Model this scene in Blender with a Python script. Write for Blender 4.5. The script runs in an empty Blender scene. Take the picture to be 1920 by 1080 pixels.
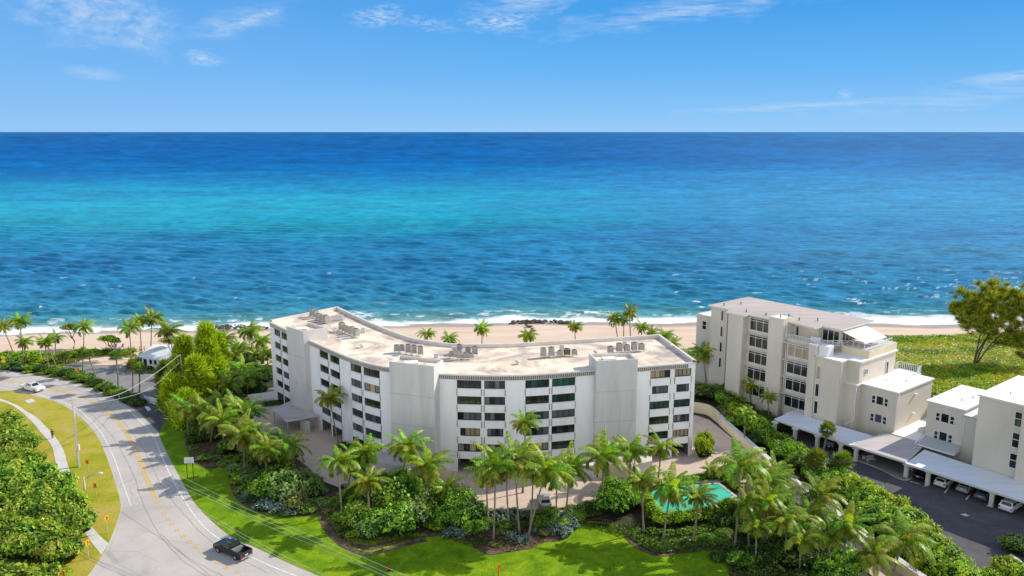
import bpy, math, random
import numpy as np
from mathutils import Vector, Matrix
from mathutils.geometry import tessellate_polygon
random.seed(7); RNG = np.random.default_rng(11)
scn = bpy.context.scene
COL = scn.collection
R = math.radians
# ------------------------------------------------------------------ camera model (used to survey ground positions)
F = 1500.0; TH = math.atan(293 / F); H = 56.0
def G(px, py, z=0.0):
    x = (px - 960) / F; y = -(py - 540) / F
    d = (x, math.cos(TH) + y * math.sin(TH), -math.sin(TH) + y * math.cos(TH))
    t = (z - H) / d[2]
    return (d[0] * t, d[1] * t)
def PX(x, y, z):
    dep = y * math.cos(TH) + (H - z) * math.sin(TH)
    up = -(H - z) * math.cos(TH) + y * math.sin(TH)
    return 960 + F * x / dep, 540 - F * up / dep
def ZAT(Y, py):
    return H - Y * math.tan(TH + math.atan((py - 540) / F))
# ------------------------------------------------------------------ node helpers
class NT:
    def __init__(s, tree):
        s.t = tree; s.n = tree.nodes; s.l = tree.links
    def new(s, typ, **kw):
        n = s.n.new(typ)
        for k, v in kw.items(): setattr(n, k, v)
        return n
    def put(s, sock, v):
        if isinstance(v, bpy.types.NodeSocket): s.l.new(v, sock)
        elif v is not None:
            if sock.type == 'RGBA' and len(v) == 3: v = (*v, 1)
            sock.default_value = v
    def m(s, op, a, b=None, c=None, clamp=False):
        n = s.new('ShaderNodeMath', operation=op, use_clamp=clamp)
        s.put(n.inputs[0], a)
        if b is not None: s.put(n.inputs[1], b)
        if c is not None: s.put(n.inputs[2], c)
        return n.outputs[0]
    def mix(s, f, a, b, mode='MIX'):
        n = s.new('ShaderNodeMix', data_type='RGBA', blend_type=mode)
        s.put(n.inputs[0], f); s.put(n.inputs[6], a); s.put(n.inputs[7], b)
        return n.outputs[2]
    def noise(s, vec, scale, detail=4, rough=.55, dist=0):
        n = s.new('ShaderNodeTexNoise')
        if vec is not None: s.l.new(vec, n.inputs['Vector'])
        n.inputs['Scale'].default_value = scale; n.inputs['Detail'].default_value = detail
        n.inputs['Roughness'].default_value = rough; n.inputs['Distortion'].default_value = dist
        return n.outputs[0]
    def ramp(s, f, stops, interp='LINEAR'):
        n = s.new('ShaderNodeValToRGB'); r = n.color_ramp; r.interpolation = interp
        while len(r.elements) < len(stops): r.elements.new(0.5)
        for e, (p, c) in zip(r.elements, stops):
            e.position = p; e.color = (*c, 1) if len(c) == 3 else c
        s.put(n.inputs[0], f); return n.outputs[0]
    def mapr(s, v, a, b, c, d):
        n = s.new('ShaderNodeMapRange'); s.put(n.inputs[0], v)
        for i, q in enumerate((a, b, c, d)): n.inputs[1 + i].default_value = q
        return n.outputs[0]
    def scalev(s, vec, sc, rot=(0, 0, 0)):
        n = s.new('ShaderNodeMapping'); s.l.new(vec, n.inputs[0]); n.inputs['Scale'].default_value = sc
        n.inputs['Rotation'].default_value = rot
        return n.outputs[0]
def newmat(name):
    m = bpy.data.materials.new(name); m.use_nodes = True
    t = NT(m.node_tree); p = m.node_tree.nodes['Principled BSDF']
    return m, t, p
def setp(t, p, **k):
    nm = dict(base='Base Color', rough='Roughness', metal='Metallic', spec='Specular IOR Level', normal='Normal', coat='Coat Weight', ior='IOR')
    for a, v in k.items(): t.put(p.inputs[nm[a]], v)
def solid(name, c, rough=.6, metal=0, spec=.4, var=.12, scale=1.2, coat=0, bump=0, bscale=20, obj=False):
    m, t, p = newmat(name)
    vec = t.new('ShaderNodeTexCoord').outputs['Object'] if obj else t.new('ShaderNodeNewGeometry').outputs['Position']
    n = t.noise(vec, scale, 5, .6)
    k = t.mapr(n, .3, .7, 1 - var, 1 + var)
    v = t.new('ShaderNodeHueSaturation'); t.put(v.inputs['Color'], c); t.put(v.inputs['Value'], k)
    setp(t, p, base=v.outputs[0], rough=rough, metal=metal, spec=spec, coat=coat)
    if bump:
        b = t.new('ShaderNodeBump'); b.inputs['Strength'].default_value = bump; b.inputs['Distance'].default_value = .05
        t.l.new(t.noise(vec, bscale, 4), b.inputs['Height']); setp(t, p, normal=b.outputs[0])
    return m
def blotch(name, stops, scale=.6, rough=.8, fine=12, finevar=.15, stretch=(1, 1, 1), rot=0, bump=.3, spec=.3, dist=.6, fs=.02):
    m, t, p = newmat(name)
    pos = t.new('ShaderNodeNewGeometry').outputs['Position']
    v = t.scalev(pos, stretch, (0, 0, rot))
    n = t.noise(v, scale, 7, .62, dist)
    c = t.ramp(n, stops)
    f = t.noise(pos, fine, 4, .7)
    k = t.mapr(f, .3, .7, 1 - finevar, 1 + finevar)
    h = t.new('ShaderNodeHueSaturation'); t.put(h.inputs['Color'], c); t.put(h.inputs['Value'], k)
    b = t.new('ShaderNodeBump'); b.inputs['Strength'].default_value = bump; b.inputs['Distance'].default_value = fs
    t.l.new(f, b.inputs['Height'])
    setp(t, p, base=h.outputs[0], rough=rough, normal=b.outputs[0], spec=spec)
    return m
def leafmat(name, tint=(1, 1, 1), trans=.3, rough=.42, spec=.25):
    m, t, p = newmat(name)
    a = t.new('ShaderNodeAttribute', attribute_name='Col').outputs['Color']
    c = t.mix(1.0, a, tint, 'MULTIPLY')
    oi = t.new('ShaderNodeObjectInfo').outputs['Random']
    h = t.new('ShaderNodeHueSaturation'); t.put(h.inputs['Color'], c)
    t.put(h.inputs['Hue'], t.mapr(oi, 0, 1, .485, .51)); t.put(h.inputs['Value'], t.mapr(oi, 0, 1, .82, 1.2))
    setp(t, p, base=h.outputs[0], rough=rough, spec=spec)
    tr = t.new('ShaderNodeBsdfTranslucent'); t.put(tr.inputs[0], t.mix(1.0, h.outputs[0], (1.5, 1.45, .55), 'MULTIPLY'))
    mx = t.new('ShaderNodeMixShader'); mx.inputs[0].default_value = trans
    t.l.new(p.outputs[0], mx.inputs[1]); t.l.new(tr.outputs[0], mx.inputs[2])
    t.l.new(mx.outputs[0], t.n['Material Output'].inputs[0])
    return m
def vcmat(name, rough=.5, spec=.5):
    m, t, p = newmat(name)
    a = t.new('ShaderNodeAttribute', attribute_name='Col').outputs['Color']
    setp(t, p, base=a, rough=rough, spec=spec); return m
# ------------------------------------------------------------------ materials
M = {}
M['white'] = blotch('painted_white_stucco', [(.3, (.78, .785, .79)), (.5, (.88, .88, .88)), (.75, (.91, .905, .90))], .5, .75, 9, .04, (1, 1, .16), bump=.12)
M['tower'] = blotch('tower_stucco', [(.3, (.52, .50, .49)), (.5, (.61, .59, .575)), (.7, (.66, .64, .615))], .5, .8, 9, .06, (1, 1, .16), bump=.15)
M['cap'] = solid('parapet_cap', (.68, .64, .58), .7, var=.1)
M['taupe'] = solid('taupe_panel', (.40, .345, .31), .8, var=.1)
M['fin'] = solid('fin_paint', (.50, .45, .42), .7, var=.08)
M['findark'] = solid('fin_shadow_gap', (.17, .15, .14), .8)
M['roof'] = blotch('cream_roof_membrane', [(.35, (.40, .335, .30)), (.43, (.58, .49, .43)), (.48, (.76, .61, .44)), (.55, (.84, .75, .63)), (.63, (.90, .79, .62)), (.71, (.72, .58, .44))], .12, .85, 2.2, .08, (1, 1, 1), bump=.1, dist=1.2)
M['beige'] = blotch('beige_stucco', [(.3, (.57, .52, .43)), (.6, (.65, .595, .50)), (.85, (.69, .635, .54))], .25, .8, 8, .04, (1, 1, .3), bump=.15)
M['sand_stucco'] = blotch('sand_stucco', [(.3, (.66, .56, .38)), (.6, (.76, .66, .46))], .25, .8, 8, .04, bump=.15)
M['pinkroof'] = blotch('mauve_roof', [(.3, (.42, .36, .335)), (.6, (.53, .465, .43)), (.8, (.58, .52, .485))], .3, .85, 5, .05, (.25, 1.6, 1), R(-52), bump=.1)
M['whiteroof'] = blotch('white_roof', [(.3, (.86, .82, .75)), (.42, (.95, .94, .92)), (1, (.97, .97, .96))], .16, .7, 3, .03, bump=.05)
M['metalroof'] = blotch('pale_carport_roof', [(.3, (.70, .75, .80)), (.6, (.80, .84, .88)), (.85, (.86, .89, .91))], .4, .6, 5, .04, (.3, 1.5, 1), R(-52), bump=.05)
M['plank'] = blotch('weathered_deck_roof', [(.35, (.40, .36, .36)), (.5, (.52, .47, .465)), (.7, (.58, .53, .52))], .9, .85, 6, .08, (.22, 3.0, 1), R(-52), bump=.2)
M['shingle'] = solid('grey_shingle', (.46, .48, .49), .8, var=.2, scale=5)
M['frame'] = solid('dark_window_frame', (.018, .02, .023), .4, var=.1)
M['wframe'] = solid('white_window_frame', (.75, .76, .76), .5, var=.05)
M['dark'] = solid('dark_interior', (.012, .013, .018), .9, var=.1)
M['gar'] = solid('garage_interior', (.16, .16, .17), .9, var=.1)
M['ac'] = blotch('grey_condenser_casing', [(.4, (.25, .24, .225)), (.6, (.42, .40, .37))], 3, .6, 14, .3, (1, 1, 3), bump=.3)
M['acb'] = solid('rusty_condenser_casing', (.16, .085, .06), .7, var=.3, scale=6)
M['ac_top'] = solid('condenser_top', (.40, .38, .34), .5, var=.2, scale=6)
M['vent'] = solid('roof_vent', (.68, .64, .58), .6)
M['asph_road'] = None
M['concrete'] = blotch('concrete_path', [(.3, (.56, .53, .49)), (.6, (.66, .63, .58)), (.8, (.70, .68, .62))], .6, .9, 8, .07, bump=.2)
M['paver'] = blotch('pink_pavers', [(.3, (.52, .40, .32)), (.6, (.63, .49, .39)), (.8, (.68, .53, .42))], .5, .9, 5, .11, bump=.3)
M['asphalt'] = blotch('dark_asphalt', [(.3, (.075, .072, .078)), (.55, (.105, .10, .105)), (.85, (.15, .14, .145))], .35, .9, 14, .22, bump=.3)
M['lot'] = blotch('grey_asphalt', [(.3, (.20, .195, .195)), (.6, (.27, .26, .255)), (.85, (.31, .30, .285))], .3, .9, 8, .12, bump=.3)
M['mulch'] = blotch('mulch_soil', [(.25, (.045, .032, .024)), (.45, (.10, .065, .045)), (.6, (.17, .11, .075)), (.75, (.30, .20, .14))], .9, .95, 7, .35, bump=1, fs=.06)
M['soil'] = blotch('leafy_soil', [(.3, (.022, .026, .013)), (.5, (.05, .05, .025)), (.65, (.09, .08, .04)), (.8, (.20, .155, .10))], .5, .95, 6, .35, bump=1, fs=.08)
M['lawn'] = blotch('green_lawn', [(.3, (.085, .19, .004)), (.5, (.155, .275, .006)), (.65, (.235, .34, .01)), (.8, (.34, .37, .035))], .45, .85, 4.5, .38, bump=1, spec=.1, fs=.07)
M['verge'] = blotch('verge_grass', [(.28, (.18, .25, .014)), (.40, (.31, .32, .022)), (.53, (.42, .36, .05)), (.72, (.46, .36, .14)), (.82, (.54, .44, .26))], .16, .9, 4, .22, bump=.8, spec=.1, fs=.06)
M['duneg'] = blotch('dune_soil_green', [(.3, (.10, .17, .015)), (.5, (.20, .26, .02)), (.7, (.30, .28, .04)), (.85, (.40, .30, .13))], .3, .9, 4, .3, bump=1, fs=.1)
M['sand'] = blotch('beach_sand', [(.3, (.62, .46, .335)), (.5, (.70, .535, .40)), (.7, (.75, .60, .465))], .12, .95, 3, .06, (.35, 1.6, 1), bump=.4, spec=.1, fs=.05)
M['crack'] = solid('tar_seam', (.20, .175, .155), .9, var=.3, scale=2)
M['kerb'] = solid('kerb_concrete', (.52, .50, .46), .9, var=.15, scale=3)
M['wpaint'] = blotch('worn_white_paint', [(.35, (.45, .44, .42)), (.5, (.75, .75, .73)), (.8, (.80, .80, .78))], 3, .8, 10, .06)
M['ypaint'] = blotch('worn_yellow_paint', [(.35, (.50, .38, .22)), (.5, (.72, .44, .06)), (.8, (.76, .48, .07))], 2.5, .8, 10, .06)
M['trunk'] = blotch('palm_trunk_bark', [(.3, (.15, .115, .085)), (.6, (.27, .225, .18)), (.8, (.36, .31, .26))], 2.5, .9, 6, .2, (1, 1, 5), bump=.6)
M['bark'] = blotch('tree_bark', [(.3, (.055, .04, .03)), (.6, (.12, .09, .065)), (.8, (.18, .14, .105))], 2, .9, 8, .25, (1, 1, .4), bump=.8)
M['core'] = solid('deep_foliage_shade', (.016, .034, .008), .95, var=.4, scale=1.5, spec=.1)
M['leaf'] = leafmat('leaves'); M['palm'] = leafmat('palm_leaves', trans=.34, rough=.42, spec=.35)
M['needle'] = leafmat('pine_needles', trans=.25, rough=.6)
M['chrome'] = solid('metal_grey', (.45, .46, .47), .35, metal=.6)
M['steel'] = solid('galvanised_post', (.50, .51, .52), .5, metal=.3)
M['pole'] = blotch('concrete_pole', [(.3, (.46, .44, .41)), (.7, (.60, .57, .53))], 1, .9, 6, .08, (1, 1, .2))
M['wood'] = solid('weathered_wood', (.20, .15, .11), .9, var=.3, scale=4)
M['rubber'] = solid('tyre_rubber', (.015, .015, .016), .8)
M['glass'] = solid('tinted_glass', (.02, .026, .032), .05, spec=.9)
M['carwhite'] = solid('white_car_paint', (.78, .78, .77), .25, coat=.6, var=.03)
M['carblack'] = solid('black_car_paint', (.008, .008, .009), .18, coat=.8, var=.2)
M['carteal'] = solid('teal_grey_car_paint', (.10, .17, .19), .25, coat=.6, var=.05)
M['carred'] = solid('dark_red_car_paint', (.16, .03, .03), .3, coat=.6, var=.05)
M['carsilver'] = solid('silver_car_paint', (.42, .44, .46), .3, coat=.6, var=.05)
M['red'] = solid('red_plastic', (.55, .02, .03), .4); M['orange'] = solid('orange_plastic', (.85, .12, .01), .5)
M['lampred'] = solid('tail_light', (.45, .02, .02), .2); M['lampw'] = solid('head_light', (.8, .8, .82), .1)
M['signy'] = solid('yellow_sign_face', (.90, .76, .01), .5); M['signo'] = solid('amber_sign_face', (.88, .34, .01), .5)
M['black'] = solid('black_marking', (.01, .01, .01), .5); M['signw'] = solid('white_sign_face', (.74, .75, .80), .5)
M['grey'] = solid('grey_marking', (.35, .36, .38), .6)
M['rock'] = blotch('groyne_rock', [(.3, (.045, .04, .035)), (.6, (.13, .11, .09)), (.8, (.24, .2, .17))], 1.2, .9, 6, .3, bump=1, fs=.1)
M['skin'] = solid('skin', (.45, .27, .19), .6); M['cloth_dark'] = solid('dark_cloth', (.02, .02, .03), .8)
M['cloth_red'] = solid('red_cloth', (.5, .03, .05), .8); M['cloth_white'] = solid('white_cloth', (.8, .8, .8), .8)
M['hair'] = solid('dark_hair', (.02, .012, .01), .7); M['purple'] = solid('purple_canvas', (.22, .12, .42), .8)
M['pane'] = vcmat('window_pane', .07, .45)
M['awning'] = solid('white_awning', (.92, .92, .90), .8, var=.02)
M['hose'] = solid('blue_fence', (.5, .6, .66), .5)
def poolmat():
    m, t, p = newmat('turquoise_pool_water')
    pos = t.new('ShaderNodeNewGeometry').outputs['Position']
    n = t.noise(pos, .25, 3)
    c = t.ramp(n, [(.3, (.04, .47, .31)), (.5, (.06, .56, .38)), (.7, (.09, .62, .44))])
    b = t.new('ShaderNodeBump'); b.inputs['Strength'].default_value = .08
    t.l.new(t.noise(pos, 2, 3), b.inputs['Height'])
    setp(t, p, base=c, rough=.12, normal=b.outputs[0], spec=.5); return m
M['pool'] = poolmat()
def roadmat():
    m, t, p = newmat('sun_bleached_road')
    pos = t.new('ShaderNodeNewGeometry').outputs['Position']
    c = t.ramp(t.noise(pos, .12, 6, .6, .5), [(.3, (.38, .35, .32)), (.45, (.49, .45, .41)), (.7, (.57, .52, .465))])
    w = t.new('ShaderNodeTexVoronoi', feature='DISTANCE_TO_EDGE'); w.inputs['Scale'].default_value = .16
    t.l.new(t.scalev(pos, (1, 1, 1)), w.inputs['Vector'])
    cr = t.m('LESS_THAN', w.outputs[0], .006)
    cr = t.m('MULTIPLY', cr, .25)
    c = t.mix(cr, c, (.16, .14, .13))
    f = t.noise(pos, 16, 4, .7)
    h = t.new('ShaderNodeHueSaturation'); t.put(h.inputs['Color'], c); t.put(h.inputs['Value'], t.mapr(f, .3, .7, .88, 1.12))
    b = t.new('ShaderNodeBump'); b.inputs['Strength'].default_value = .3; b.inputs['Distance'].default_value = .01
    t.l.new(f, b.inputs['Height'])
    setp(t, p, base=h.outputs[0], rough=.85, normal=b.outputs[0], spec=.25); return m
M['asph_road'] = roadmat()
# ------------------------------------------------------------------ object helpers
def tag(o, label=None, cat=None, group=None, kind=None):
    if label: o['label'] = label
    if cat: o['category'] = cat
    if group: o['group'] = group
    if kind: o['kind'] = kind
    return o
def thing(name, loc, label, cat, group=None, rz=0):
    o = bpy.data.objects.new(name, None); COL.objects.link(o)
    o.empty_display_size = .3
    o.location = (loc[0], loc[1], loc[2] if len(loc) > 2 else 0); o.rotation_euler = (0, 0, rz)
    return tag(o, label, cat, group)
def rootloc(p):
    while p.parent: p = p.parent
    return Vector(p.location)
class MB:
    def __init__(s): s.v = []; s.f = []; s.mi = []; s.c = []; s.mats = []; s.sm = []
    def mid(s, m):
        if m not in s.mats: s.mats.append(m)
        return s.mats.index(m)
    def face(s, pts, m, smooth=False, col=None):
        b = len(s.v); s.v.extend([tuple(p) for p in pts]); s.f.append(tuple(range(b, b + len(pts))))
        s.mi.append(s.mid(m)); s.sm.append(smooth); s.c.append(col or (1, 1, 1))
    def box(s, c, d, m, rz=0, top=None):
        cx, cy, cz = c; hx, hy, hz = d[0] / 2, d[1] / 2, d[2] / 2
        ca, sa = math.cos(rz), math.sin(rz)
        P = []
        for sx, sy, sz in ((-1, -1, -1), (1, -1, -1), (1, 1, -1), (-1, 1, -1), (-1, -1, 1), (1, -1, 1), (1, 1, 1), (-1, 1, 1)):
            x, y = sx * hx, sy * hy
            P.append((cx + x * ca - y * sa, cy + x * sa + y * ca, cz + sz * hz))
        for i, q in enumerate(((0, 3, 2, 1), (4, 5, 6, 7), (0, 1, 5, 4), (1, 2, 6, 5), (2, 3, 7, 6), (3, 0, 4, 7))):
            s.face([P[k] for k in q], (top or m) if i == 1 else m)
    def poly(s, pts, z, m):
        P = [Vector((p[0], p[1], 0)) for p in pts]
        for t in tessellate_polygon([P]):
            q = [P[k] for k in t]
            if (q[1] - q[0]).cross(q[2] - q[0]).z < 0: q = q[::-1]
            zz = z
            s.face([(p.x, p.y, zz) for p in q], m)
    def walls(s, pts, z0, z1, m, closed=True):
        n = len(pts)
        ar = sum(pts[i][0] * pts[(i + 1) % n][1] - pts[(i + 1) % n][0] * pts[i][1] for i in range(n))
        if closed and ar < 0: pts = pts[::-1]
        for i in range(n if closed else n - 1):
            a = pts[i]; b = pts[(i + 1) % n]
            s.face([(a[0], a[1], z0), (b[0], b[1], z0), (b[0], b[1], z1), (a[0], a[1], z1)], m)
    def prism(s, pts, z0, z1, m, top=None):
        s.walls(pts, z0, z1, m); s.poly(pts, z1, top or m)
    def tube(s, pts, rad, m, n=8, smooth=True, cap=True):
        pts = [Vector(p) for p in pts]; rings = []
        for i, p in enumerate(pts):
            d = (pts[min(i + 1, len(pts) - 1)] - pts[max(i - 1, 0)]).normalized()
            a = d.cross(Vector((0, 0, 1)));
            if a.length < .05: a = d.cross(Vector((0, 1, 0)))
            a.normalize(); b = d.cross(a)
            r = rad[i] if isinstance(rad, (list, tuple)) else rad
            rings.append([p + a * math.cos(2 * math.pi * k / n) * r + b * math.sin(2 * math.pi * k / n) * r for k in range(n)])
        base = len(s.v)
        for rg in rings: s.v.extend([tuple(q) for q in rg])
        for i in range(len(rings) - 1):
            for k in range(n):
                s.f.append((base + i * n + k, base + i * n + (k + 1) % n, base + (i + 1) * n + (k + 1) % n, base + (i + 1) * n + k)[::-1])
                s.mi.append(s.mid(m)); s.sm.append(smooth); s.c.append((1, 1, 1))
        if cap:
            s.f.append(tuple(base + k for k in range(n))); s.mi.append(s.mid(m)); s.sm.append(False); s.c.append((1, 1, 1))
            s.f.append(tuple(base + (len(rings) - 1) * n + k for k in range(n))[::-1]); s.mi.append(s.mid(m)); s.sm.append(False); s.c.append((1, 1, 1))
    def mesh(s, name, off=(0, 0, 0)):
        me = bpy.data.meshes.new(name)
        me.from_pydata([(v[0] - off[0], v[1] - off[1], v[2] - off[2]) for v in s.v], [], s.f)
        for m in s.mats: me.materials.append(M[m])
        me.polygons.foreach_set('material_index', s.mi); me.polygons.foreach_set('use_smooth', s.sm)
        if any(c != (1, 1, 1) for c in s.c):
            a = me.color_attributes.new('Col', 'FLOAT_COLOR', 'CORNER'); L = []
            for f, c in zip(s.f, s.c): L.extend([c[0], c[1], c[2], 1] * len(f))
            a.data.foreach_set('color', L)
        me.update(); return me
    def build(s, name, parent=None, world=True, loc=None, kind=None, bevel=0):
        off = (0, 0, 0)
        if parent is not None and world: off = rootloc(parent)
        if parent is None and world:
            A = np.array(s.v); off = ((A[:, 0].min() + A[:, 0].max()) / 2, (A[:, 1].min() + A[:, 1].max()) / 2, A[:, 2].min())
        o = bpy.data.objects.new(name, s.mesh(name, off)); COL.objects.link(o)
        if parent is not None: o.parent = parent
        elif world: o.location = off
        if loc is not None: o.location = loc
        if kind: o['kind'] = kind
        if bevel:
            b = o.modifiers.new('bevel', 'BEVEL'); b.width = bevel; b.segments = 2; b.limit_method = 'ANGLE'; b.angle_limit = R(40)
        return o
def npmesh(name, V, Q, mats, mi=None, col=None, smooth=False):
    """V (n,3), Q (m,4) ints, col per vertex"""
    me = bpy.data.meshes.new(name)
    me.vertices.add(len(V)); me.vertices.foreach_set('co', V.astype(np.float32).ravel())
    me.loops.add(Q.size); me.loops.foreach_set('vertex_index', Q.astype(np.int32).ravel())
    me.polygons.add(len(Q)); me.polygons.foreach_set('loop_start', (np.arange(len(Q)) * Q.shape[1]).astype(np.int32))
    for m in mats: me.materials.append(M[m])
    if mi is not None: me.polygons.foreach_set('material_index', mi.astype(np.int32))
    me.polygons.foreach_set('use_smooth', np.full(len(Q), smooth))
    if col is not None:
        a = me.color_attributes.new('Col', 'FLOAT_COLOR', 'POINT')
        c = np.ones((len(V), 4), np.float32); c[:, :3] = col; a.data.foreach_set('color', c.ravel())
    me.update(calc_edges=True); me.validate(); return me
def link(me, name, parent=None, loc=(0, 0, 0), rz=0, sc=(1, 1, 1), kind=None):
    o = bpy.data.objects.new(name, me); COL.objects.link(o); o.parent = parent
    o.location = loc; o.rotation_euler = (0, 0, rz); o.scale = sc
    if kind: o['kind'] = kind
    return o
def catmull(pts, n=6):
    P = [Vector(p) for p in pts]; P = [P[0] * 2 - P[1]] + P + [P[-1] * 2 - P[-2]]; out = []
    for i in range(1, len(P) - 2):
        for k in range(n):
            t = k / n
            out.append(.5 * ((2 * P[i]) + (P[i + 1] - P[i - 1]) * t + (2 * P[i - 1] - 5 * P[i] + 4 * P[i + 1] - P[i + 2]) * t * t + (3 * P[i] - P[i - 1] - 3 * P[i + 1] + P[i + 2]) * t ** 3))
    out.append(P[-2]); return out
def gcurve(px, n=5, z=0): return [(p.x, p.y) for p in catmull([(*G(x, y, z), 0) for x, y in px], n)]
def strip(pts, w, z, m, mb, off=0):
    P = [Vector((p[0], p[1])) for p in pts]
    L = []
    for i in range(len(P)):
        d = (P[min(i + 1, len(P) - 1)] - P[max(0, i - 1)]).normalized(); nn = Vector((-d.y, d.x))
        L.append((P[i] + nn * (off - w / 2), P[i] + nn * (off + w / 2)))
    for a, b in zip(L[:-1], L[1:]):
        q = [(a[0].x, a[0].y, z), (b[0].x, b[0].y, z), (b[1].x, b[1].y, z), (a[1].x, a[1].y, z)]
        mb.face(q, m)
    return L
def offset_poly(P, d):
    n = len(P); ar = sum(P[i][0] * P[(i + 1) % n][1] - P[(i + 1) % n][0] * P[i][1] for i in range(n))
    sgn = 1 if ar > 0 else -1; out = []
    for i in range(n):
        a = Vector(P[i - 1][:2]); b = Vector(P[i][:2]); c = Vector(P[(i + 1) % n][:2])
        d1 = (b - a).normalized(); d2 = (c - b).normalized()
        n1 = Vector((-d1.y, d1.x)) * sgn; n2 = Vector((-d2.y, d2.x)) * sgn
        m = (n1 + n2); k = max(.35, m.length_squared / 2); m = m / k
        out.append((b.x + m.x * d, b.y + m.y * d))
    return out
ORD = ['first', 'second', 'third', 'fourth', 'fifth', 'sixth', 'seventh', 'eighth', 'ninth', 'tenth', 'eleventh', 'twelfth', 'thirteenth', 'fourteenth', 'fifteenth', 'sixteenth', 'seventeenth', 'eighteenth', 'nineteenth', 'twentieth']
def label_row(objs, desc, place, key=None):
    """unique labels by position: objs are sorted by where the photo shows them, left to right"""
    ob = sorted(objs, key=key or (lambda o: PX(o.location.x, o.location.y, o.location.z)[0])); n = len(ob)
    for i, o in enumerate(ob):
        w = '' if n == 1 else ('leftmost ' if i == 0 else ('rightmost ' if i == n - 1 else ORD[i] + ' from left, '))
        o['label'] = (w + desc + ' ' + place).strip()
#PART2
# ------------------------------------------------------------------ camera, sun, sky
cam = bpy.data.cameras.new('camera'); co = bpy.data.objects.new('camera', cam); COL.objects.link(co)
cam.sensor_width = 36; cam.lens = 36 * F / 1920; cam.clip_end = 400000; cam.clip_start = 1
co.location = (0, 0, H); co.rotation_euler = (math.pi / 2 - TH, 0, 0); scn.camera = co
SEL, SAZ = R(35), R(66)      # sun elevation, azimuth from +Y towards +X
sd = Vector((math.cos(SEL) * math.sin(SAZ), math.cos(SEL) * math.cos(SAZ), math.sin(SEL)))
sl = bpy.data.lights.new('sun', 'SUN'); sl.energy = 5.0; sl.angle = R(.5); sl.color = (1, .93, .82)
so = bpy.data.objects.new('sun', sl); COL.objects.link(so); so.rotation_euler = (-sd).to_track_quat('-Z', 'Y').to_euler()
so.location = (60, 40, 120)
w = bpy.data.worlds.new('World'); scn.world = w; w.use_nodes = True
t = NT(w.node_tree); bg = w.node_tree.nodes['Background']
sky = t.new('ShaderNodeTexSky', sky_type='NISHITA'); sky.sun_disc = False
sky.sun_elevation = SEL; sky.sun_rotation = SAZ; sky.altitude = 0; sky.air_density = 1; sky.dust_density = .3; sky.ozone_density = 2.5
dv = t.new('ShaderNodeTexCoord').outputs['Generated']
sx = t.new('ShaderNodeSeparateXYZ'); t.l.new(dv, sx.inputs[0])
X, Y, Z = sx.outputs
el = t.m('ARCSINE', Z); az = t.m('ARCTAN2', X, Y)
eld = t.m('MULTIPLY', el, 180 / math.pi); azd = t.m('MULTIPLY', az, 180 / math.pi)
# clear-air colour by elevation (radiance after the 0.1 background strength), blended into the physical sky higher up
lo = t.ramp(t.m('MULTIPLY', eld, 1 / 20, clamp=True), [(0, (2.15, 4.05, 6.3)), (.06, (1.75, 3.75, 6.3)), (.2, (1.0, 3.15, 6.1)), (.42, (.42, 2.35, 5.6)), (1, (.32, 1.8, 4.8))])
lo2 = t.mix(t.mapr(azd, 5, -38, 0, .38), lo, (1.9, 3.4, 6.0))
f = t.mapr(eld, 8, 28, 0, .8)
lo3 = t.mix(t.mapr(Y, .35, -.5, 0, 1), lo2, (10.2, 10.3, 10.6))   # bright sky band added behind the drone as fill for the shaded facades
skyc = t.mix(f, lo3, t.mix(.25, sky.outputs[0], (2.9, 3.2, 3.8)))
# cirrus
cv = t.new('ShaderNodeCombineXYZ'); t.put(cv.inputs[0], azd); t.put(cv.inputs[1], eld)
warp = t.noise(t.scalev(cv.outputs[0], (.5, 1.0, 1)), .8, 5, .6)
def cloud(a, e, ra, re, rot, amt, sc=(.35, 1.4, 1), thr=.42, soft=.25):
    ca, sa = math.cos(R(rot)), math.sin(R(rot))
    da = t.m('SUBTRACT', azd, a); de = t.m('SUBTRACT', eld, e)
    u = t.m('ADD', t.m('MULTIPLY', da, ca / ra), t.m('MULTIPLY', de, sa / ra))
    v = t.m('ADD', t.m('MULTIPLY', da, -sa / re), t.m('MULTIPLY', de, ca / re))
    d = t.m('SQRT', t.m('ADD', t.m('MULTIPLY', u, u), t.m('MULTIPLY', v, v)))
    d = t.m('ADD', d, t.m('MULTIPLY', t.m('SUBTRACT', warp, .5), 2.2))
    mask = t.mapr(d, 1.15, .0, 0, 1)
    n = t.noise(t.scalev(cv.outputs[0], sc, (0, 0, -R(rot))), 1.6, 7, .66, .4)
    n = t.mapr(n, thr, thr + soft, 0, 1)
    return t.m('MULTIPLY', t.m('MULTIPLY', mask, n), amt)
def azel(px, py):
    x = (px - 960) / F; y = -(py - 540) / F
    d = Vector((x, math.cos(TH) + y * math.sin(TH), -math.sin(TH) + y * math.cos(TH))).normalized()
    return math.degrees(math.atan2(d.x, d.y)), math.degrees(math.asin(d.z))
acc = None
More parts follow.
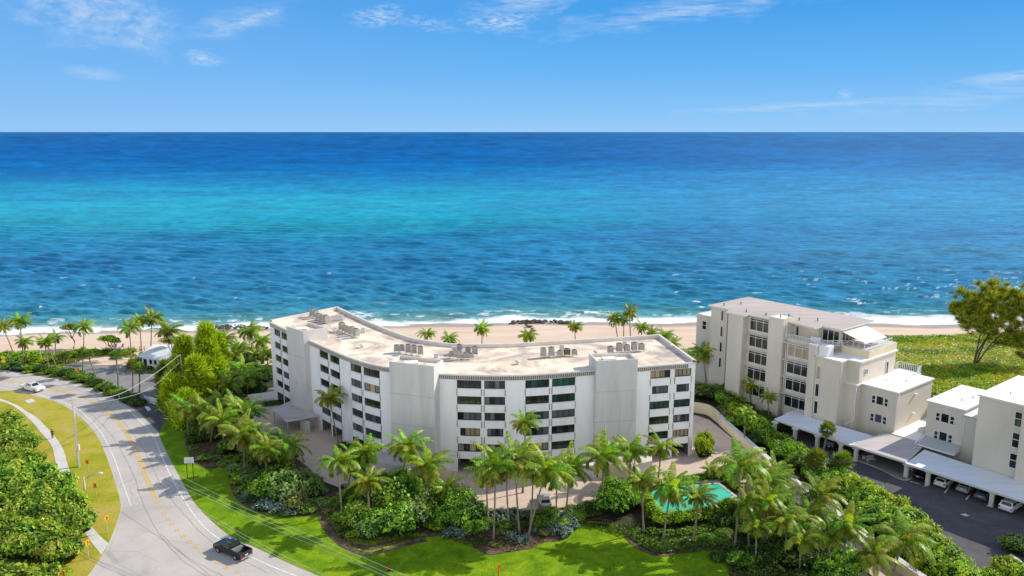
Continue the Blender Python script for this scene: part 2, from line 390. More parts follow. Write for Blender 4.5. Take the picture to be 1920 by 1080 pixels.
for (px, py, ra, re, rot, amt, sc, thr, soft) in [
    (185, 20, 5.2, 2.3, -12, .75, (.5, .9, 1), .36, .3), (430, 42, 4.2, 1.0, 18, .42, (.3, 1.6, 1), .36, .3), (468, 40, 2.6, .45, 22, .8, (.7, 3.2, 1), .32, .35),
    (372, 107, 1.3, .5, -12, .9, (1.4, 3, 1), .34, .3), (710, 28, 2.0, .7, 4, .9, (1.1, 3.6, 1), .40, .25), (800, 42, 2.2, .5, -8, .55, (1.1, 3.6, 1), .42, .2), (940, 38, 3.2, .8, 6, .95, (1.0, 3.6, 1), .38, .3),
    (1300, 18, 11, .95, 7, .55, (.22, 2.2, 1), .36, .25), (980, 5, 4, .8, 8, .6, (.3, 1.6, 1), .36, .2), (1560, 195, 9.5, .30, 3, .45, (.2, 2.5, 1), .3, .25), (1800, 185, 8, .7, 5, .38, (.2, 3, 1), .36, .25),
    (1586, 180, .6, .45, -20, .5, (3, 4, 1), .36, .3), (175, 136, 1.6, .4, -5, .35, (.6, 1.5, 1), .3, .2), (1900, 145, 2.5, .4, 5, .5, (.5, 2, 1), .3, .2)]:
    a, e = azel(px, py)
    c = cloud(a, e, ra, re, rot, amt, sc, thr, soft)
    acc = c if acc is None else t.m('MAXIMUM', acc, c)
front = t.m('GREATER_THAN', Y, 0)
acc = t.m('MULTIPLY', acc, front, clamp=True)
skyc = t.mix(t.m('MULTIPLY', acc, .8), skyc, (5.0, 5.6, 6.3))
t.l.new(skyc, bg.inputs['Color']); bg.inputs['Strength'].default_value = .15
scn.view_settings.view_transform = 'Standard'; scn.view_settings.look = 'None'; scn.view_settings.exposure = 0; scn.view_settings.gamma = 1
scn.render.engine = 'CYCLES'
# ------------------------------------------------------------------ shore, sea
SX = np.array([-2000, -400, -160, -141, -110, -70, -35, 0, 30, 57, 90, 118, 400, 2000]); SY = np.array([238, 226, 225, 226, 229.5, 233, 237, 241.5, 239, 241, 239, 238, 236, 236.])
def shore(x):
    r = 0
    for d in (-14, -7, 0, 7, 14): r = r + np.interp(x + d, SX, SY)
    return r / 5 + 1.1 * np.sin(x * .09) + .7 * np.sin(x * .23 + 1)
def vnoise(x, y, seed=0):
    """cheap smooth value noise on arrays"""
    xi = np.floor(x).astype(np.int64); yi = np.floor(y).astype(np.int64); xf = x - xi; yf = y - yi
    def h(a, b):
        n = (a * 374761393 + b * 668265263 + seed * 982451653) & 0xffffffff
        n = ((n ^ (n >> 13)) * 1274126177) & 0xffffffff
        return ((n ^ (n >> 16)) & 0xffff) / 65535.0
    u = xf * xf * (3 - 2 * xf); v = yf * yf * (3 - 2 * yf)
    return (h(xi, yi) * (1 - u) + h(xi + 1, yi) * u) * (1 - v) + (h(xi, yi + 1) * (1 - u) + h(xi + 1, yi + 1) * u) * v
def fbm(x, y, o=4, seed=0):
    s = 0; a = .5; tot = 0
    for i in range(o):
        s = s + a * vnoise(x * 2 ** i + 17 * i, y * 2 ** i - 9 * i, seed + i); tot += a; a *= .55
    return s / tot
def sstep(a, b, x): q = np.clip((x - a) / (b - a), 0, 1); return q * q * (3 - 2 * q)
def make_sea():
    ys = [219.0]
    while ys[-1] < 1.6e5:
        y = ys[-1]; ys.append(y + max(.55, y * y / 58 / 1400))
        if y > 6000: ys[-1] = y * 1.12
    ys = np.array(ys); nc = 1150
    tn = np.linspace(-.86, .86, nc)
    Yg = np.repeat(ys[:, None], nc, 1); Xg = Yg * tn[None, :]
    x = Xg.copy(); y = Yg.copy(); sh = shore(Xg); off = y - sh
    dyg = np.maximum(.55, y * y / 58 / 1400); z = np.zeros_like(x)
    rng = np.random.default_rng(5)
    # wind sea: many short crested components
    depthf = .25 + .75 * sstep(2, 45, off)
    patch = .55 + .9 * fbm(x / 38, y / 26, 3, 40)
    for i in range(64):
        lam = 2.0 * (14 / 2.0) ** (i / 63) * rng.uniform(.9, 1.1)
        th = rng.normal(R(-96), R(26)) if lam < 9 else rng.normal(R(-94), R(13))
        k = 2 * math.pi / lam; ph = rng.uniform(0, 6.28)
        amp = .0150 * lam ** .85
        arg = k * (x * math.cos(th) + y * math.sin(th)) + ph + .8 * np.sin(x / (lam * 3.7) + ph * 3)
        fade = 1 - sstep(.22, .42, dyg / lam)
        z += amp * (np.sin(arg) + .28 * np.sin(2 * arg + .6)) * fade * depthf * patch
    # fine chop
    near = 1 - sstep(.8, 1.6, dyg)
    z += (fbm(x / 1.7, y / 1.2, 3, 3) - .5) * .16 * near * depthf
    # breakers: rows parallel to the shore, in pieces
    foam = np.zeros_like(x)
    for (o, a, wd, seed, thr) in ((9, .75, 1.5, 1, .52), (19, .6, 1.8, 2, .57), (31, .42, 2.2, 3, .62)):
        line = o + 3.5 * (fbm(x / 26, x * 0 + seed, 3, seed) - .5) * 2
        seg = sstep(thr, thr + .12, fbm(x / 24 + seed * 5, x * 0 + 3.3, 2, seed + 9))
        d = off - line
        z += a * seg * np.exp(-(d / wd) ** 2) * np.where(d < 0, 1, np.exp(-(d / (wd * 2)) ** 2))
        curl = sstep(thr + .05, thr + .16, fbm(x / 17 + seed * 3, x * 0 + 8.3, 2, seed + 19))
        foam = np.maximum(foam, seg * curl * np.exp(-((d + .6) / 1.3) ** 2) * (.5 + fbm(x / 1.2, y / 1.2, 3, 5)))
    # swash foam along the sand
    n1 = fbm(x / 7, y / 4, 4, 21); n2 = fbm(x / 1.6, y / 1.1, 4, 22); wd = 7.5 + 13 * (fbm(x / 24, x * 0, 3, 31) - .38)
    wd = wd + 4 * sstep(60, 110, x)
    sw = 1 - sstep(wd * .55, wd * 1.25, off + (n1 - .5) * 6)
    lace = sstep(.36, .54, n2 + .33 * sw)
    foam = np.maximum(foam, sw * lace)
    # broken lace behind
    foam = np.maximum(foam, sstep(.62, .72, fbm(x / 4.2, y / 1.7, 4, 50)) * (1 - sstep(12, 24, off)) * .8)
    # special surf patches (off the groyne, in front of the point)
    for (px, py, rx, ry) in ((1100, 588, 11, 6), (668, 590, 9, 6), (1150, 600, 9, 3), (1480, 600, 9, 4), (1610, 566, 7, 3), (1570, 590, 9, 4)):
        a, b = G(px, py, -2)
        dd = np.sqrt(((x - a) / rx) ** 2 + ((y - b) / ry) ** 2)
        foam = np.maximum(foam, (1 - sstep(.2, 1.1, dd)) * sstep(.47, .6, fbm(x / 2.0, y / 1.0, 4, 77)))
    # whitecaps, denser towards the right
    crest = sstep(.16, .34, z) * (off > 22)
    wc = crest * sstep(.80, .85, fbm(x / 7.5, y / 2.2, 3, 60) + .05 * sstep(-40, 160, x)) * near
    foam = np.maximum(foam, wc)
    right = sstep(30, 190, x) * sstep(40, 60, off) * (1 - sstep(160, 380, off))
    foam = np.maximum(foam, right * sstep(.735, .80, fbm(x / 2.6, y / 1.5, 4, 61) + .10 * z) * near * .8)
    foam = np.clip(foam, 0, 1)
    # water colour by distance: sandy green edge, teal, blue reef streaks, turquoise bar, deep blue
    L = np.log(np.maximum(off, 1) + 10)
    keyd = np.log(np.array([0, 4, 12, 30, 60, 110, 190, 300, 430, 560, 760, 1000, 1500, 3000, 9000, 50000]) + 10)
    Ck = np.array([(.36, .42, .33), (.22, .42, .36), (.07, .30, .31), (.035, .25, .37), (.022, .225, .40), (.016, .215, .42), (.006, .235, .43), (.000, .31, .41), (.000, .34, .48), (.000, .265, .445), (.000, .190, .41), (.000, .135, .37), (.000, .105, .335), (.000, .094, .31), (.000, .094, .30), (.004, .11, .31)])
    wob = (fbm(x / 190 + 3, y / 120, 3, 70) - .5) * .55
    Lw = L + wob * sstep(3.5, 5, L)
    col = np.stack([np.interp(Lw, keyd, Ck[:, i]) for i in range(3)], -1)
    # turquoise bar fades out to the right
    tf = sstep(-.16, .28, Xg / Yg + .14 * (fbm(x / 200, y / 90, 2, 81) - .5)) * sstep(5.0, 5.5, L) * (1 - sstep(6.7, 7.1, L))
    col = col * (1 - .72 * tf[..., None]) + np.array((.012, .17, .42)) * (.72 * tf[..., None])
    reef = sstep(.50, .66, fbm(x / 46, y / 17, 4, 90)) * sstep(60, 120, off) * (1 - sstep(230, 330, off)) * .30
    col = col * (1 - reef[..., None]) + np.array((.003, .050, .19)) * reef[..., None]
    streak = .84 + .32 * fbm(x / np.maximum(9, y / 22), y / np.maximum(2.2, y * y / 58 / 260), 4, 91)
    col *= streak[..., None]
    rows_ = np.repeat(np.arange(len(ys))[:, None], nc, 1)
    fine = fbm(Xg / np.maximum(9, Yg / 36), rows_ / 2.6, 3, 97) * .7 + .3 * fbm(Xg / np.maximum(40, Yg / 7), rows_ / 5, 2, 98)
    kf = sstep(60, 500, off) * .75 + .25
    tiny = fbm(Xg / np.maximum(2.5, Yg / 90), rows_ / 2.6, 2, 99)
    col *= (1.06 + (fine - .5) * .62 * kf + (tiny - .5) * .42)[..., None]
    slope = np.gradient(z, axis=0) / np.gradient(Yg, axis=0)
    col *= (1 - .32 * np.tanh(slope * 3.2))[..., None]      # wave shading put into the colour: landward faces darker, seaward backs lighter
    col += np.array((.050, .075, .070)) * (sstep(-.10, .58, Xg / Yg) * sstep(40, 160, off))[..., None]  # pale sky sheen painted into the water colour, stronger to the right
    nr = (1 - sstep(3, 26, off))[..., None]
    mud = fbm(x / 12, y / 4, 3, 95)[..., None]
    col = col * (1 - .5 * nr * mud) + np.array((.33, .40, .30)) * (.5 * nr * mud)
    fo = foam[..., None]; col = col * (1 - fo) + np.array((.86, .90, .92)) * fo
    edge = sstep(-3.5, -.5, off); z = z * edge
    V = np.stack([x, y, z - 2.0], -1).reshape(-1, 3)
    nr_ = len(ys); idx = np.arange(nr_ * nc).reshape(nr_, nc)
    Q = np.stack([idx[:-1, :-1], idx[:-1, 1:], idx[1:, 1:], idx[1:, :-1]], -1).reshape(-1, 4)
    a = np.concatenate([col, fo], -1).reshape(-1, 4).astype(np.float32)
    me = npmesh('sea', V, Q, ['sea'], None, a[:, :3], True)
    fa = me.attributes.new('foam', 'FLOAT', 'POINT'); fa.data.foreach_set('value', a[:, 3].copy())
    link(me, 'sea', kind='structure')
def seamat():
    m, t, p = newmat('sea_water')
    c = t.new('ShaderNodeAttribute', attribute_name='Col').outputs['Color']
    fm = t.new('ShaderNodeAttribute', attribute_name='foam').outputs['Fac']
    pos = t.new('ShaderNodeNewGeometry').outputs['Position']
    s = t.new('ShaderNodeSeparateXYZ'); t.l.new(pos, s.inputs[0])
    n1 = t.noise(t.scalev(pos, (.16, .42, 1)), 1, 5, .62, .3)
    n2 = t.noise(t.scalev(pos, (.7, 1.5, 1)), 1, 4, .65)
    n3 = t.noise(t.scalev(pos, (.020, .07, 1)), 1, 5, .6)
    far = t.mapr(s.outputs[1], 500, 1500, 0, 1)
    hgt = t.m('ADD', t.m('MULTIPLY', n1, t.mapr(s.outputs[1], 300, 900, .55, 2.0)), t.m('ADD', t.m('MULTIPLY', n2, .22), t.m('MULTIPLY', n3, t.m('MULTIPLY', far, 5))))
    b = t.new('ShaderNodeBump'); b.inputs['Strength'].default_value = .85; b.inputs['Distance'].default_value = .9
    t.l.new(hgt, b.inputs['Height'])
    # ripple light and shade put into the water colour, following the bump noise
    k = t.m('MULTIPLY', t.mapr(n1, .3, .7, .72, 1.25), t.mapr(n3, .3, .7, .84, 1.16))
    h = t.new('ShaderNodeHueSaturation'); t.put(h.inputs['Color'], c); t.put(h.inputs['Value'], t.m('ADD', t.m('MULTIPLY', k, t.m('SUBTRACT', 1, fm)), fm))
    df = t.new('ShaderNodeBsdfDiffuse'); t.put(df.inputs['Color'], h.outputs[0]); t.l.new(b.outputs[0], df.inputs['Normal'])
    gl = t.new('ShaderNodeBsdfGlossy'); gl.inputs['Roughness'].default_value = .14; t.l.new(b.outputs[0], gl.inputs['Normal'])
    fr = t.new('ShaderNodeFresnel'); fr.inputs['IOR'].default_value = 1.33; t.l.new(b.outputs[0], fr.inputs['Normal'])
    fac = t.m('MULTIPLY', t.m('MINIMUM', fr.outputs[0], .85), t.m('MULTIPLY', t.m('SUBTRACT', 1, fm), t.mapr(s.outputs[1], 240, 1300, .85, .22)))
    mx = t.new('ShaderNodeMixShader'); t.l.new(fac, mx.inputs[0]); t.l.new(df.outputs[0], mx.inputs[1]); t.l.new(gl.outputs[0], mx.inputs[2])
    t.l.new(mx.outputs[0], t.n['Material Output'].inputs[0])
    return m
M['sea'] = seamat(); make_sea()
def make_beach():
    xs = np.arange(-330, 331, 2.0); ysb = np.concatenate([np.arange(188, 246, .8), np.arange(246, 275, 4)])
    Xg, Yg = np.meshgrid(xs, ysb); sh = shore(Xg)
    tt = (Yg - 207) / (sh - 207); z = -2.0 * np.clip(tt, 0, 1) ** 1.15 - .10 * np.maximum(Yg - sh, 0)
    z = z + .10 + (fbm(Xg / 6, Yg / 3, 4, 5) - .5) * .22 * (1 - sstep(.75, .95, tt))
    V = np.stack([Xg, Yg, z], -1).reshape(-1, 3); nr, nc = Xg.shape; idx = np.arange(nr * nc).reshape(nr, nc)
    Q = np.stack([idx[:-1, :-1], idx[:-1, 1:], idx[1:, 1:], idx[1:, :-1]], -1).reshape(-1, 4)
    wet = sstep(.80, .90, tt + .03 * (fbm(Xg / 9, Yg / 5, 2, 8) - .5)).ravel()
    me = npmesh('beach', V, Q, ['sandw'], None, None, True)
    fa = me.attributes.new('wet', 'FLOAT', 'POINT'); fa.data.foreach_set('value', wet.astype(np.float32))
    link(me, 'beach', kind='structure')
def sandwet():
    m = M['sand'].copy(); M['sandw'] = m; t = NT(m.node_tree); p = m.node_tree.nodes['Principled BSDF']
    src = p.inputs['Base Color'].links[0].from_socket
    wv = t.new('ShaderNodeAttribute', attribute_name='wet').outputs['Fac']
    t.l.new(t.mix(wv, src, (.42, .33, .26)), p.inputs['Base Color'])
    t.l.new(t.mapr(wv, 0, 1, .95, .35), p.inputs['Roughness'])
sandwet(); make_beach()
# ------------------------------------------------------------------ land: sheets stacked a few mm to cm apart
def sheet(name, pts, z, m, mat_=None):
    mb = MB(); mb.poly(pts, z, m); return mb.build(name, kind='structure')
sheet('ground', [(-420, 40), (420, 40), (420, 200), (-420, 200)], -.02, 'soil')
# roads and paving
outer = [(-400, 690), (-160, 688), (0, 693), (25, 697), (100, 705), (150, 719), (195, 737), (225, 752), (262, 775), (297, 810), (307, 837), (332, 885), (360, 935), (390, 970), (432, 1005), (480, 1027), (555, 1062), (620, 1088), (800, 1150), (1300, 1290)]
inner = [(-400, 738), (-100, 731), (0, 733), (37, 736), (100, 752), (137, 772), (175, 807), (195, 845), (212, 892), (226, 942), (222, 972), (205, 1017), (192, 1042), (165, 1080), (120, 1130), (20, 1230)]
oc = gcurve(outer, 5); ic = gcurve(inner, 5)
sheet('road', oc + [G(1300, 1700), G(-300, 1700)] + ic[::-1], .02, 'asph_road')
mb = MB()
strip(gcurve([(-200, 722), (0, 727), (90, 745), (140, 764), (160, 779), (190, 812), (212, 855), (227, 897), (245, 947)], 6), .16, .032, 'wpaint', mb)
strip(gcurve([(0, 698), (100, 711), (150, 725), (195, 743), (220, 755), (250, 777), (285, 815), (305, 860), (325, 902), (350, 945), (375, 980), (410, 1010), (480, 1049), (555, 1080), (640, 1108)], 6), .2, .032, 'wpaint', mb)
mb.build('edge_line', kind='structure')
mb = MB(); yl = gcurve([(-200, 710), (0, 714), (87, 727), (150, 744), (185, 760), (215, 785), (237, 812), (260, 857), (275, 897), (291, 935)], 6)
strip(yl, .22, .032, 'ypaint', mb, .22); strip(yl, .22, .032, 'ypaint', mb, -.22); mb.build('centre_line', kind='structure')
for q in ([(-60, 716), (60, 733), (150, 763), (205, 812), (246, 880), (275, 960), (330, 1040), (420, 1100)], [(300, 1000), (360, 1050), (460, 1100)], [(228, 960), (330, 1030), (400, 1085)], [(60, 700), (140, 728), (205, 765), (262, 830), (300, 905), (345, 965), (400, 1018), (500, 1075)]):
    mb = MB(); cc = gcurve(q, 8); cc = [(a + RNG.uniform(-.08, .08), b + RNG.uniform(-.08, .08)) for a, b in cc]; strip(cc, .05, .027, 'crack', mb); mb.build('road_seam', kind='structure')
mb = MB(); P = gcurve([(291, 935), (301, 950), (315, 973), (330, 992), (347, 1009), (357, 1017), (367, 1027), (379, 1036), (390, 1045), (408, 1056), (423, 1064), (443, 1072), (458, 1080), (480, 1090)], 8)
P = [Vector(p) for p in P]; acc_ = 0
for a, b in zip(P[:-1], P[1:]):
    d = (b - a)
    acc_ += d.length
    if acc_ > 1.9:
        acc_ = 0; u = d.normalized(); n = Vector((-u.y, u.x))
        for s_ in (-.2, .2):
            c = a + n * s_
            mb.face([(*(c - u * .42 - n * .10), .033), (*(c - u * .42 + n * .10), .033), (*(c + u * .42 + n * .10), .033), (*(c + u * .42 - n * .10), .033)][::-1], 'ypaint')
mb.build('centre_dash', kind='structure')
# verge
sheet('verge_grass', ic + [G(-500, 1500), G(-900, 1000), G(-500, 738)], .05, 'verge')
mb = MB(); mb.walls(ic, -.02, .05, 'kerb', False); 
mb.build('road_edge', kind='structure')
path_r = [(-40, 735), (25, 757), (50, 772), (67, 782), (95, 810), (117, 840), (127, 872), (134, 892), (150, 950), (178, 995), (204, 1020)]
path_l = [(-60, 740), (0, 752), (30, 765), (57, 788), (77, 812), (97, 837), (105, 870), (115, 895), (130, 950), (165, 1008), (190, 1041)]
sheet('footpath', gcurve(path_r, 4) + gcurve(path_l, 4)[::-1], .075, 'concrete')
sheet('drain_cover', [G(46, 752), G(60, 748), G(67, 753), G(53, 757)], .08, 'concrete')
# beach-house lot, drive
sheet('parking_court', [G(*p) for p in [(112, 690), (140, 677), (175, 668), (215, 670), (250, 676), (300, 700), (345, 720), (345, 790), (330, 800), (297, 811), (262, 776), (237, 756), (185, 713), (150, 700)]], .03, 'lot')
sheet('driveway_apron', gcurve([(262, 773), (240, 752), (300, 745), (335, 760), (340, 782), (310, 790), (300, 812)], 3), .045, 'asphalt')
mb = MB(); mb.face([(*G(271, 763), .056), (*G(278, 762), .056), (*G(284, 769), .056), (*G(277, 771), .056)][::-1], 'wpaint'); mb.build('stop_bar', kind='structure')
sheet('sandy_yard', gcurve([(-60, 668), (20, 660), (90, 662), (160, 662), (235, 663), (300, 668), (300, 690), (250, 680), (200, 668), (150, 674), (110, 690), (60, 690), (-60, 688)], 3), .012, 'sand')
# lawn
lawn = [(298, 808), (303, 786), (335, 782), (420, 800), (440, 900), (520, 958), (600, 962), (700, 985), (800, 985), (900, 985), (1085, 975), (1200, 985), (1375, 1020), (1390, 1085), (1420, 1300)]
lp = [G(*p) for p in lawn]
sheet('lawn', [tuple(p) for p in gcurve([p for p in outer if 296 < p[0] < 1301], 5)][:-1] + lp[::-1], .04, 'lawn')
def bed(px, z=.065, m='mulch', name='planting_bed'): return sheet(name, gcurve(px, 4), z, m)
bed([(345, 800), (348, 835), (365, 868), (395, 880), (425, 875), (430, 905), (442, 935), (480, 958), (560, 968), (596, 962), (620, 930), (560, 860), (470, 800), (400, 780), (345, 800)][:-1])
mb = MB(); bc = gcurve([(592, 940), (602, 970), (620, 1002), (650, 1027), (685, 1039), (717, 1034), (755, 1023), (800, 1013)], 6)
strip(bc, .9, .085, 'mulch', mb); mb.build('mulch_edging', kind='structure')
bed([(596, 935), (606, 965), (625, 998), (653, 1021), (687, 1032), (717, 1027), (760, 1015), (820, 1005), (867, 1008), (892, 1029), (917, 1041), (955, 1036), (997, 1029), (1020, 1018), (1060, 1012), (1085, 982), (1090, 965), (960, 950), (800, 945), (700, 930), (640, 920)], .075)
bed([(1085, 982), (1120, 974), (1165, 988), (1176, 1010), (1200, 1029), (1235, 1042), (1272, 1037), (1310, 1031), (1347, 1032), (1366, 1047), (1372, 1085), (1400, 1200), (1700, 1200), (1600, 1100), (1490, 975), (1420, 905), (1400, 900), (1200, 930), (1085, 950)], .078, 'soil')
mb = MB(); strip(gcurve([(1085, 982), (1120, 974), (1165, 988), (1176, 1010), (1200, 1029), (1235, 1042), (1272, 1037), (1310, 1031), (1347, 1032), (1366, 1047), (1372, 1085)], 6), .55, .095, 'mulch', mb); mb.build('mulch_edging', kind='structure')
bed([(604, 945), (612, 968), (630, 995), (657, 1015), (690, 1024), (717, 1018), (760, 1008), (800, 1003), (720, 990), (640, 970)], .095, 'lawn', 'groundcover_strip')
bed([(1178, 988), (1187, 1010), (1207, 1025), (1240, 1036), (1272, 1030), (1310, 1023), (1350, 1020), (1350, 1000), (1240, 1000)], .095, 'lawn', 'groundcover_strip')
# paver court round the building
pav = [(470, 735), (470, 775), (500, 830), (560, 862), (610, 905), (660, 925), (760, 940), (820, 958), (960, 960), (1060, 952), (1120, 940), (1190, 915), (1230, 912), (1345, 905), (1400, 905), (1480, 960), (1580, 1035), (1640, 1085), (1800, 1250), (1880, 1250), (1700, 1085), (1640, 1040), (1500, 925), (1440, 880), (1385, 832), (1345, 800), (1330, 788), (1306, 780), (1250, 770)]
sheet('paved_court', [G(*p) for p in pav] + [(30, 150), (-45, 175)], .10, 'paver')
sheet('car_park', [G(*p) for p in [(1440, 800), (1500, 770), (1700, 770), (2500, 900), (2500, 1500), (1850, 1200), (1720, 1060), (1650, 975), (1560, 895)]], .06, 'asphalt')
# pool
pp = [G(*p) for p in [(1209, 921), (1297, 914), (1346, 909), (1375, 932), (1347, 950), (1281, 963), (1233, 965)]]
mb = MB(); rim = offset_poly(pp, -.5)
n_ = len(pp)
for i in range(n_):
    a, b, c, d = pp[i], pp[(i + 1) % n_], rim[(i + 1) % n_], rim[i]
    mb.face([(*a, .22), (*b, .22), (*c, .22), (*d, .22)], 'kerb')
mb.walls(rim, 0, .22, 'kerb'); mb.poly(pp, .17, 'pool')
o = mb.build('swimming_pool'); tag(o, 'turquoise pool ringed by clipped hedges right of the white block', 'pool')
# parking markings
mb = MB()
def ground_line(a, b, w, z, m='wpaint'):
    a = Vector(a); b = Vector(b); u = (b - a).normalized(); n = Vector((-u.y, u.x)) * w / 2
    mb.face([(*(a - n), z), (*(b - n), z), (*(b + n), z), (*(a + n), z)], m)
for p, q in (((1771, 925), (1785, 905)), ((1811, 938), (1820, 926)), ((1894, 962), (1905, 940)), ((1734, 913), (1742, 901)), ((1851, 950), (1857, 940)), ((1706, 903), (1724, 908))): ground_line(G(*p), G(*q), .22, .07)
mb.build('parking_line', kind='structure')
mb = MB(); a = Vector(G(1817, 967)); b = Vector(G(1800, 965)); 
ground_line(a, b + (a - b) * .3, .25, .07); u = (b - a).normalized(); n = Vector((-u.y, u.x))
mb.face([(*(b), .071), (*(b - u * .9 + n * .55), .071), (*(b - u * .9 - n * .55), .071)][::-1], 'wpaint'); mb.build('arrow_marking', kind='structure')
#PART3
# ------------------------------------------------------------------ curved white apartment block
class Curve:
    def __init__(s, pts, n=10):
        s.p = [Vector((p.x, p.y)) for p in catmull([(a, b, 0) for a, b in pts], n)]
        s.L = [0]
        for a, b in zip(s.p[:-1], s.p[1:]): s.L.append(s.L[-1] + (b - a).length)
    def at(s, d):
        d = max(0, min(s.L[-1] - 1e-6, d))
        lo = max(i for i, l in enumerate(s.L) if l <= d)
        lo = min(lo, len(s.p) - 2); k = (d - s.L[lo]) / (s.L[lo + 1] - s.L[lo])
        return s.p[lo].lerp(s.p[lo + 1], k)
    def nrm(s, d):
        a = s.at(d - .4); b = s.at(d + .4); t_ = (b - a).normalized(); return Vector((t_.y, -t_.x))
    def find(s, px, z):
        lo, hi = 0, s.L[-1]
        for _ in range(40):
            m = (lo + hi) / 2; p = s.at(m)
            if PX(p.x, p.y, z)[0] < px: lo = m
            else: hi = m
        return lo
FC = Curve([(-50.6, 162.6), (-44.2, 154.6), (-38.6, 147.6), (-33.2, 141.1), (-28.1, 135.3), (-23.4, 131.3), (-18, 128.3), (-12.2, 126.2), (-5.2, 125.3), (1, 125.3), (7.9, 126.6), (14.5, 128.4), (22, 130.2), (31.6, 132.6)])
BASE = (-10, 135, 0)
blk = thing('apartment_building', BASE, 'long curved white apartment block of six storeys with three blank stair towers', 'building')
ROOFZ = 16.75; TOP = 17.25
pairs = [((513.7, 525.2), (526.9, 538.5)), ((598.3, 615.4), (617.8, 636.5)), ((656.5, 677.6), (681, 711.8)), ((856.5, 902.5), (907.8, 947)), ((985, 1030), (1035, 1079)), ((1219.5, 1257.3), (1265.3, 1296.5))]
WIN = []
for pr in pairs:
    for (a, b) in pr: WIN.append((FC.find(a, 15.4), FC.find(b, 15.4)))
ZT = [16.12 - 2.75 * k for k in range(5)]; ZB = [z - 1.42 for z in ZT]
gopen = [(WIN[2 * i][0], WIN[2 * i + 1][1]) for i in range(6)]
br = {0.0, FC.L[-1]}
for a, b in WIN: br |= {a, b}
k = 0.0
while k < FC.L[-1]: br.add(k); k += 1.6
br = sorted(br); br2 = [br[0]]
for b in br[1:]:
    if b - br2[-1] > .02: br2.append(b)
br = br2
zb = sorted({0.0, 2.45, 16.9} | set(ZT) | set(ZB))
def isopen(s, z):
    if z < 2.45: return any(a - .01 < s < b + .01 for a, b in WIN)
    return any(zb_ < z < zt_ for zb_, zt_ in zip(ZB, ZT)) and any(a < s < b for a, b in WIN)
mb = MB()
def fp(s, d, z): p = FC.at(s); n = FC.nrm(s); return (p.x + n.x * d, p.y + n.y * d, z)
RC = .38
for i in range(len(br) - 1):
    for j in range(len(zb) - 1):
        a, b, z0, z1 = br[i], br[i + 1], zb[j], zb[j + 1]; sm_ = (a + b) / 2; zm = (z0 + z1) / 2
        if not isopen(sm_, zm): mb.face([fp(a, 0, z0), fp(b, 0, z0), fp(b, 0, z1), fp(a, 0, z1)], 'white')
for a, b in WIN:
    for z0, z1 in list(zip(ZB, ZT)) + [(0, 2.45)]:
        r = RC if z0 > 1 else 4.5
        m = 'white' if z0 > 1 else 'gar'
        mb.face([fp(a, 0, z0), fp(a, -r, z0), fp(a, -r, z1), fp(a, 0, z1)][::-1], m)
        mb.face([fp(b, 0, z0), fp(b, -r, z0), fp(b, -r, z1), fp(b, 0, z1)], m)
        mb.face([fp(a, 0, z1), fp(b, 0, z1), fp(b, -r, z1), fp(a, -r, z1)][::-1], m)
        if z0 > 1: mb.face([fp(a, 0, z0), fp(b, 0, z0), fp(b, -r, z0), fp(a, -r, z0)], m)
        else: mb.face([fp(a, -r, z0), fp(b, -r, z0), fp(b, -r, z1), fp(a, -r, z1)], 'dark')
        if z0 > 1: mb.face([fp(a, -r - .02, z0), fp(b, -r - .02, z0), fp(b, -r - .02, z1), fp(a, -r - .02, z1)], 'dark')
backp = catmull([(28.6, 150.6, 0), (19.3, 148.3, 0), (9, 146.0, 0), (0, 144.0, 0), (-9.8, 143.6, 0), (-16, 146.2, 0), (-20.8, 150.0, 0), (-29.9, 161.8, 0), (-39.3, 175.8, 0)], 6)
backp = [(p.x, p.y) for p in backp]
fr = [(FC.at(s).x, FC.at(s).y) for s in np.linspace(0, FC.L[-1], 60)]
ring = fr + backp
mb.walls([fr[-1]] + backp + [fr[0]], 0, 17.0, 'white', False)
mb.build('wall', blk)
mb = MB(); inner_ring = offset_poly(ring, .30); mb.poly(inner_ring, ROOFZ, 'roof'); mb.build('roof', blk)
# parapet: thin lip in front, heavier upstand on sea side and ends
def parapet(mb, ring, inner, z0, z1, m, mi='cap'):
    n = len(ring)
    for i in range(n):
        a, b, c, d = ring[i], ring[(i + 1) % n], inner[(i + 1) % n], inner[i]
        mb.face([(*a, z1), (*b, z1), (*c, z1), (*d, z1)], m)
        mb.face([(*d, z0), (*c, z0), (*c, z1), (*d, z1)][::-1], mi)
        mb.face([(*a, z1 - .35), (*b, z1 - .35), (*b, z1), (*a, z1)], m)
mb = MB(); outer_ring = offset_poly(ring, -.12)
ins = offset_poly(ring, .35)
nF = len(fr)
def zc(i): return 17.12 if i < nF else 17.42
n = len(ring)
for i in range(n):
    j = (i + 1) % n; a, b, c, d = outer_ring[i], outer_ring[j], ins[j], ins[i]; z1 = 17.08 if (i < nF - 1) else 17.42
    mb.face([(*a, z1), (*b, z1), (*c, z1), (*d, z1)], 'cap')
    mb.face([(*d, ROOFZ - .02), (*c, ROOFZ - .02), (*c, z1), (*d, z1)][::-1], 'cap')
    mb.face([(*a, 16.86), (*b, 16.86), (*b, z1), (*a, z1)], 'cap')
    mb.face([(*a, 16.86), (*b, 16.86), (*offset_poly([ring[i], ring[j], ring[(j + 1) % n]], 0)[0], 16.86)][:3], 'cap')
mb.build('parapet', blk)
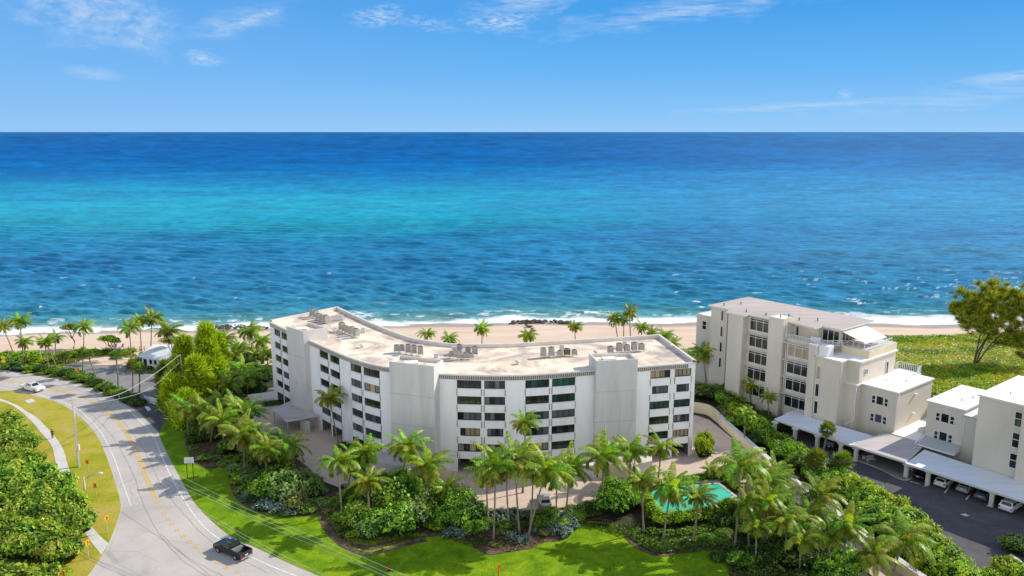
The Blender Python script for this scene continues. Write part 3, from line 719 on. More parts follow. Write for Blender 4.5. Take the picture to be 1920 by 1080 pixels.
# louvred band below the roof edge
mb = MB(); s = .3
while s < FC.L[-1] - 1.4:
    inw = True
    a = s; b = min(s + 1.0, FC.L[-1] - 1.4)
    mb.face([fp(a, .03, 16.22), fp(b, .03, 16.22), fp(b, .03, 16.86), fp(a, .03, 16.86)], 'taupe' if s < 22 else 'findark')
    s = b
mb.build('band_backing', blk)
mb = MB(); s = .4
while s < FC.L[-1] - 1.5:
    p = FC.at(s); nn = FC.nrm(s); mb.box((p.x + nn.x * .10, p.y + nn.y * .10, 16.54), (.17 if s > 22 else .27, .16, .66), 'fin', math.atan2(nn.y, nn.x) + math.pi / 2); s += .36
mb.build('fin_band', blk)
# windows, each a frame with a pane
CURT = {'dark': [(.012, .016, .018), (.02, .026, .026), (.03, .035, .03)], 'grey': [(.10, .115, .125), (.15, .165, .175), (.06, .07, .08)], 'teal': [(.02, .07, .062), (.03, .10, .085), (.015, .04, .038)], 'beige': [(.42, .32, .22), (.33, .25, .17), (.25, .22, .16)], 'green': [(.02, .035, .014), (.035, .05, .018), (.012, .016, .012)]}
kinds = {(6, 3): 'beige', (7, 3): 'grey', (6, 4): 'beige', (7, 4): 'beige', (6, 2): 'grey', (7, 2): 'grey', (7, 1): 'grey', (8, 0): 'teal', (9, 0): 'teal', (9, 1): 'teal', (8, 2): 'grey', (9, 2): 'grey', (8, 3): 'grey', (8, 4): 'beige', (10, 2): 'teal', (11, 2): 'teal', (10, 0): 'beige', (11, 0): 'beige', (10, 1): 'grey', (5, 1): 'beige', (5, 2): 'green', (5, 4): 'teal', (4, 1): 'grey', (4, 3): 'grey', (4, 4): 'grey', (10, 3): 'green', (11, 4): 'beige', (8, 1): 'dark', (3, 0): 'green', (2, 0): 'green'}
def window(parent, P, n_seg, kind, frame='frame', fw=.07, rnd=None, transom=None, label=None):
    """P(u, d, v): u,v in 0..1 over the opening, d metres out from the pane plane"""
    rnd = rnd or random
    mbf = MB(); mbp = MB()
    W = (Vector(P(1, 0, 0)) - Vector(P(0, 0, 0))).length; Hh = P(0, 0, 1)[2] - P(0, 0, 0)[2]
    fu = fw / W; fv = fw / Hh
    def bar(u0, u1, v0, v1, d=.06):
        q = [P(u0, d, v0), P(u1, d, v0), P(u1, d, v1), P(u0, d, v1)]; r = [P(u0, -.01, v0), P(u1, -.01, v0), P(u1, -.01, v1), P(u0, -.01, v1)]
        mbf.face(q, frame)
        for i in range(4): mbf.face([r[i], r[(i + 1) % 4], q[(i + 1) % 4], q[i]], frame)
    bar(0, 1, 0, fv * 1.3); bar(0, 1, 1 - fv, 1); bar(0, fu, fv, 1 - fv); bar(1 - fu, 1, fv, 1 - fv)
    cuts = [0] + [k / n_seg for k in range(1, n_seg)] + [1]
    for c in cuts[1:-1]: bar(c - fu * .5, c + fu * .5, fv, 1 - fv)
    if transom: bar(fu, 1 - fu, transom - fv * .5, transom + fv * .5, .09)
    pal = CURT[kind]
    plain = frame == 'wframe' and kind == 'dark'
    for a, b in zip(cuts[:-1], cuts[1:]):
        c0 = rnd.choice(pal if rnd.random() < .75 else CURT['dark'])
        m_ = 5
        for k in range(m_):
            u0 = a + (b - a) * k / m_; u1 = a + (b - a) * (k + 1) / m_; f_ = rnd.uniform(.8, 1.2)
            vs = rnd.uniform(.25, .5) if kind in ('dark', 'green') and not plain else 0
            c1 = tuple(min(.9, x * f_) for x in c0)
            if vs:
                c2 = tuple(x * rnd.uniform(1.2, 3.2) for x in c1)
                mbp.face([P(u0, 0, 0), P(u1, 0, 0), P(u1, 0, vs), P(u0, 0, vs)], 'pane', col=c2)
            mbp.face([P(u0, 0, vs), P(u1, 0, vs), P(u1, 0, 1), P(u0, 0, 1)], 'pane', col=c1)
    f = mbf.build('window', parent)
    if label: f['label'] = label
    mbp.build('pane', f); return f
rnd = random.Random(3)
for wi, (a, b) in enumerate(WIN):
    for k in range(5):
        kd = kinds.get((wi, k)) or rnd.choice(['dark', 'dark', 'grey', 'dark', 'green'])
        nseg = 4 if wi in (6, 7, 8, 9) else 3
        if wi >= 10: nseg = 4
        ins_ = .0
        aa, bb = a, b
        if (wi, k) in ((6, 3), (7, 3), (11, 1), (10, 1)): aa += .45; bb -= .3
        z0, z1 = ZB[k], ZT[k]
        if (aa, bb) != (a, b):
            for (u, v) in ((a, aa), (bb, b)):
                mb = MB(); mb.face([fp(u, -.12, z0), fp(v, -.12, z0), fp(v, -.12, z1), fp(u, -.12, z1)], 'white'); mb.build('window_infill', blk)
        P = lambda u, d, v, aa=aa, bb=bb, z0=z0, z1=z1: fp(aa + (bb - aa) * u, -.24 + d, z0 + (z1 - z0) * v)
        window(blk, P, nseg, kd, fw=.10, rnd=rnd)
        # spandrel panel below, with taupe end strips
        mb = MB(); zt_ = z0 - .06; zb_ = (ZT[k + 1] + .10) if k < 4 else 2.55
        seg = 3
        for q in range(seg):
            u = a + .10 + (b - a - .2) * q / seg; v = a + .10 + (b - a - .2) * (q + 1) / seg
            mb.face([fp(u, .13, zb_), fp(v, .13, zb_), fp(v, .13, zt_), fp(u, .13, zt_)], 'white')
            mb.face([fp(u, .13, zt_), fp(v, .13, zt_), fp(v, 0, zt_), fp(u, 0, zt_)], 'white')
            mb.face([fp(u, .13, zb_), fp(v, .13, zb_), fp(v, 0, zb_), fp(u, 0, zb_)][::-1], 'white')
        for e in (a + .1, b - .1): mb.face([fp(e, .13, zb_), fp(e, 0, zb_), fp(e, 0, zt_), fp(e, .13, zt_)], 'white')
        mb.build('spandrel_panel', blk)
        for e in (a - .10, b - .08):
            mb = MB(); mb.face([fp(e, .07, zb_ + .05), fp(e + .18, .07, zb_ + .05), fp(e + .18, .07, zt_), fp(e, .07, zt_)], 'taupe')
            mb.face([fp(e, .07, zt_), fp(e + .18, .07, zt_), fp(e + .18, 0, zt_), fp(e, 0, zt_)], 'taupe'); mb.build('end_strip', blk)
# stair towers
def hollow(mb, P, z0, z1, m, cap='cap', drop=.55, th=.28, fl='roof'):
    mb.walls(P, z0, z1, m); I = offset_poly(P, th); n = len(P)
    for i in range(n):
        a, b, c, d = P[i], P[(i + 1) % n], I[(i + 1) % n], I[i]
        q = [(*a, z1), (*b, z1), (*c, z1), (*d, z1)]
        v = (Vector(q[1]) - Vector(q[0])).cross(Vector(q[2]) - Vector(q[0]))
        mb.face(q if v.z > 0 else q[::-1], cap)
        mb.face([(*d, z1 - drop), (*c, z1 - drop), (*c, z1), (*d, z1)], cap)
    mb.poly(I, z1 - drop, fl)
for P in ([(-43.8, 150.9), (-39.5, 146.9), (-35.6, 149.9), (-40.2, 154.2)], [(-20.2, 126.7), (-12.6, 124.0), (-11.4, 127.8), (-19.0, 130.6)], [(13.9, 126.9), (20.9, 128.1), (20.2, 132.0), (13.1, 131.6)]):
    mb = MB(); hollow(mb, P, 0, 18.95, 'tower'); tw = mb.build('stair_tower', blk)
    mb = MB(); c = sum(p[0] for p in P) / 4, sum(p[1] for p in P) / 4
    mb.box((c[0] - .8, c[1] - .3, 18.6), (2.2, 1.6, .45), 'cap', .15, 'whiteroof'); mb.build('hatch', tw)
    # shallow joint lines
    a, b = Vector(P[0]), Vector(P[1]); d = (b - a).normalized(); nn = Vector((d.y, -d.x)); mb = MB(); mid = (a + b) / 2
    for z in (3.1, 8.3, 13.6): mb.box((mid.x + nn.x * .012, mid.y + nn.y * .012, z), ((b - a).length - .1, .03, .05), 'taupe', math.atan2(d.y, d.x))
    mb.build('joint_line', tw)
# entrance canopy, left wing
mb = MB(); C = [G(510, 768, 2.9), G(537, 790, 2.9), G(597, 779, 2.9), G(575, 772, 2.9), G(546, 752, 2.9)]
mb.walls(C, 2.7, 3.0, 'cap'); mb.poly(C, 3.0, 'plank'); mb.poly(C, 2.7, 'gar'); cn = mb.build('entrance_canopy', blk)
for q in ((513, 770), (538, 789), (586, 780)): x, y = G(*q, 2.9); mb = MB(); mb.tube([(x, y + .3, .1), (x, y + .3, 2.7)], .09, 'steel'); mb.build('canopy_post', cn)
mb = MB(); a = Vector(G(563, 806)); b = Vector(G(580, 815)); mb.box(((a.x + b.x) / 2, (a.y + b.y) / 2 + .5, 1.2), ((b - a).length, .25, 2.2), 'tower', math.atan2(b.y - a.y, b.x - a.x)); mb.build('screen_wall', blk)
# low garage roofs and stairs in front
def lowblock(name, pxs, z, m='tower', top='pinkroof', z0=0):
    P = [G(px, py, z) for px, py in pxs]; mb = MB(); mb.walls(P, z0, z, m); mb.poly(P, z, top); return mb.build(name, blk)
lowblock('garage_canopy', [(700, 846), (760, 850), (818, 862), (818, 878), (745, 873), (698, 866)], 2.6)
lowblock('garage_wall', [(818, 878), (846, 879), (846, 868), (818, 866)], 2.3, 'sand_stucco', 'cap')
P = [G(820, 880, 1.2), G(848, 882, 1.2), G(848, 868, 1.2)]
mb = MB(); 
for i in range(9):
    x, y = G(822 + i * 2.9, 884, 0); mb.box((x, y + 1.6, .14 + .3 * i / 1.0 * .9), (.27, 1.2, .28 + .54 * i), 'concrete')
mb.build('outside_stair', blk)
mb = MB()
def rail(mb, pts, m='wframe', r=.035, posts=True, z0=None):
    mb.tube(pts, r, m, 5)
    for p in pts: mb.tube([(p[0], p[1], (z0 if z0 is not None else p[2] - 1)), p], r, m, 5)
a = Vector((-12.2, 124.2)); 
rail(mb, [(-11.2, 124.0, 3.6), (-8.7, 124.4, 3.6), (-8.7, 125.1, 3.6)], 'taupe'); rail(mb, [(-14.6, 123.6, 3.4), (-11.2, 124.0, 4.4), (-8.9, 124.2, 4.4)], 'taupe', z0=2.5)
mb.build('stair_rail', blk)
lowblock('garage_wall', [(1086, 872), (1119, 873), (1119, 856), (1086, 855)], 2.3, 'tower', 'cap')
lowblock('garage_wall', [(1192, 871), (1223, 864), (1222, 852), (1190, 856)], 2.3, 'tower', 'cap')
lowblock('garage_canopy', [(1122, 870), (1185, 870), (1192, 857), (1122, 854)], 2.5, 'sand_stucco', 'pinkroof')
mb = MB(); x, y = G(1305, 858); 
mb.build if 0 else None
# ------------------------------------------------------------------ rooftop plant: each a thing
def condenser(kind, w=.95, h=1.0):
    body = MB(); c = 'ac' if kind != 'rust' else 'acb'
    body.box((0, 0, .45 + h / 2), (w, w, h), c, 0, 'ac_top')
    for i in range(6): body.box((0, 0, .45 + .1 + i * (h - .2) / 5), (w + .03, w + .03, .025), 'fin' if kind != 'rust' else 'acb')
    fan = MB(); fan.tube([(0, 0, .45 + h), (0, 0, .45 + h + .07)], w * .36, 'dark', 14)
    grille = MB()
    for k in range(4): grille.box((0, 0, .45 + h + .085), (w * .8, .03, .02), 'ac_top', k * math.pi / 4)
    st = MB()
    for sx_ in (-1, 1):
        for sy_ in (-1, 1): st.box((sx_ * w * .4, sy_ * w * .4, .225), (.07, .07, .45), 'steel')
    st.box((0, -w * .4, .42), (w * 1.25, .08, .06), 'steel'); st.box((0, w * .4, .42), (w * 1.25, .08, .06), 'steel')
    return body.mesh('casing'), fan.mesh('fan'), grille.mesh('grille'), st.mesh('stand')
CK = {k: condenser(k, *a) for k, a in {'std': (.95, 1.0), 'tall': (.95, 1.35), 'rust': (1.05, .95), 'small': (.85, .75)}.items()}
rows = [('in the back row at the far left roof end', 10, [(586.5, 594), (592, 597), (598, 600.5), (604.5, 603.5), (611, 606.5)], ['tall', 'tall', 'std', 'std', 'tall']),
        ('in the row behind the left stair tower', 10, [(641.5, 621), (647, 624), (653, 626.5), (660, 629.5), (668, 633)], ['tall', 'std', 'std', 'tall', 'tall']),
        ('in the row above the middle stair tower', 0, [(744, 661.5), (754, 661.5), (765.5, 664), (776.5, 665.5), (788.5, 667.5)], ['std', 'std', 'tall', 'tall', 'tall']),
        ('in the cluster right of the middle tower', 0, [(846.5, 672), (861.5, 664), (861.5, 674.5), (872.5, 674), (877.5, 666), (883, 674.5), (890.5, 667.5)], ['small', 'tall', 'tall', 'small', 'std', 'small', 'tall']),
        ('in the row left of the right stair tower', 0, [(1018.8, 671), (1033.7, 669.5), (1050, 669.5), (1063, 668), (1077, 668)], ['tall', 'tall', 'small', 'rust', 'small']),
        ('in the row behind the right stair tower', 0, [(1144.5, 664), (1161, 661.5), (1175.3, 661), (1189, 660), (1202.5, 659)], ['std', 'tall', 'std', 'tall', 'std'])]
for place, rz, pos, kd in rows:
    obs = []
    for (px, py), k in zip(pos, kd):
        x, y = G(px, py, ROOFZ)
        o = thing('air_conditioner', (x, y, ROOFZ), '', 'air conditioner', 'air conditioning units on the roof', R(-40) if rz else R(6)); obs.append(o)
        for me, nm in zip(CK[k], ('casing', 'fan', 'grille', 'stand')):
            link(me, nm, o)
    label_row(obs, 'grey air conditioner', place)
vm = MB(); vm.tube([(0, 0, 0), (0, 0, .45)], .28, 'vent', 12); vm.tube([(0, 0, .45), (0, 0, .55), (0, 0, .72)], [.48, .5, .2], 'vent', 14); vme = vm.mesh('roof_vent')
obs = []
for px, py in ((589, 591.5), (630, 625), (679, 652), (616, 624), (971, 683), (1117, 664), (1259, 653)):
    x, y = G(px, py, ROOFZ); o = link(vme, 'roof_vent', None, (x, y, ROOFZ)); tag(o, '', 'roof vent', 'domed vents on the long roof'); obs.append(o)
label_row(obs, 'small domed vent', 'on the long cream roof')
obs = []
for px, py, hh in ((640, 600, 1.0), (681, 624, 1.0), (852, 662, 1.1), (935, 650, .6), (1053, 659, 1.2), (1171, 652, 1.2), (818, 671, .7)):
    x, y = G(px, py, ROOFZ); b = MB(); b.box((0, 0, hh / 2), (.8, .25, hh), 'cap'); b.box((0, 0, hh + .04), (.95, .4, .08), 'vent')
    o = b.build('roof_hood', None, False, loc=(x, y, ROOFZ)); tag(o, '', 'duct hood', 'upright duct hoods on the long roof'); obs.append(o)
label_row(obs, 'upright duct hood', 'on the long cream roof')
x, y = G(619, 623, ROOFZ); b = MB(); b.tube([(x, y, ROOFZ), (x, y, ROOFZ + 1.5)], .05, 'steel', 6); b.tube([(x, y, ROOFZ + 1.2), (x - .25, y, ROOFZ + 1.6)], .03, 'steel', 5); b.tube([(x, y, ROOFZ + 1.2), (x + .3, y, ROOFZ + 1.6)], .03, 'steel', 5)
tag(b.build('antenna'), 'thin forked mast on the roof behind the left stair tower', 'antenna')
b = MB()
for (p, q) in (((1030, 672), (1085, 670)), ((840, 677), (888, 678)), ((585, 596), (616, 608)), ((640, 624), (672, 635))):
    a_, c_ = G(*p, ROOFZ), G(*q, ROOFZ); b.tube([(*a_, ROOFZ + .1), (*c_, ROOFZ + .1)], .07, 'cap', 6)
tag(b.build('pipe_run', kind='stuff'), 'pale pipes lying along the unit rows on the long roof', 'pipes')
# ------------------------------------------------------------------ beige blocks on the right, in a rotated frame
U = Vector((.62, -.785)).normalized(); Vv = Vector((.785, .62)).normalized(); O2 = Vector((42.3, 166.7)); RU = math.atan2(U.y, U.x)
def uv(u, v): p = O2 + U * u + Vv * v; return (p.x, p.y)
def UVP(L): return [uv(*p) for p in L]
def rect(u0, u1, v0, v1): return UVP([(u0, v0), (u1, v0), (u1, v1), (u0, v1)])
def wall_window(parent, u0, u1, z0, z1, v, n=3, frame='wframe', kind='dark', transom=None, rnd_=rnd, out=.05, label=None):
    P = lambda u, d, w_: (*uv(u0 + (u1 - u0) * u, v - out - d), z0 + (z1 - z0) * w_)
    return window(parent, P, n, kind, frame, .09, rnd_, transom, label)
def side_window(parent, v0, v1, z0, z1, u, n=2, frame='wframe', kind='dark', out=.05):
    P = lambda a, d, w_: (*uv(u + out + d, v0 + (v1 - v0) * a), z0 + (z1 - z0) * w_)
    return window(parent, P, n, kind, frame, .09, rnd)
def roofslab(parent, P, z, over=.35, th=.28, m='whiteroof', edge='cap', name='roof'):
    mb = MB(); Q = offset_poly(P, -over); mb.walls(Q, z - th, z, edge); mb.poly(Q, z, m)
    n = len(P)
    I = offset_poly(P, -over)
    for t_ in tessellate_polygon([[Vector((*p, 0)) for p in Q]]):
        q = [Q[k] for k in t_]; a = (Vector(q[1]) - Vector(q[0])); b = (Vector(q[2]) - Vector(q[0]))
        if a.x * b.y - a.y * b.x > 0: q = q[::-1]
        mb.face([(*p, z - th) for p in q], edge)
    return mb.build(name, parent)
B2 = thing('apartment_building', (*uv(15, 5), 0), 'tall beige apartment block with a mauve flat roof and rows of triple windows', 'building')
mb = MB()
mb.walls(UVP([(0, .4), (4.2, .4), (4.2, 4.0), (6.2, 4.0), (6.2, -2), (9.8, -2), (9.8, -.2), (15.2, -.2), (15.2, 6), (19, 6), (19, -.5), (24.9, -.5), (24.9, 13.5), (0, 13.5)]), 0, 16.4, 'beige')
mb.walls(UVP([(0, .4), (4.2, .4), (4.2, 4.0), (6.2, 4.0), (6.2, -2), (9.8, -2), (9.8, -.2), (15.2, -.2), (15.2, 2.2), (24.0, 2.2), (24.0, 3.2), (28.0, 3.2), (28, 13.5), (0, 13.5)]), 16.4, 19.35, 'beige')
mb.walls(rect(24.9, 28.3, 3.2, 13.5), 0, 16.4, 'beige')
mb.build('wall', B2)
mb = MB(); mb.poly(rect(18, 28.5, -.5, 6), 16.42, 'concrete'); mb.build('balcony_floor', B2)
mb = MB(); hollow(mb, rect(15.4, 18.7, -1.5, 3.0), 0, 20.3, 'beige', 'cap', .25, .2, 'whiteroof'); mb.build('pier_tower', B2)
mb = MB(); hollow(mb, rect(25.0, 26.5, -2.5, .2), 0, 16.9, 'beige', 'cap', .1, .15, 'whiteroof'); mb.build('pier', B2)
mb = MB(); hollow(mb, rect(-6.2, 0, 3.5, 11), 0, 16.3, 'beige', 'cap', .25, .25, 'whiteroof'); sw = mb.build('side_wing', B2)
wall_window(B2, -4.6, -3.4, 13.0, 15.0, 3.5, 1, transom=.5)
roofslab(B2, UVP([(-.3, .2), (4.4, .2), (4.4, 2), (6.0, -2.1), (10.0, -2.1), (10.0, -.5), (15.4, -.6), (18.9, .4), (24.6, -.4), (24.6, 2.3), (28.4, 2.3), (28.4, 13.8), (-.3, 13.8)]), 19.65, .25, .3, 'pinkroof')
for (u, v) in ((2, 2), (3.4, 6), (8.6, .6), (13, 1), (17, 0), (17.8, 1.6), (19.6, 2.4), (22, 5)): mb = MB(); mb.tube([(*uv(u, v), 19.6), (*uv(u, v), 20.25 if u not in (17, 17.8) else 20.8)], .1, 'dark', 6); mb.build('vent_pipe', B2)
for k in range(5):
    zt_ = 19.0 - 3.4 * k
    if k < 5:
        wall_window(B2, 10.3, 14.9, zt_ - 2.6, zt_, -.2, 3, transom=.80, kind='dark')
        mb = MB(); c = uv(12.5, -.6); mb.box((*c, zt_ + .12), (5.2, .8, .09), 'cap', RU); mb.build('window_shade', B2)
    if k > 0:
        wall_window(B2, 19.4, 24.2, zt_ - 2.6, zt_, -.5, 3, transom=.80, kind='beige' if k == 1 else 'dark')
        mb = MB(); c = uv(21.6, -1.0); mb.box((*c, zt_ + .12), (5.6, .9, .09), 'cap', RU); mb.build('window_shade', B2)
    if k < 4: wall_window(B2, 2.6, 3.3, zt_ - 2.3, zt_, .4, 1)
# slit windows beside the pier
for z0 in (3.6, 7.0, 10.4): wall_window(B2, 26.75, 27.6, z0, z0 + 2.6, -2.2, 1, kind='beige' if z0 > 10 else 'dark')
# penthouse glazing, rails, awning
wall_window(B2, 24.3, 27.8, 16.6, 18.9, 3.2, 3); side_window(B2, 3.6, 8.5, 16.6, 18.9, 28.0, 4)
wall_window(B2, 19.2, 19.9, 16.5, 18.5, 2.2, 1)
mb = MB()
def rail_uv(mb, L, z, h=1.0, m='wframe', gap=.28):
    for (a, b) in zip(L[:-1], L[1:]):
        A = Vector((*uv(*a), z)); B = Vector((*uv(*b), z)); ln = (B - A).length; n_ = max(1, int(ln / gap))
        mb.tube([A + Vector((0, 0, h)), B + Vector((0, 0, h))], .05, m, 5); mb.tube([A + Vector((0, 0, .12)), B + Vector((0, 0, .12))], .04, m, 5)
        for i in range(n_ + 1):
            p = A.lerp(B, i / n_); mb.box((p.x, p.y, z + h / 2), (.07, .07, h), m, RU)
rail_uv(mb, [(18.8, -.75), (25.0, -.75)], 16.4, 1.05, gap=.3); rail_uv(mb, [(26.5, -.4), (29.3, 3.5), (33.5, 3.9), (33.5, 12)], 16.4, 1.05, gap=.9); mb.build('balcony_rail', B2)
mb = MB(); q = [(*uv(28.2, 3.2), 19.0), (*uv(28.2, 11.5), 19.0), (*uv(32.6, 11.5), 17.6), (*uv(32.6, 3.6), 17.6)]
mb.face(q[::-1] if (Vector(q[1]) - Vector(q[0])).cross(Vector(q[2]) - Vector(q[0])).z < 0 else q, 'awning')
mb.face([q[3], q[2], (q[2][0], q[2][1], 17.35), (q[3][0], q[3][1], 17.35)], 'awning')
for i in (2, 3): mb.tube([q[i], (q[i][0], q[i][1], 16.4)], .05, 'wframe', 5)
mb.build('awning', B2)
mb = MB(); mb.prism(rect(28.0, 33.8, 3.2, 13.5), 14.9, 16.38, 'sand_stucco', 'concrete'); mb.build('terrace_upstand', B2)
mb = MB(); mb.box((*uv(24.4, .8), 17.0), (1.9, .6, 1.1), 'wframe', RU); mb.build('planter', B2)
mb = MB(); mb.box((*uv(27.5, -.7), 15.9), (1.9, 1.9, 1.9), 'wframe', RU, 'whiteroof'); mb.build('roof_box', B2)
mb = MB(); mb.tube([(*uv(18.9, -.7), 19.3), (*uv(18.9, -.7), 14.3), (*uv(19.1, -.8), 13.8), (*uv(19.1, -.8), .5)], .07, 'wframe', 6); mb.build('downpipe', B2); mb = MB(); mb.tube([(*uv(31.7, -2.3), 14.7), (*uv(31.7, -2.3), 10.8)], .06, 'wframe', 6); mb.build('downpipe', B2); mb = MB(); mb.tube([(*uv(33.75, -.3), 10.3), (*uv(33.75, -.3), 3.8), (*uv(33.2, -1.2), 3.4), (*uv(33, -2), 3.2)], .07, 'wframe', 6); mb.build('downpipe', B2); mb = MB(); mb.tube([(*uv(40.75, 1.5), 10.3), (*uv(40.75, 1.5), 3.4)], .08, 'wframe', 6)
mb.build('downpipe', B2)
# four-storey wing
mb = MB(); W2 = UVP([(26.4, -2.2), (31.4, -2.2), (31.4, 0), (33.8, .2), (33.8, 13.4), (26.4, 13.4)]); mb.walls(W2, 0, 14.7, 'beige'); mb.build('wing_wall', B2)
roofslab(B2, W2, 14.95, .3, .3)
side_window(B2, 2.0, 3.1, 12.0, 13.2, 33.8, 2); side_window(B2, 9.9, 10.8, 10.7, 13.2, 33.8, 1)
# three-storey wing
mb = MB(); W3 = UVP([(31.3, -.3), (33.7, -.3), (33.7, 1.4), (40.5, 1.4), (40.5, 14.7), (31.3, 14.7)]); mb.walls(W3, 0, 10.4, 'beige'); mb.build('wing_wall', B2)
roofslab(B2, W3, 10.65, .25, .28)
def trio(parent, u, z, v, kind='dark'):
    wall_window(parent, u, u + .75, z, z + 1.55, v, 1, kind='dark', transom=.5); wall_window(parent, u + .85, u + 2.25, z, z + 1.7, v, 1, kind=kind); wall_window(parent, u + 2.35, u + 3.1, z, z + 1.55, v, 1, kind='dark', transom=.5)
trio(B2, 35.9, 7.4, 1.4); trio(B2, 35.9, 4.0, 1.4, 'grey')
side_window(B2, .0, .6, 8.0, 9.0, 33.7, 1); side_window(B2, .0, .6, 4.6, 5.6, 33.7, 1)
for (v, z) in ((8.0, 8.9), (7.8, 5.3)): c = uv(40.75, v); mb = MB(); mb.box((*c, z), (.5, .3, .35), 'awning', RU); mb.build('wall_lamp', B2)
# lattice deck behind
mb = MB(); mb.prism(rect(33.2, 37.6, 14.75, 16.4), 0, 10.5, 'beige', 'whiteroof'); mb.build('deck', B2)
mb = MB(); rail_uv(mb, [(33.3, 14.9), (33.3, 16.2), (37.5, 16.3), (37.5, 14.9)], 10.5, 1.5, gap=.35)
mb.build('deck_rail', B2)
# low terraces between the blocks
mb = MB(); T = rect(40.5, 45.6, .3, 14); mb.walls(T, 0, 3.2, 'sand_stucco'); mb.poly(T, 3.2, 'whiteroof'); mb.box((*uv(41.5, 13.9), 4.2), (2.4, .2, 2), 'sand_stucco', RU); mb.build('terrace', B2)
mb = MB()
for k in range(5): mb.box((*uv(43.6 + k * .5, 5.5 + k * .35), 3.5 + .08 * (k % 2)), (1.2, 1.3, .6 + .2 * (k % 2)), 'tower', RU + .1 * k)
mb.build('parapet_step', B2)
B3 = thing('apartment_building', (*uv(52, 5), 0), 'stepped beige block with bright white roofs at the right edge', 'building')
mb = MB(); A = rect(45.6, 51.6, 1.8, 15.2); mb.walls(A, 0, 10.2, 'beige'); mb.build('wall', B3); roofslab(B3, A, 10.45, .25, .26)
mb = MB(); A = rect(51.6, 55.2, 1.6, 15.2); mb.walls(A, 0, 9.3, 'beige'); mb.build('link_wall', B3); roofslab(B3, A, 9.6, .1, .2, 'metalroof')
mb = MB(); A = rect(55.0, 76, -2.0, 13.8); mb.walls(A, 0, 14.5, 'beige'); mb.build('tall_wall', B3); roofslab(B3, A, 14.8, .25, .28)
mb = MB(); A = rect(61.6, 66, -3.0, -1.8); mb.walls(A, 0, 14.2, 'beige'); mb.poly(A, 14.2, 'whiteroof'); mb.build('bay_wall', B3)
trio(B3, 47.1, 7.2, 1.8); trio(B3, 47.1, 3.9, 1.8)
for z0 in (4.2, 7.6, 11.0): wall_window(B3, 60.3, 61.4, z0, z0 + 2.5, -2.0, 1, transom=.55, kind='green' if z0 > 10 else 'dark')
mb = MB(); mb.tube([(*uv(51.9, 1.2), 9.2), (*uv(51.9, 1.2), 3.9)], .07, 'wframe', 6); mb.build('downpipe', B3); mb = MB(); mb.tube([(*uv(45.4, 1.9), 4.3), (*uv(45.4, -1.3), 3.2)], .12, 'wframe', 6); mb.build('downpipe', B3)
mb = MB(); a, b, c, d = (*uv(45.8, 1.8), 4.1), (*uv(51.7, 1.8), 4.1), (*uv(51.9, -1.3), 3.3), (*uv(45.7, -1.3), 3.3)
mb.face([d, c, b, a], 'shingle'); mb.face([(*d[:2], 3.1), (*c[:2], 3.1), c, d], 'wframe'); mb.face([(*c[:2], 3.1), (*b[:2], 3.1), b, c], 'wframe'); mb.build('shingle_lean_to', B3)
for (u, v, z) in ((49.3, 6, 10.45), (49.9, 9, 10.45), (58, 2, 14.8), (62, 6, 14.8), (36, 6, 10.65), (38.5, 8.5, 10.65), (30.5, 4, 14.95)): mb = MB(); mb.tube([(*uv(u, v), z - .1), (*uv(u, v), z + .35)], .11, 'ac_top', 6); mb.build('vent_pipe', B3 if u > 45 else B2)
mb = MB(); mb.box((*uv(64, 1.5), 15.1), (2.2, 1.6, .6), 'cap', RU); mb.build('roof_hatch', B3)
# carport
def slabroof(name, P, z, m, par, th=.32):
    mb = MB(); mb.walls(P, z - th, z, 'cap'); mb.poly(P, z, m)
    for t_ in tessellate_polygon([[Vector((*p, 0)) for p in P]]):
        q = [P[k] for k in t_]; a = (Vector(q[1]) - Vector(q[0])); b = (Vector(q[2]) - Vector(q[0]))
        if a.x * b.y - a.y * b.x > 0: q = q[::-1]
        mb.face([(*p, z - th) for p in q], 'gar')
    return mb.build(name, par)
cp = thing('carport', (*uv(45, -6), 0), 'long carport with pale flat roof on square posts below the beige blocks', 'carport')
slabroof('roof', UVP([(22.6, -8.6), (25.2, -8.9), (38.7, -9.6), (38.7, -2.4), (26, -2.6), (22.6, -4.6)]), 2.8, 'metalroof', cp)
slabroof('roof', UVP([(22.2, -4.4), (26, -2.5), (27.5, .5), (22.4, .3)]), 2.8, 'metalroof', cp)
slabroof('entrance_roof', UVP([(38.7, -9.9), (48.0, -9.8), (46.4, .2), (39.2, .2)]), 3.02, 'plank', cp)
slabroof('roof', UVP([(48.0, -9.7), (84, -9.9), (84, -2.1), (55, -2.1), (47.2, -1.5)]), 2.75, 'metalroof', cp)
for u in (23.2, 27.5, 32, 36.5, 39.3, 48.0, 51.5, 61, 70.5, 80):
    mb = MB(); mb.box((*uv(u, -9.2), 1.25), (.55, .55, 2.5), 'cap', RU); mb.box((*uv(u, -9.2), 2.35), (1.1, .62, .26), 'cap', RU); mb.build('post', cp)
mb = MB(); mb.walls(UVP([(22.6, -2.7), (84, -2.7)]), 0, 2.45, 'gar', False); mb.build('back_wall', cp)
mb = MB(); pt = catmull([(*uv(38.5, -9.0), 0), (*uv(41, -9.0), 0), (*uv(44, -9.4), 0), (*uv(47.7, -10.6), 0), (*uv(48.8, -9.8), 0)], 5); pt = [(p.x, p.y) for p in pt] + [uv(48.6, -2.7), uv(38.5, -2.7)]
mb.walls(pt, .06, .22, 'kerb'); mb.poly(pt, .22, 'lot'); mb.build('entrance_floor', kind='structure')
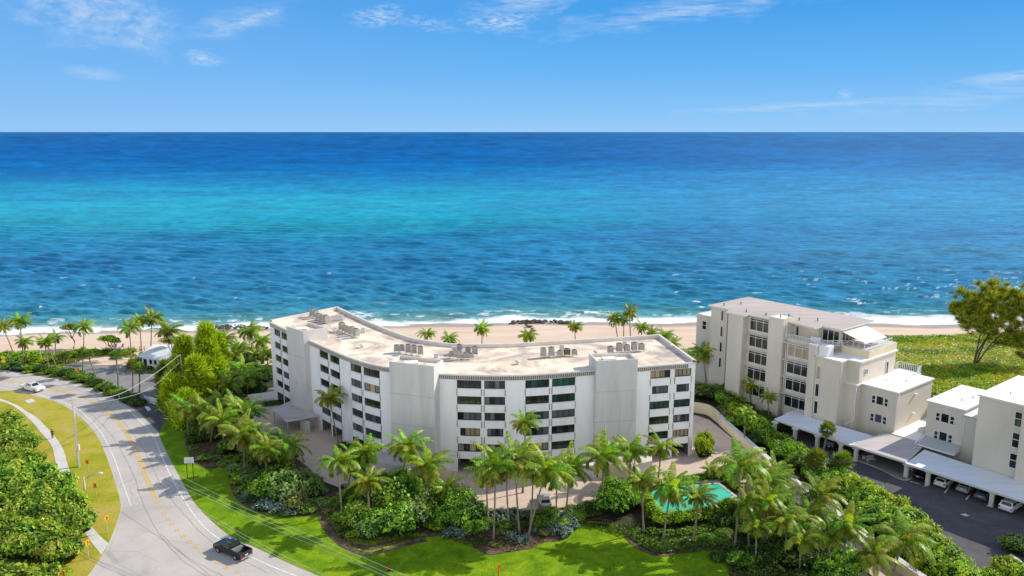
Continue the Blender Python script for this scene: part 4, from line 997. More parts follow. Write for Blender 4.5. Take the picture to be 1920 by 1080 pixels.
# furniture under the entrance roof
b = MB(); x, y = uv(39.9, -7.6); b.tube([(x, y, .22), (x, y, .75)], [.22, .3], 'wframe', 10)
o = b.build('planter_pot'); tag(o, 'white plant pot by the left post of the carport entrance', 'plant pot')
for i, (u, v, rz, lb) in enumerate(((41.2, -7.6, .3, 'white lattice bench beside the plant pot under the carport entrance'), (47.4, -6.4, -.8, 'white chair near the right post of the carport entrance'))):
    x, y = uv(u, v); t_ = thing('bench' if i == 0 else 'chair', (x, y, .22), lb, 'bench' if i == 0 else 'chair', rz=rz); w_ = 1.6 if i == 0 else .6
    b = MB(); b.box((0, 0, .45), (w_, .5, .06), 'wframe'); b.build('seat', t_, False)
    b = MB()
    for k in range(int(w_ / .15)): b.box((-w_ / 2 + .075 + k * .15, .24, .7), (.05, .04, .5), 'wframe')
    b.box((0, .24, .97), (w_, .06, .06), 'wframe'); b.build('backrest', t_, False)
    for sx_ in (-1, 1):
        for sy_ in (-1, 1): b = MB(); b.box((sx_ * (w_ / 2 - .05), sy_ * .2, .21), (.06, .06, .42), 'wframe'); b.build('leg', t_, False)
# ------------------------------------------------------------------ beach house behind the pines
hx, hy = G(268, 688); bh = thing('beach_house', (hx, hy, 0), 'low white house with ribbed metal roof beside the beach parking court', 'house')
ax = Vector((.93, -.36)); ay = Vector((.36, .93))
def hp(a, b): p = Vector((hx, hy)) + ax * a + ay * b; return (p.x, p.y)
mb = MB(); A = [hp(0, 0), hp(11, 0), hp(11, 9), hp(0, 9)]; mb.walls(A, 0, 2.8, 'white'); mb.build('wall', bh)
mb = MB(); a, b, c, d = [(*hp(*q), 2.75) for q in ((-.8, -1), (11.8, -1), (11.8, 10), (-.8, 10))]; r0, r1 = (*hp(-.8, 4.5), 4.3), (*hp(11.8, 4.5), 4.3)
mb.face([a, b, r1, r0], 'metalroof'); mb.face([r0, r1, c, d], 'whiteroof'); mb.face([a, r0, d], 'white')
for k in range(26):
    q = k / 25; p = Vector(a).lerp(Vector(b), q); r = Vector(r0).lerp(Vector(r1), q); e = Vector(d).lerp(Vector(c), q); mb.tube([p + Vector((0, 0, .03)), r + Vector((0, 0, .03)), e + Vector((0, 0, .03))], .035, 'wframe', 4)
mb.build('roof', bh)
for (a0, a1) in ((2.2, 3.2), (3.6, 4.6)):
    P = lambda u, d, v, a0=a0, a1=a1: (*hp(a0 + (a1 - a0) * u, -.06 - d), .9 + 1.3 * v); window(bh, P, 1, 'dark', 'wframe', .08, rnd)
mb = MB(); mb.box((*hp(.9, -.05), 1.05), (.95, .08, 2.1), 'dark', math.atan2(ax.y, ax.x)); mb.build('door', bh)
# perimeter wall of the paved court
def wallrun(name, pts, h, th, m, label, cat, cap=None):
    L = MB(); P = [Vector(p) for p in pts]; A = []; B = []
    for i in range(len(P)):
        d = (P[min(i + 1, len(P) - 1)] - P[max(0, i - 1)]).normalized(); n = Vector((-d.y, d.x)) * th / 2; A.append(P[i] + n); B.append(P[i] - n)
    ring_ = [tuple(p) for p in A] + [tuple(p) for p in B[::-1]]
    L.walls(ring_, 0, h, m)
    for i in range(len(P) - 1):
        q = [(*A[i], h), (*B[i], h), (*B[i + 1], h), (*A[i + 1], h)]
        L.face(q if (Vector(q[1]) - Vector(q[0])).cross(Vector(q[2]) - Vector(q[0])).z > 0 else q[::-1], cap or m)
    return tag(L.build(name), label, cat)
wp = [G(*p, 1.9) for p in [(1290, 756), (1309, 757), (1330, 762), (1347, 775)]]
wallrun('garden_wall', [(p.x, p.y) for p in catmull([(*p, 0) for p in wp], 5)], 2.1, .5, 'sand_stucco', 'high curved cream wall behind the right end of the white block', 'wall')
wp = [G(*p, 1.4) for p in [(1348, 778), (1362, 792), (1385, 812), (1440, 860), (1500, 909), (1560, 955), (1657, 1030), (1730, 1082), (1800, 1130)]]
wallrun('garden_wall', [(p.x, p.y) for p in catmull([(*p, 0) for p in wp], 5)], 1.6, .9, 'sand_stucco', 'long straight cream wall between the paved drive and the right hedge', 'wall', 'tower')
wallrun('garden_wall', [G(420, 752, 1.2), G(470, 742, 1.2), G(520, 736, 1.2)], 1.5, .3, 'white', 'low white wall at the left end of the paved court', 'wall')
wallrun('garden_wall', [G(798, 968, .5), G(870, 966, .5), G(960, 966, .5), G(1030, 962, .5), G(1078, 955, .5)], .55, .35, 'kerb', 'low kerb wall between the front palms and the court', 'wall')
wallrun('garden_wall', [G(1895, 1040, .5), G(1930, 1066, .5)], .6, .3, 'wframe', 'short white kerb by the hedge in the lower right corner', 'wall')
#PART4
# ------------------------------------------------------------------ palms
def coconut_crown(seed, nf=28, L=4.0, droop=1.0, wind=(.25, 0), yellow=.2):
    rg = np.random.default_rng(seed); V = []; Q = []; C = []
    def quad(a, b, c, d, col):
        k = len(V); V.extend([a, b, c, d]); Q.append((k, k + 1, k + 2, k + 3)); C.extend([col] * 4)
    up = np.array((0, 0, 1.0))
    for i in range(nf):
        age = i / (nf - 1); az = i * 2.399963 + rg.uniform(-.5, .5)
        el0 = R(74 - 80 * age ** .85 + rg.uniform(-6, 6) * (1 + age)); bend = R((58 + 52 * age) * droop + rg.uniform(-22, 22)); Lf = L * rg.uniform(.72, 1.1) * (.78 + .3 * math.sin(math.pi * min(1, age + .25)))
        dead = age > .80 and rg.random() < .45
        if dead: el0 = R(-35 - rg.uniform(0, 25)); bend = R(40); Lf *= .8
        base = np.array((.17 + .15 * rg.random(), .33 + .12 * rg.random(), .022))
        base = base * (1 - .58 * age) * rg.uniform(.7, 1.25)
        if rg.random() < yellow: base = base * .5 + np.array((.34, .31, .03)) * .6
        if dead: base = np.array((.40, .26, .07)) * rg.uniform(.6, 1.1)
        n = 9; p = np.array((0, 0, .0)); h = np.array((math.cos(az), math.sin(az), 0)); wv = np.array((wind[0], wind[1], 0))
        side0 = np.array((-math.sin(az), math.cos(az), 0)); pts = [p]; tans = []
        tw = rg.uniform(-.55, .55)
        for k in range(n):
            t_ = k / n; e = el0 - bend * t_ ** 1.15
            d = h * math.cos(e) + up * math.sin(e) + wv * t_ * .8 + side0 * tw * t_; d /= np.linalg.norm(d); tans.append(d); pts.append(pts[-1] + d * Lf / n)
        tans.append(tans[-1])
        # midrib
        for k in range(n):
            w0 = .05 * (1 - k / n) + .012; w1 = .05 * (1 - (k + 1) / n) + .012
            rc = base * 1.25 + np.array((.05, .03, 0))
            quad(pts[k] - side0 * w0, pts[k] + side0 * w0, pts[k + 1] + side0 * w1, pts[k + 1] - side0 * w1, rc)
        ns = 20
        for s in range(ns):
            t_ = .12 + .88 * (s + .5) / ns; f_ = t_ * n; k = min(n - 1, int(f_)); q = f_ - k
            o = pts[k] * (1 - q) + pts[k + 1] * q; d = tans[k] * (1 - q) + tans[k + 1] * q
            sd_ = np.cross(d, up); ln = np.linalg.norm(sd_); sd_ = sd_ / ln if ln > .2 else side0
            nrm = np.cross(sd_, d)
            ll = (.62 + .38 * min(1, age * 5)) * .92 * (math.sin(math.pi * (.10 + .82 * t_)) ** .7) * L / 3.9 * (.55 if dead else 1)
            for sg in (-1, 1):
                jit = rg.uniform(.85, 1.15); dr = .30 + .35 * age + .5 * rg.random() * .6
                dd = sg * sd_ * .86 + d * .50 + nrm * .12 - up * dr * .35; dd /= np.linalg.norm(dd)
                dd2 = dd - up * (.55 + dr); dd2 /= np.linalg.norm(dd2)
                wv_ = d * .085
                a0 = o; a1 = o + dd * ll * .5 * jit; a2 = a1 + dd2 * ll * .5 * jit
                c = base * rg.uniform(.55, 1.45)
                quad(a0 - wv_ * .8, a0 + wv_ * .8, a1 + wv_, a1 - wv_, c)
                quad(a1 - wv_, a1 + wv_, a2 + wv_ * .25, a2 - wv_ * .25, c * 1.06)
    # boss at the heart
    for k in range(8):
        a = k * math.pi / 4; b = (k + 1) * math.pi / 4; r = .2
        quad(np.array((math.cos(a) * r, math.sin(a) * r, -.5)), np.array((math.cos(b) * r, math.sin(b) * r, -.5)), np.array((math.cos(b) * r * .8, math.sin(b) * r * .8, .45)), np.array((math.cos(a) * r * .8, math.sin(a) * r * .8, .45)), np.array((.17, .15, .05)))
    for k in range(9):   # nuts
        a = rg.uniform(0, 6.28); c = np.array((math.cos(a) * .3, math.sin(a) * .3, -.28 + rg.uniform(-.15, .1))); r = .13
        for u in range(4):
            a0, a1 = u * math.pi / 2, (u + 1) * math.pi / 2
            e0 = c + np.array((math.cos(a0) * r, math.sin(a0) * r, 0)); e1 = c + np.array((math.cos(a1) * r, math.sin(a1) * r, 0))
            quad(e0, e1, c + np.array((0, 0, r)), c + np.array((0, 0, r)) * .99, np.array((.30, .22, .05))); quad(e1, e0, c - np.array((0, 0, r)), c - np.array((0, 0, r)) * .99, np.array((.18, .13, .03)))
    return npmesh('crown', np.array(V), np.array(Q), ['palm'], None, np.array(C))
def fan_crown(seed, nl=34, r=1.25, tint=(1, 1, 1)):
    rg = np.random.default_rng(seed); V = []; Q = []; C = []
    for i in range(nl):
        age = i / (nl - 1); az = i * 2.39996; el = R(80 - 115 * age + rg.uniform(-10, 10)); d = np.array((math.cos(az) * math.cos(el), math.sin(az) * math.cos(el), math.sin(el)))
        side = np.array((-math.sin(az), math.cos(az), 0)); nn = np.cross(side, d); pl = r * rg.uniform(.55, .8); o = d * pl; base = np.array((.13, .21, .03)) * (1.15 - .5 * age) * rg.uniform(.75, 1.25) * np.array(tint)
        if age > .88: base = np.array((.25, .18, .08))
        k = len(V); V.extend([side * .025, -side * .025, o - side * .02, o + side * .02]); Q.append((k, k + 1, k + 2, k + 3)); C.extend([base * 1.3] * 4)
        m = 13; fr_ = r * rg.uniform(.62, .85)
        for j in range(m):
            a = R(-115 + 230 * j / (m - 1)); dd = d * math.cos(a) + side * math.sin(a); dd = dd - nn * .12 - np.array((0, 0, .25)) * abs(math.sin(a)) ; dd /= np.linalg.norm(dd)
            pr = np.cross(dd, nn); w_ = .075
            tip = o + dd * fr_ - np.array((0, 0, .16)) * fr_; mid_ = o + dd * fr_ * .55
            c = base * rg.uniform(.75, 1.3); k = len(V); V.extend([o - pr * .01, mid_ - pr * w_, tip, mid_ + pr * w_]); Q.append((k, k + 1, k + 2, k + 3)); C.extend([c] * 4)
    return npmesh('crown', np.array(V), np.array(Q), ['palm'], None, np.array(C))
def paddle_crown(seed, nl=14, L=2.6):
    rg = np.random.default_rng(seed); V = []; Q = []; C = []
    for i in range(nl):
        age = i / (nl - 1); az = i * 2.4; el0 = R(80 - 55 * age); n = 8; p = np.zeros(3); h = np.array((math.cos(az), math.sin(az), 0)); side = np.array((-math.sin(az), math.cos(az), 0)); pts = [p]
        for k in range(n):
            e = el0 - R(95) * (k / n) ** 1.2; pts.append(pts[-1] + (h * math.cos(e) + np.array((0, 0, math.sin(e)))) * L / n)
        base = np.array((.17, .30, .03)) * rg.uniform(.8, 1.2)
        for sg in (-1, 1):
            for k in range(n):
                w0 = .42 * math.sin(math.pi * min(1, (k / n) * 1.0 + .02)) ** .6 if k > 1 else .05; w1 = .42 * math.sin(math.pi * min(.98, (k + 1) / n)) ** .6 if k > 0 else .05
                b = len(V); V.extend([pts[k], pts[k] + sg * side * w0 - np.array((0, 0, .12 * w0)), pts[k + 1] + sg * side * w1 - np.array((0, 0, .12 * w1)), pts[k + 1]]); Q.append((b, b + 1, b + 2, b + 3)); C.extend([base * rg.uniform(.8, 1.25)] * 4)
    return npmesh('crown', np.array(V), np.array(Q), ['palm'], None, np.array(C))
CROWN = [coconut_crown(100 + i, nf=27 + i % 5, droop=.95 + .1 * (i % 4), wind=(.22 + .14 * (i % 3), .05), yellow=.22 + .08 * (i % 3)) for i in range(10)]
FANC = [fan_crown(200 + i, tint=(1 + .1 * i, 1, 1)) for i in range(3)]
PAD = paddle_crown(5)
def palm(bx, by, cx, cy, kind='coco', sc=1.0, name=None, z0=0.0, r=.15, base_xy=None):
    """bx,by surveyed foot in the photo; cx,cy the heart of the crown at the same distance"""
    x, y = base_xy or G(bx, by, z0)
    zt_ = ZAT(y, cy); zt_ = max(zt_, z0 + 1.2)
    dep = y * math.cos(TH) + (H - zt_) * math.sin(TH); tx = (cx - 960) / F * dep
    h = zt_ - z0; lx = tx - x
    o = thing(name or {'coco': 'coconut_palm', 'fan': 'fan_palm', 'pad': 'traveller_palm'}[kind], (x, y, z0), '', 'palm tree', None)
    ly = RNG.uniform(-.3, .3)
    pts = []; 
    for k in range(9):
        t_ = k / 8; e = t_ ** 1.5; wob = math.sin(t_ * math.pi) * .12
        pts.append((lx * (e * .8 + t_ * .2) + wob * (1 if lx >= 0 else -1), ly * e, h * t_ - .05))
    mb = MB(); r0 = r * (1.0 if kind == 'coco' else 1.25)
    mb.tube(pts, [r0 * (1.55 - .75 * min(1, (k / 8) * 5)) if k < 2 else r0 * (1 - .28 * k / 8) for k in range(9)], 'trunk', 8)
    mb.build('trunk', o, False)
    me = {'coco': CROWN, 'fan': FANC, 'pad': [PAD]}[kind]; me = me[int(RNG.integers(len(me)))]
    k_ = sc * (RNG.uniform(.86, 1.08) if kind == 'coco' else 1); c_ = link(me, 'crown', o, pts[-1], RNG.uniform(-.6, .6) if kind == 'coco' else RNG.uniform(0, 6.28), (k_, k_, k_ * RNG.uniform(.9, 1.15))); c_.rotation_euler = (RNG.uniform(-.16, .16), RNG.uniform(-.10, .24), c_.rotation_euler[2])
    return o
def palms(L, desc, place, group, **kw):
    obs = []
    for a in L:
        k = dict(kw)
        if len(a) > 4: k['sc'] = a[4]
        if len(a) > 5: k['kind'] = a[5]
        o = palm(*a[:4], **k); o['group'] = group; obs.append(o)
    label_row(obs, desc, place, key=lambda o: PX(*(o.location + o.children[-1].location))[0]); return obs
gB = 'palms standing along the beach edge'
palms([(45, 692, 37, 603, .95), (27, 668, 6, 612, .8), (48, 690, 46, 642, .7), (110, 700, 88, 643, .75), (94, 700, 84, 640, .65), (103, 684, 105, 633, .75), (157, 654, 156, 614, .85), (246, 674, 241, 616, .85), (265, 659, 262, 602, .85), (283, 654, 285, 597, .95), (319, 682, 314, 622, 1.15)], 'slender coconut palm', 'in the beach row at far left', gB)
palms([(155, 707, 154, 663, .9, 'fan'), (183, 716, 164, 664, .95, 'fan'), (222, 731, 218, 667, 1.0, 'fan'), (249, 734, 247, 687, 1.1, 'fan'), (261, 749, 262, 692, 1.0, 'fan'), (125, 683, 121, 668, .8, 'fan'), (264, 684, 266, 666, .6, 'fan')], 'round headed fan palm', 'around the beach parking court', 'fan palms around the parking court')
grove = [(418, 680, 421, 640), (447, 690, 447, 655), (472, 672, 469, 622), (489, 690, 492, 640, .9), (478, 700, 480, 665), (432, 700, 436, 672), (502, 700, 500, 665, .8), (436, 757, 430, 722), (466, 745, 463, 708), (400, 745, 402, 700), (488, 735, 489, 697, .9), (415, 720, 412, 690), (455, 725, 455, 690)]
palms(grove, 'leafy coconut palm', 'in the grove left of the white block', 'coconut palms in the grove left of the block', z0=0)
near = [(355, 818, 350, 765), (374, 822, 378, 768), (395, 830, 400, 782), (410, 812, 412, 757, .95), (423, 847, 417, 790), (440, 830, 441, 770), (463, 838, 462, 778, 1.1), (458, 890, 455, 815, 1.15), (484, 885, 486, 832), (497, 905, 500, 845, .95), (514, 880, 515, 838, .85), (537, 888, 538, 840, 1.1)]
palms(near, 'bushy coconut palm', 'on the bed beside the road bend', 'coconut palms on the bed beside the road')
front = [(642, 968, 634, 866, 1.05), (648, 929, 662, 870), (682, 928, 684, 847), (750, 928, 764, 838, 1.1), (800, 944, 800, 872), (690, 990, 690, 903, .95), (838, 952, 838, 917, .8), (916, 983, 913, 890, .95), (925, 1014, 928, 876, 1.15), (954, 987, 950, 872), (974, 1003, 966, 868, 1.1), (994, 992, 1000, 868), (990, 1011, 1024, 885, 1.15), (1062, 952, 1066, 882), (1040, 985, 1044, 892, .9), (980, 925, 985, 794, .8)]
palms(front, 'coconut palm', 'in the front bed below the white block', 'coconut palms in the front bed', r=.14)
midp = [(1127, 962, 1131, 858, 1.05), (1182, 908, 1183, 848), (1234, 898, 1238, 838), (1207, 1000, 1204, 900, .9), (1243, 1012, 1256, 918, 1.0), (1299, 1016, 1310, 932, .75), (1377, 1031, 1389, 876, 1.12), (1430, 1002, 1437, 902), (1410, 960, 1412, 890, .9)]
palms(midp, 'coconut palm', 'around the hedged pool', 'coconut palms around the pool', r=.15)
palms([(1332, 899, 1332, 882, .5), (1350, 900, 1351, 885, .45)], 'small young palm', 'behind the pool hedge', 'young palms behind the pool hedge')
rightp = [(1530, 1022, 1538, 930, 1.05), (1472, 1062, 1478, 975), (1580, 1090, 1588, 985, 1.0), (1672, 1088, 1690, 1015, 1.15), (1452, 960, 1452, 890, .95), (1440, 1040, 1437, 945), (1500, 1085, 1503, 1010, .8), (1418, 1062, 1420, 985, .7), (1558, 1078, 1552, 1000, .9), (1405, 1030, 1402, 950, .9), (1515, 1040, 1518, 965, .95), (1640, 1120, 1640, 1040, 1.0), (1465, 1010, 1462, 935, .85)]
palms(rightp, 'coconut palm', 'in the lower right thicket', 'coconut palms in the lower right thicket')
palms([(1542, 852, 1552, 806, 1.05, 'fan'), (1531, 900, 1531, 862, 1.25, 'fan'), (1577, 898, 1580, 864, 1.25, 'fan')], 'bushy fan palm', 'in the hedge before the carport', 'fan palms in the hedge before the carport')
o = palm(1396, 836, 1399, 778, kind='pad', sc=.9); tag(o, 'pale broad leaved palm standing in front of the long cream wall', 'palm tree')
o = palm(635.5, 842, 618, 746, sc=.9, r=.13); tag(o, 'dark shaded palm leaning against the left wing of the white block', 'palm tree')
seab = [(801, 655, 801, 627, .8), (842, 654, 843, 637, .8), (903, 652, 903, 617, .8), (990, 653, 989, 630, .7), (1080, 651, 1078, 613, .75), (1160, 652, 1153, 598, .75), (1170, 652, 1170, 600, .75), (1183, 655, 1181, 586, .9), (1205, 660, 1203, 615, .8), (1220, 668, 1222, 624, .8), (1246, 680, 1247, 630, .8), (1262, 690, 1262, 645, .7)]
palms(seab, 'coconut palm', 'on the beach behind the white block', 'palms on the beach behind the block')
palms([(1326, 735, 1318, 665, 1.15), (1345, 720, 1341, 690, 1.0)], 'shaded coconut palm', 'between the white and beige blocks', 'palms between the two blocks')
palms([(1428, 762, 1429, 706, .75), (1408, 765, 1409, 722, .7), (1466, 770, 1466, 706, .75), (1484, 772, 1486, 716, .7), (1442, 790, 1440, 745, .6)], 'dark shaded palm', 'against the tall beige block', 'shaded palms at the beige block')
# ------------------------------------------------------------------ leafy masses
def foliage(seed, blobs, n, size, pal, name='foliage', fine=0, core=.82, flat=.35, mat_='leaf', upb=.25):
    """blobs: (x,y,z,rx,ry,rz). leaf cards on and just under the lumpy skin, dark cores inside"""
    rg = np.random.default_rng(seed); B = np.array(blobs, float); wts = (B[:, 3] * B[:, 4] + B[:, 3] * B[:, 5] + B[:, 4] * B[:, 5]); wts /= wts.sum()
    bi = rg.choice(len(B), n, p=wts); d = rg.normal(size=(n, 3)); d[:, 2] = np.where(d[:, 2] < -.15, -d[:, 2] * .7, d[:, 2]); d /= np.linalg.norm(d, axis=1)[:, None]
    lump = 1 + .30 * (vnoise(d[:, 0] * 2.6 + bi * 7, d[:, 1] * 2.6 + d[:, 2] * 2.1, seed) - .5) * 2
    rr = lump * (1.10 - .42 * rg.random(n) ** 1.3) + (rg.random(n) > .965) * rg.uniform(0, .18, n); P = B[bi, :3] + d * B[bi, 3:6] * rr[:, None]
    # drop leaves buried deep inside another blob
    keep = np.ones(n, bool)
    for b in B:
        q = (P - b[:3]) / b[3:6]; keep &= (q ** 2).sum(1) > .55
    keep &= P[:, 2] > .03; P = P[keep]; d = d[keep]; rr = rr[keep]; n = len(P)
    nrm = d + rg.normal(size=(n, 3)) * .55; nrm[:, 2] += upb; nrm /= np.linalg.norm(nrm, axis=1)[:, None]
    t1 = np.cross(nrm, rg.normal(size=(n, 3))); t1 /= np.linalg.norm(t1, axis=1)[:, None]; t2 = np.cross(nrm, t1)
    L = size * (rg.uniform(.5, 1.3, n) + (rg.random(n) > .9) * .6)[:, None]; W = L * rg.uniform(.4, .8, n)[:, None]
    V = np.stack([P - t1 * L * .5, P + t2 * W * .5 + nrm * L * .08, P + t1 * L * .5, P - t2 * W * .5 + nrm * L * .08], 1).reshape(-1, 3)
    Q = np.arange(n * 4).reshape(n, 4)
    pal = np.array(pal); cl = vnoise(P[:, 0] * 1.1 + 50, P[:, 1] * 1.1 + P[:, 2] * .9 + 50, seed + 1); u = np.clip(cl + rg.normal(size=n) * .22, 0, .999) * (len(pal) - 1); k = u.astype(int); f_ = (u - k)[:, None]
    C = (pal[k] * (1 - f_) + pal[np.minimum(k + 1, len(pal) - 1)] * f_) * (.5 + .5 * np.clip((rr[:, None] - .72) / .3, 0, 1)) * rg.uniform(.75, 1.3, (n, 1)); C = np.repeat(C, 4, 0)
    # cores
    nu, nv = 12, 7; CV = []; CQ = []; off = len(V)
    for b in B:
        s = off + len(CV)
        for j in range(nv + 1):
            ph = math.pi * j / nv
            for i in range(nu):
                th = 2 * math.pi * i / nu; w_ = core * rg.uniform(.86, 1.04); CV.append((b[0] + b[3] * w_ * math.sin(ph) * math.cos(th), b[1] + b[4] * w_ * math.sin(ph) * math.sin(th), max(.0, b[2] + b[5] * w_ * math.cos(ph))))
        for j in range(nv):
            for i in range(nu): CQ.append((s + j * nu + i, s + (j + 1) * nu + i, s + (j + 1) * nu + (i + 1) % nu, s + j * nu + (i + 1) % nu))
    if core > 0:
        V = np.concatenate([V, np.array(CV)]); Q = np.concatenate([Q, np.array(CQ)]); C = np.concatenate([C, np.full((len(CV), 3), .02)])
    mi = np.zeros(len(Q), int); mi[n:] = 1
    return npmesh(name, V, Q, [mat_, 'core'], mi, C)
PAL = {'grape': [(.04, .10, .012), (.11, .24, .018), (.24, .43, .03), (.38, .55, .06), (.42, .44, .08)],
       'lime': [(.09, .20, .012), (.22, .40, .014), (.38, .55, .02), (.52, .62, .035)],
       'green': [(.05, .13, .016), (.12, .27, .02), (.24, .44, .03), (.38, .55, .09)],
       'dark': [(.03, .07, .014), (.06, .13, .02), (.11, .21, .03), (.18, .29, .05)],
       'olive': [(.08, .12, .02), (.18, .24, .04), (.30, .33, .09), (.38, .30, .16)],
       'blue': [(.08, .13, .11), (.16, .24, .20), (.26, .36, .31), (.36, .45, .38)],
       'varieg': [(.08, .17, .03), (.20, .34, .07), (.30, .42, .13), (.42, .50, .22)]}
def blobs_for(seed, R_=2.2, h=2.2, k=6):
    rg = np.random.default_rng(seed); B = [(0, 0, h * .42, R_ * .72, R_ * .72, h * .55)]
    for i in range(k):
        a = i * 6.283 / k + rg.uniform(-.4, .4); q = R_ * rg.uniform(.4, .62); s = rg.uniform(.38, .55)
        B.append((math.cos(a) * q, math.sin(a) * q, h * rg.uniform(.3, .6), R_ * s, R_ * s, h * rg.uniform(.32, .48)))
    return B
SH = {}
for kname, lf, nn_ in (('grape', .30, 3800), ('lime', .26, 3200), ('green', .26, 3200), ('dark', .26, 2600), ('olive', .22, 3200), ('blue', .40, 1100), ('varieg', .28, 2600)):
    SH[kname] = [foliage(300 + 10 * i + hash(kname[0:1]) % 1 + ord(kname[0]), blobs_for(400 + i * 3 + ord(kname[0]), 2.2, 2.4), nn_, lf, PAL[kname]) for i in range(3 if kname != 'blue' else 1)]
def bush(px, py, r, h, kind, name='shrub', z=0):
    x, y = G(px, py, z); me = SH[kind][int(RNG.integers(len(SH[kind])))]
    o = thing(name, (x, y, z), '', 'shrub', rz=RNG.uniform(0, 6.28))
    c = link(me, 'foliage', o, (0, 0, 0), 0, (r / 2.2, r / 2.2 * RNG.uniform(.88, 1.1), h / 2.4))
    # short stems that carry it
    mb = MB()
    for k in range(3):
        a = k * 2.1; mb.tube([(math.cos(a) * .1, math.sin(a) * .1, -.02), (math.cos(a) * r * .25, math.sin(a) * r * .25, h * .5)], [.07, .04], 'bark', 5)
    mb.build('stems', o, False)
    return o
def bushes(L, desc, place, group, cat='shrub', name='shrub'):
    obs = [bush(*a, name=name) for a in L]
    for o in obs: o['group'] = group; o['category'] = cat
    label_row(obs, desc, place); return obs
# sea grape thicket, lower left: three ranks
bushes([(-38, 812, 3.8, 3.6, 'grape'), (2, 818, 3.8, 3.9, 'grape'), (38, 848, 3.3, 3.4, 'grape'), (10, 868, 3.8, 4.2, 'grape'), (52, 886, 3.2, 3.6, 'grape'), (-30, 870, 4.0, 4.2, 'grape'), (20, 840, 3.4, 3.8, 'grape')], 'sea grape mound', 'in the back rank of the lower left thicket', 'sea grape mounds, back rank', name='sea_grape')
bushes([(-60, 930, 4.6, 4.6, 'grape'), (-8, 935, 4.2, 4.8, 'grape'), (40, 945, 4.2, 4.9, 'grape'), (88, 952, 3.8, 4.4, 'grape'), (128, 965, 3.0, 3.8, 'grape'), (148, 1000, 2.6, 3.4, 'grape'), (20, 905, 3.6, 4.4, 'grape'), (75, 915, 3.2, 4.0, 'grape'), (112, 930, 2.8, 3.6, 'grape')], 'sea grape mound', 'in the middle rank of the lower left thicket', 'sea grape mounds, middle rank', name='sea_grape')
bushes([(-55, 1030, 4.6, 4.8, 'grape'), (5, 1040, 4.3, 4.8, 'grape'), (60, 1045, 4.2, 4.6, 'grape'), (112, 1052, 3.2, 3.8, 'grape'), (-30, 1120, 4.2, 4.4, 'grape'), (40, 1130, 4.0, 4.2, 'grape'), (90, 1120, 3.0, 3.2, 'grape'), (20, 988, 4.0, 4.8, 'grape'), (70, 992, 3.8, 4.8, 'grape'), (112, 1005, 3.4, 4.2, 'grape'), (-30, 980, 4.2, 4.8, 'grape')], 'sea grape mound', 'in the nearest rank of the lower left thicket', 'sea grape mounds, nearest rank', name='sea_grape')
# beach edge, left
bushes([(12, 672, 3, 1.8, 'lime'), (35, 678, 3, 2.0, 'green'), (62, 676, 3.6, 2.3, 'lime'), (80, 680, 3.4, 2.4, 'lime'), (100, 676, 2.8, 2.0, 'grape'), (120, 672, 2.6, 1.7, 'lime'), (140, 668, 3, 1.6, 'lime'), (170, 664, 2.6, 1.2, 'lime'), (195, 664, 2.6, 1.2, 'lime'), (218, 664, 2.4, 1.1, 'green'), (240, 663, 2.6, 1.2, 'lime')], 'yellow green shrub', 'on the dune strip by the far left beach', 'dune shrubs at far left')
bushes([(22, 690, 2.2, 1.4, 'green'), (40, 693, 2.2, 1.2, 'blue'), (60, 694, 2.4, 1.6, 'green'), (84, 695, 2.4, 1.6, 'dark'), (104, 699, 2.3, 1.6, 'green'), (124, 704, 2.3, 1.6, 'dark'), (144, 709, 2.2, 1.6, 'green'), (162, 714, 2.2, 1.6, 'green'), (180, 722, 2.1, 1.5, 'dark'), (197, 731, 2.1, 1.5, 'green'), (213, 738, 2.0, 1.5, 'green'), (228, 745, 2.0, 1.5, 'green'), (243, 752, 2.1, 1.6, 'dark'), (258, 760, 1.9, 1.3, 'dark')], 'clipped green shrub', 'in the hedge along the upper road edge', 'hedge shrubs along the upper road edge')
bushes([(52, 699, 1.5, .6, 'lime'), (78, 702, 1.5, .6, 'lime'), (103, 705, 1.5, .6, 'lime'), (126, 710, 1.5, .6, 'lime'), (148, 716, 1.5, .6, 'green'), (168, 723, 1.4, .6, 'lime'), (186, 731, 1.4, .6, 'lime'), (203, 740, 1.4, .6, 'lime')], 'low ground shrub', 'between road kerb and the long hedge', 'low shrubs between kerb and hedge')
bushes([(278, 692, 1.1, .8, 'dark'), (286, 698, 1.3, .8, 'dark'), (262, 676, 1.4, .9, 'green')], 'small dark bush', 'by the white beach house', 'bushes by the beach house')
# grove undergrowth
bushes([(404, 700, 3.5, 2.6, 'dark'), (430, 730, 3.8, 2.6, 'dark'), (460, 700, 3.8, 3.0, 'dark'), (492, 712, 3.4, 2.6, 'dark'), (475, 738, 3.2, 2.2, 'dark'), (440, 760, 3.2, 2.2, 'dark'), (415, 775, 3.6, 2.8, 'green'), (390, 790, 3.6, 2.6, 'dark'), (460, 670, 3.6, 2.4, 'olive'), (495, 672, 3.2, 2.0, 'olive'), (430, 665, 3.6, 2.2, 'green'), (350, 790, 3.2, 2.4, 'dark'), (370, 812, 2.6, 1.8, 'green'), (405, 822, 3.0, 2.2, 'dark'), (445, 845, 3.2, 2.6, 'green')], 'dark undergrowth shrub', 'beneath the palm grove', 'undergrowth shrubs beneath the palm grove')
bushes([(505, 759, 1.7, .7, 'dark'), (522, 757, 1.6, .7, 'dark')], 'low shaded bush', 'by the left end of the white block', 'bushes by the block end')
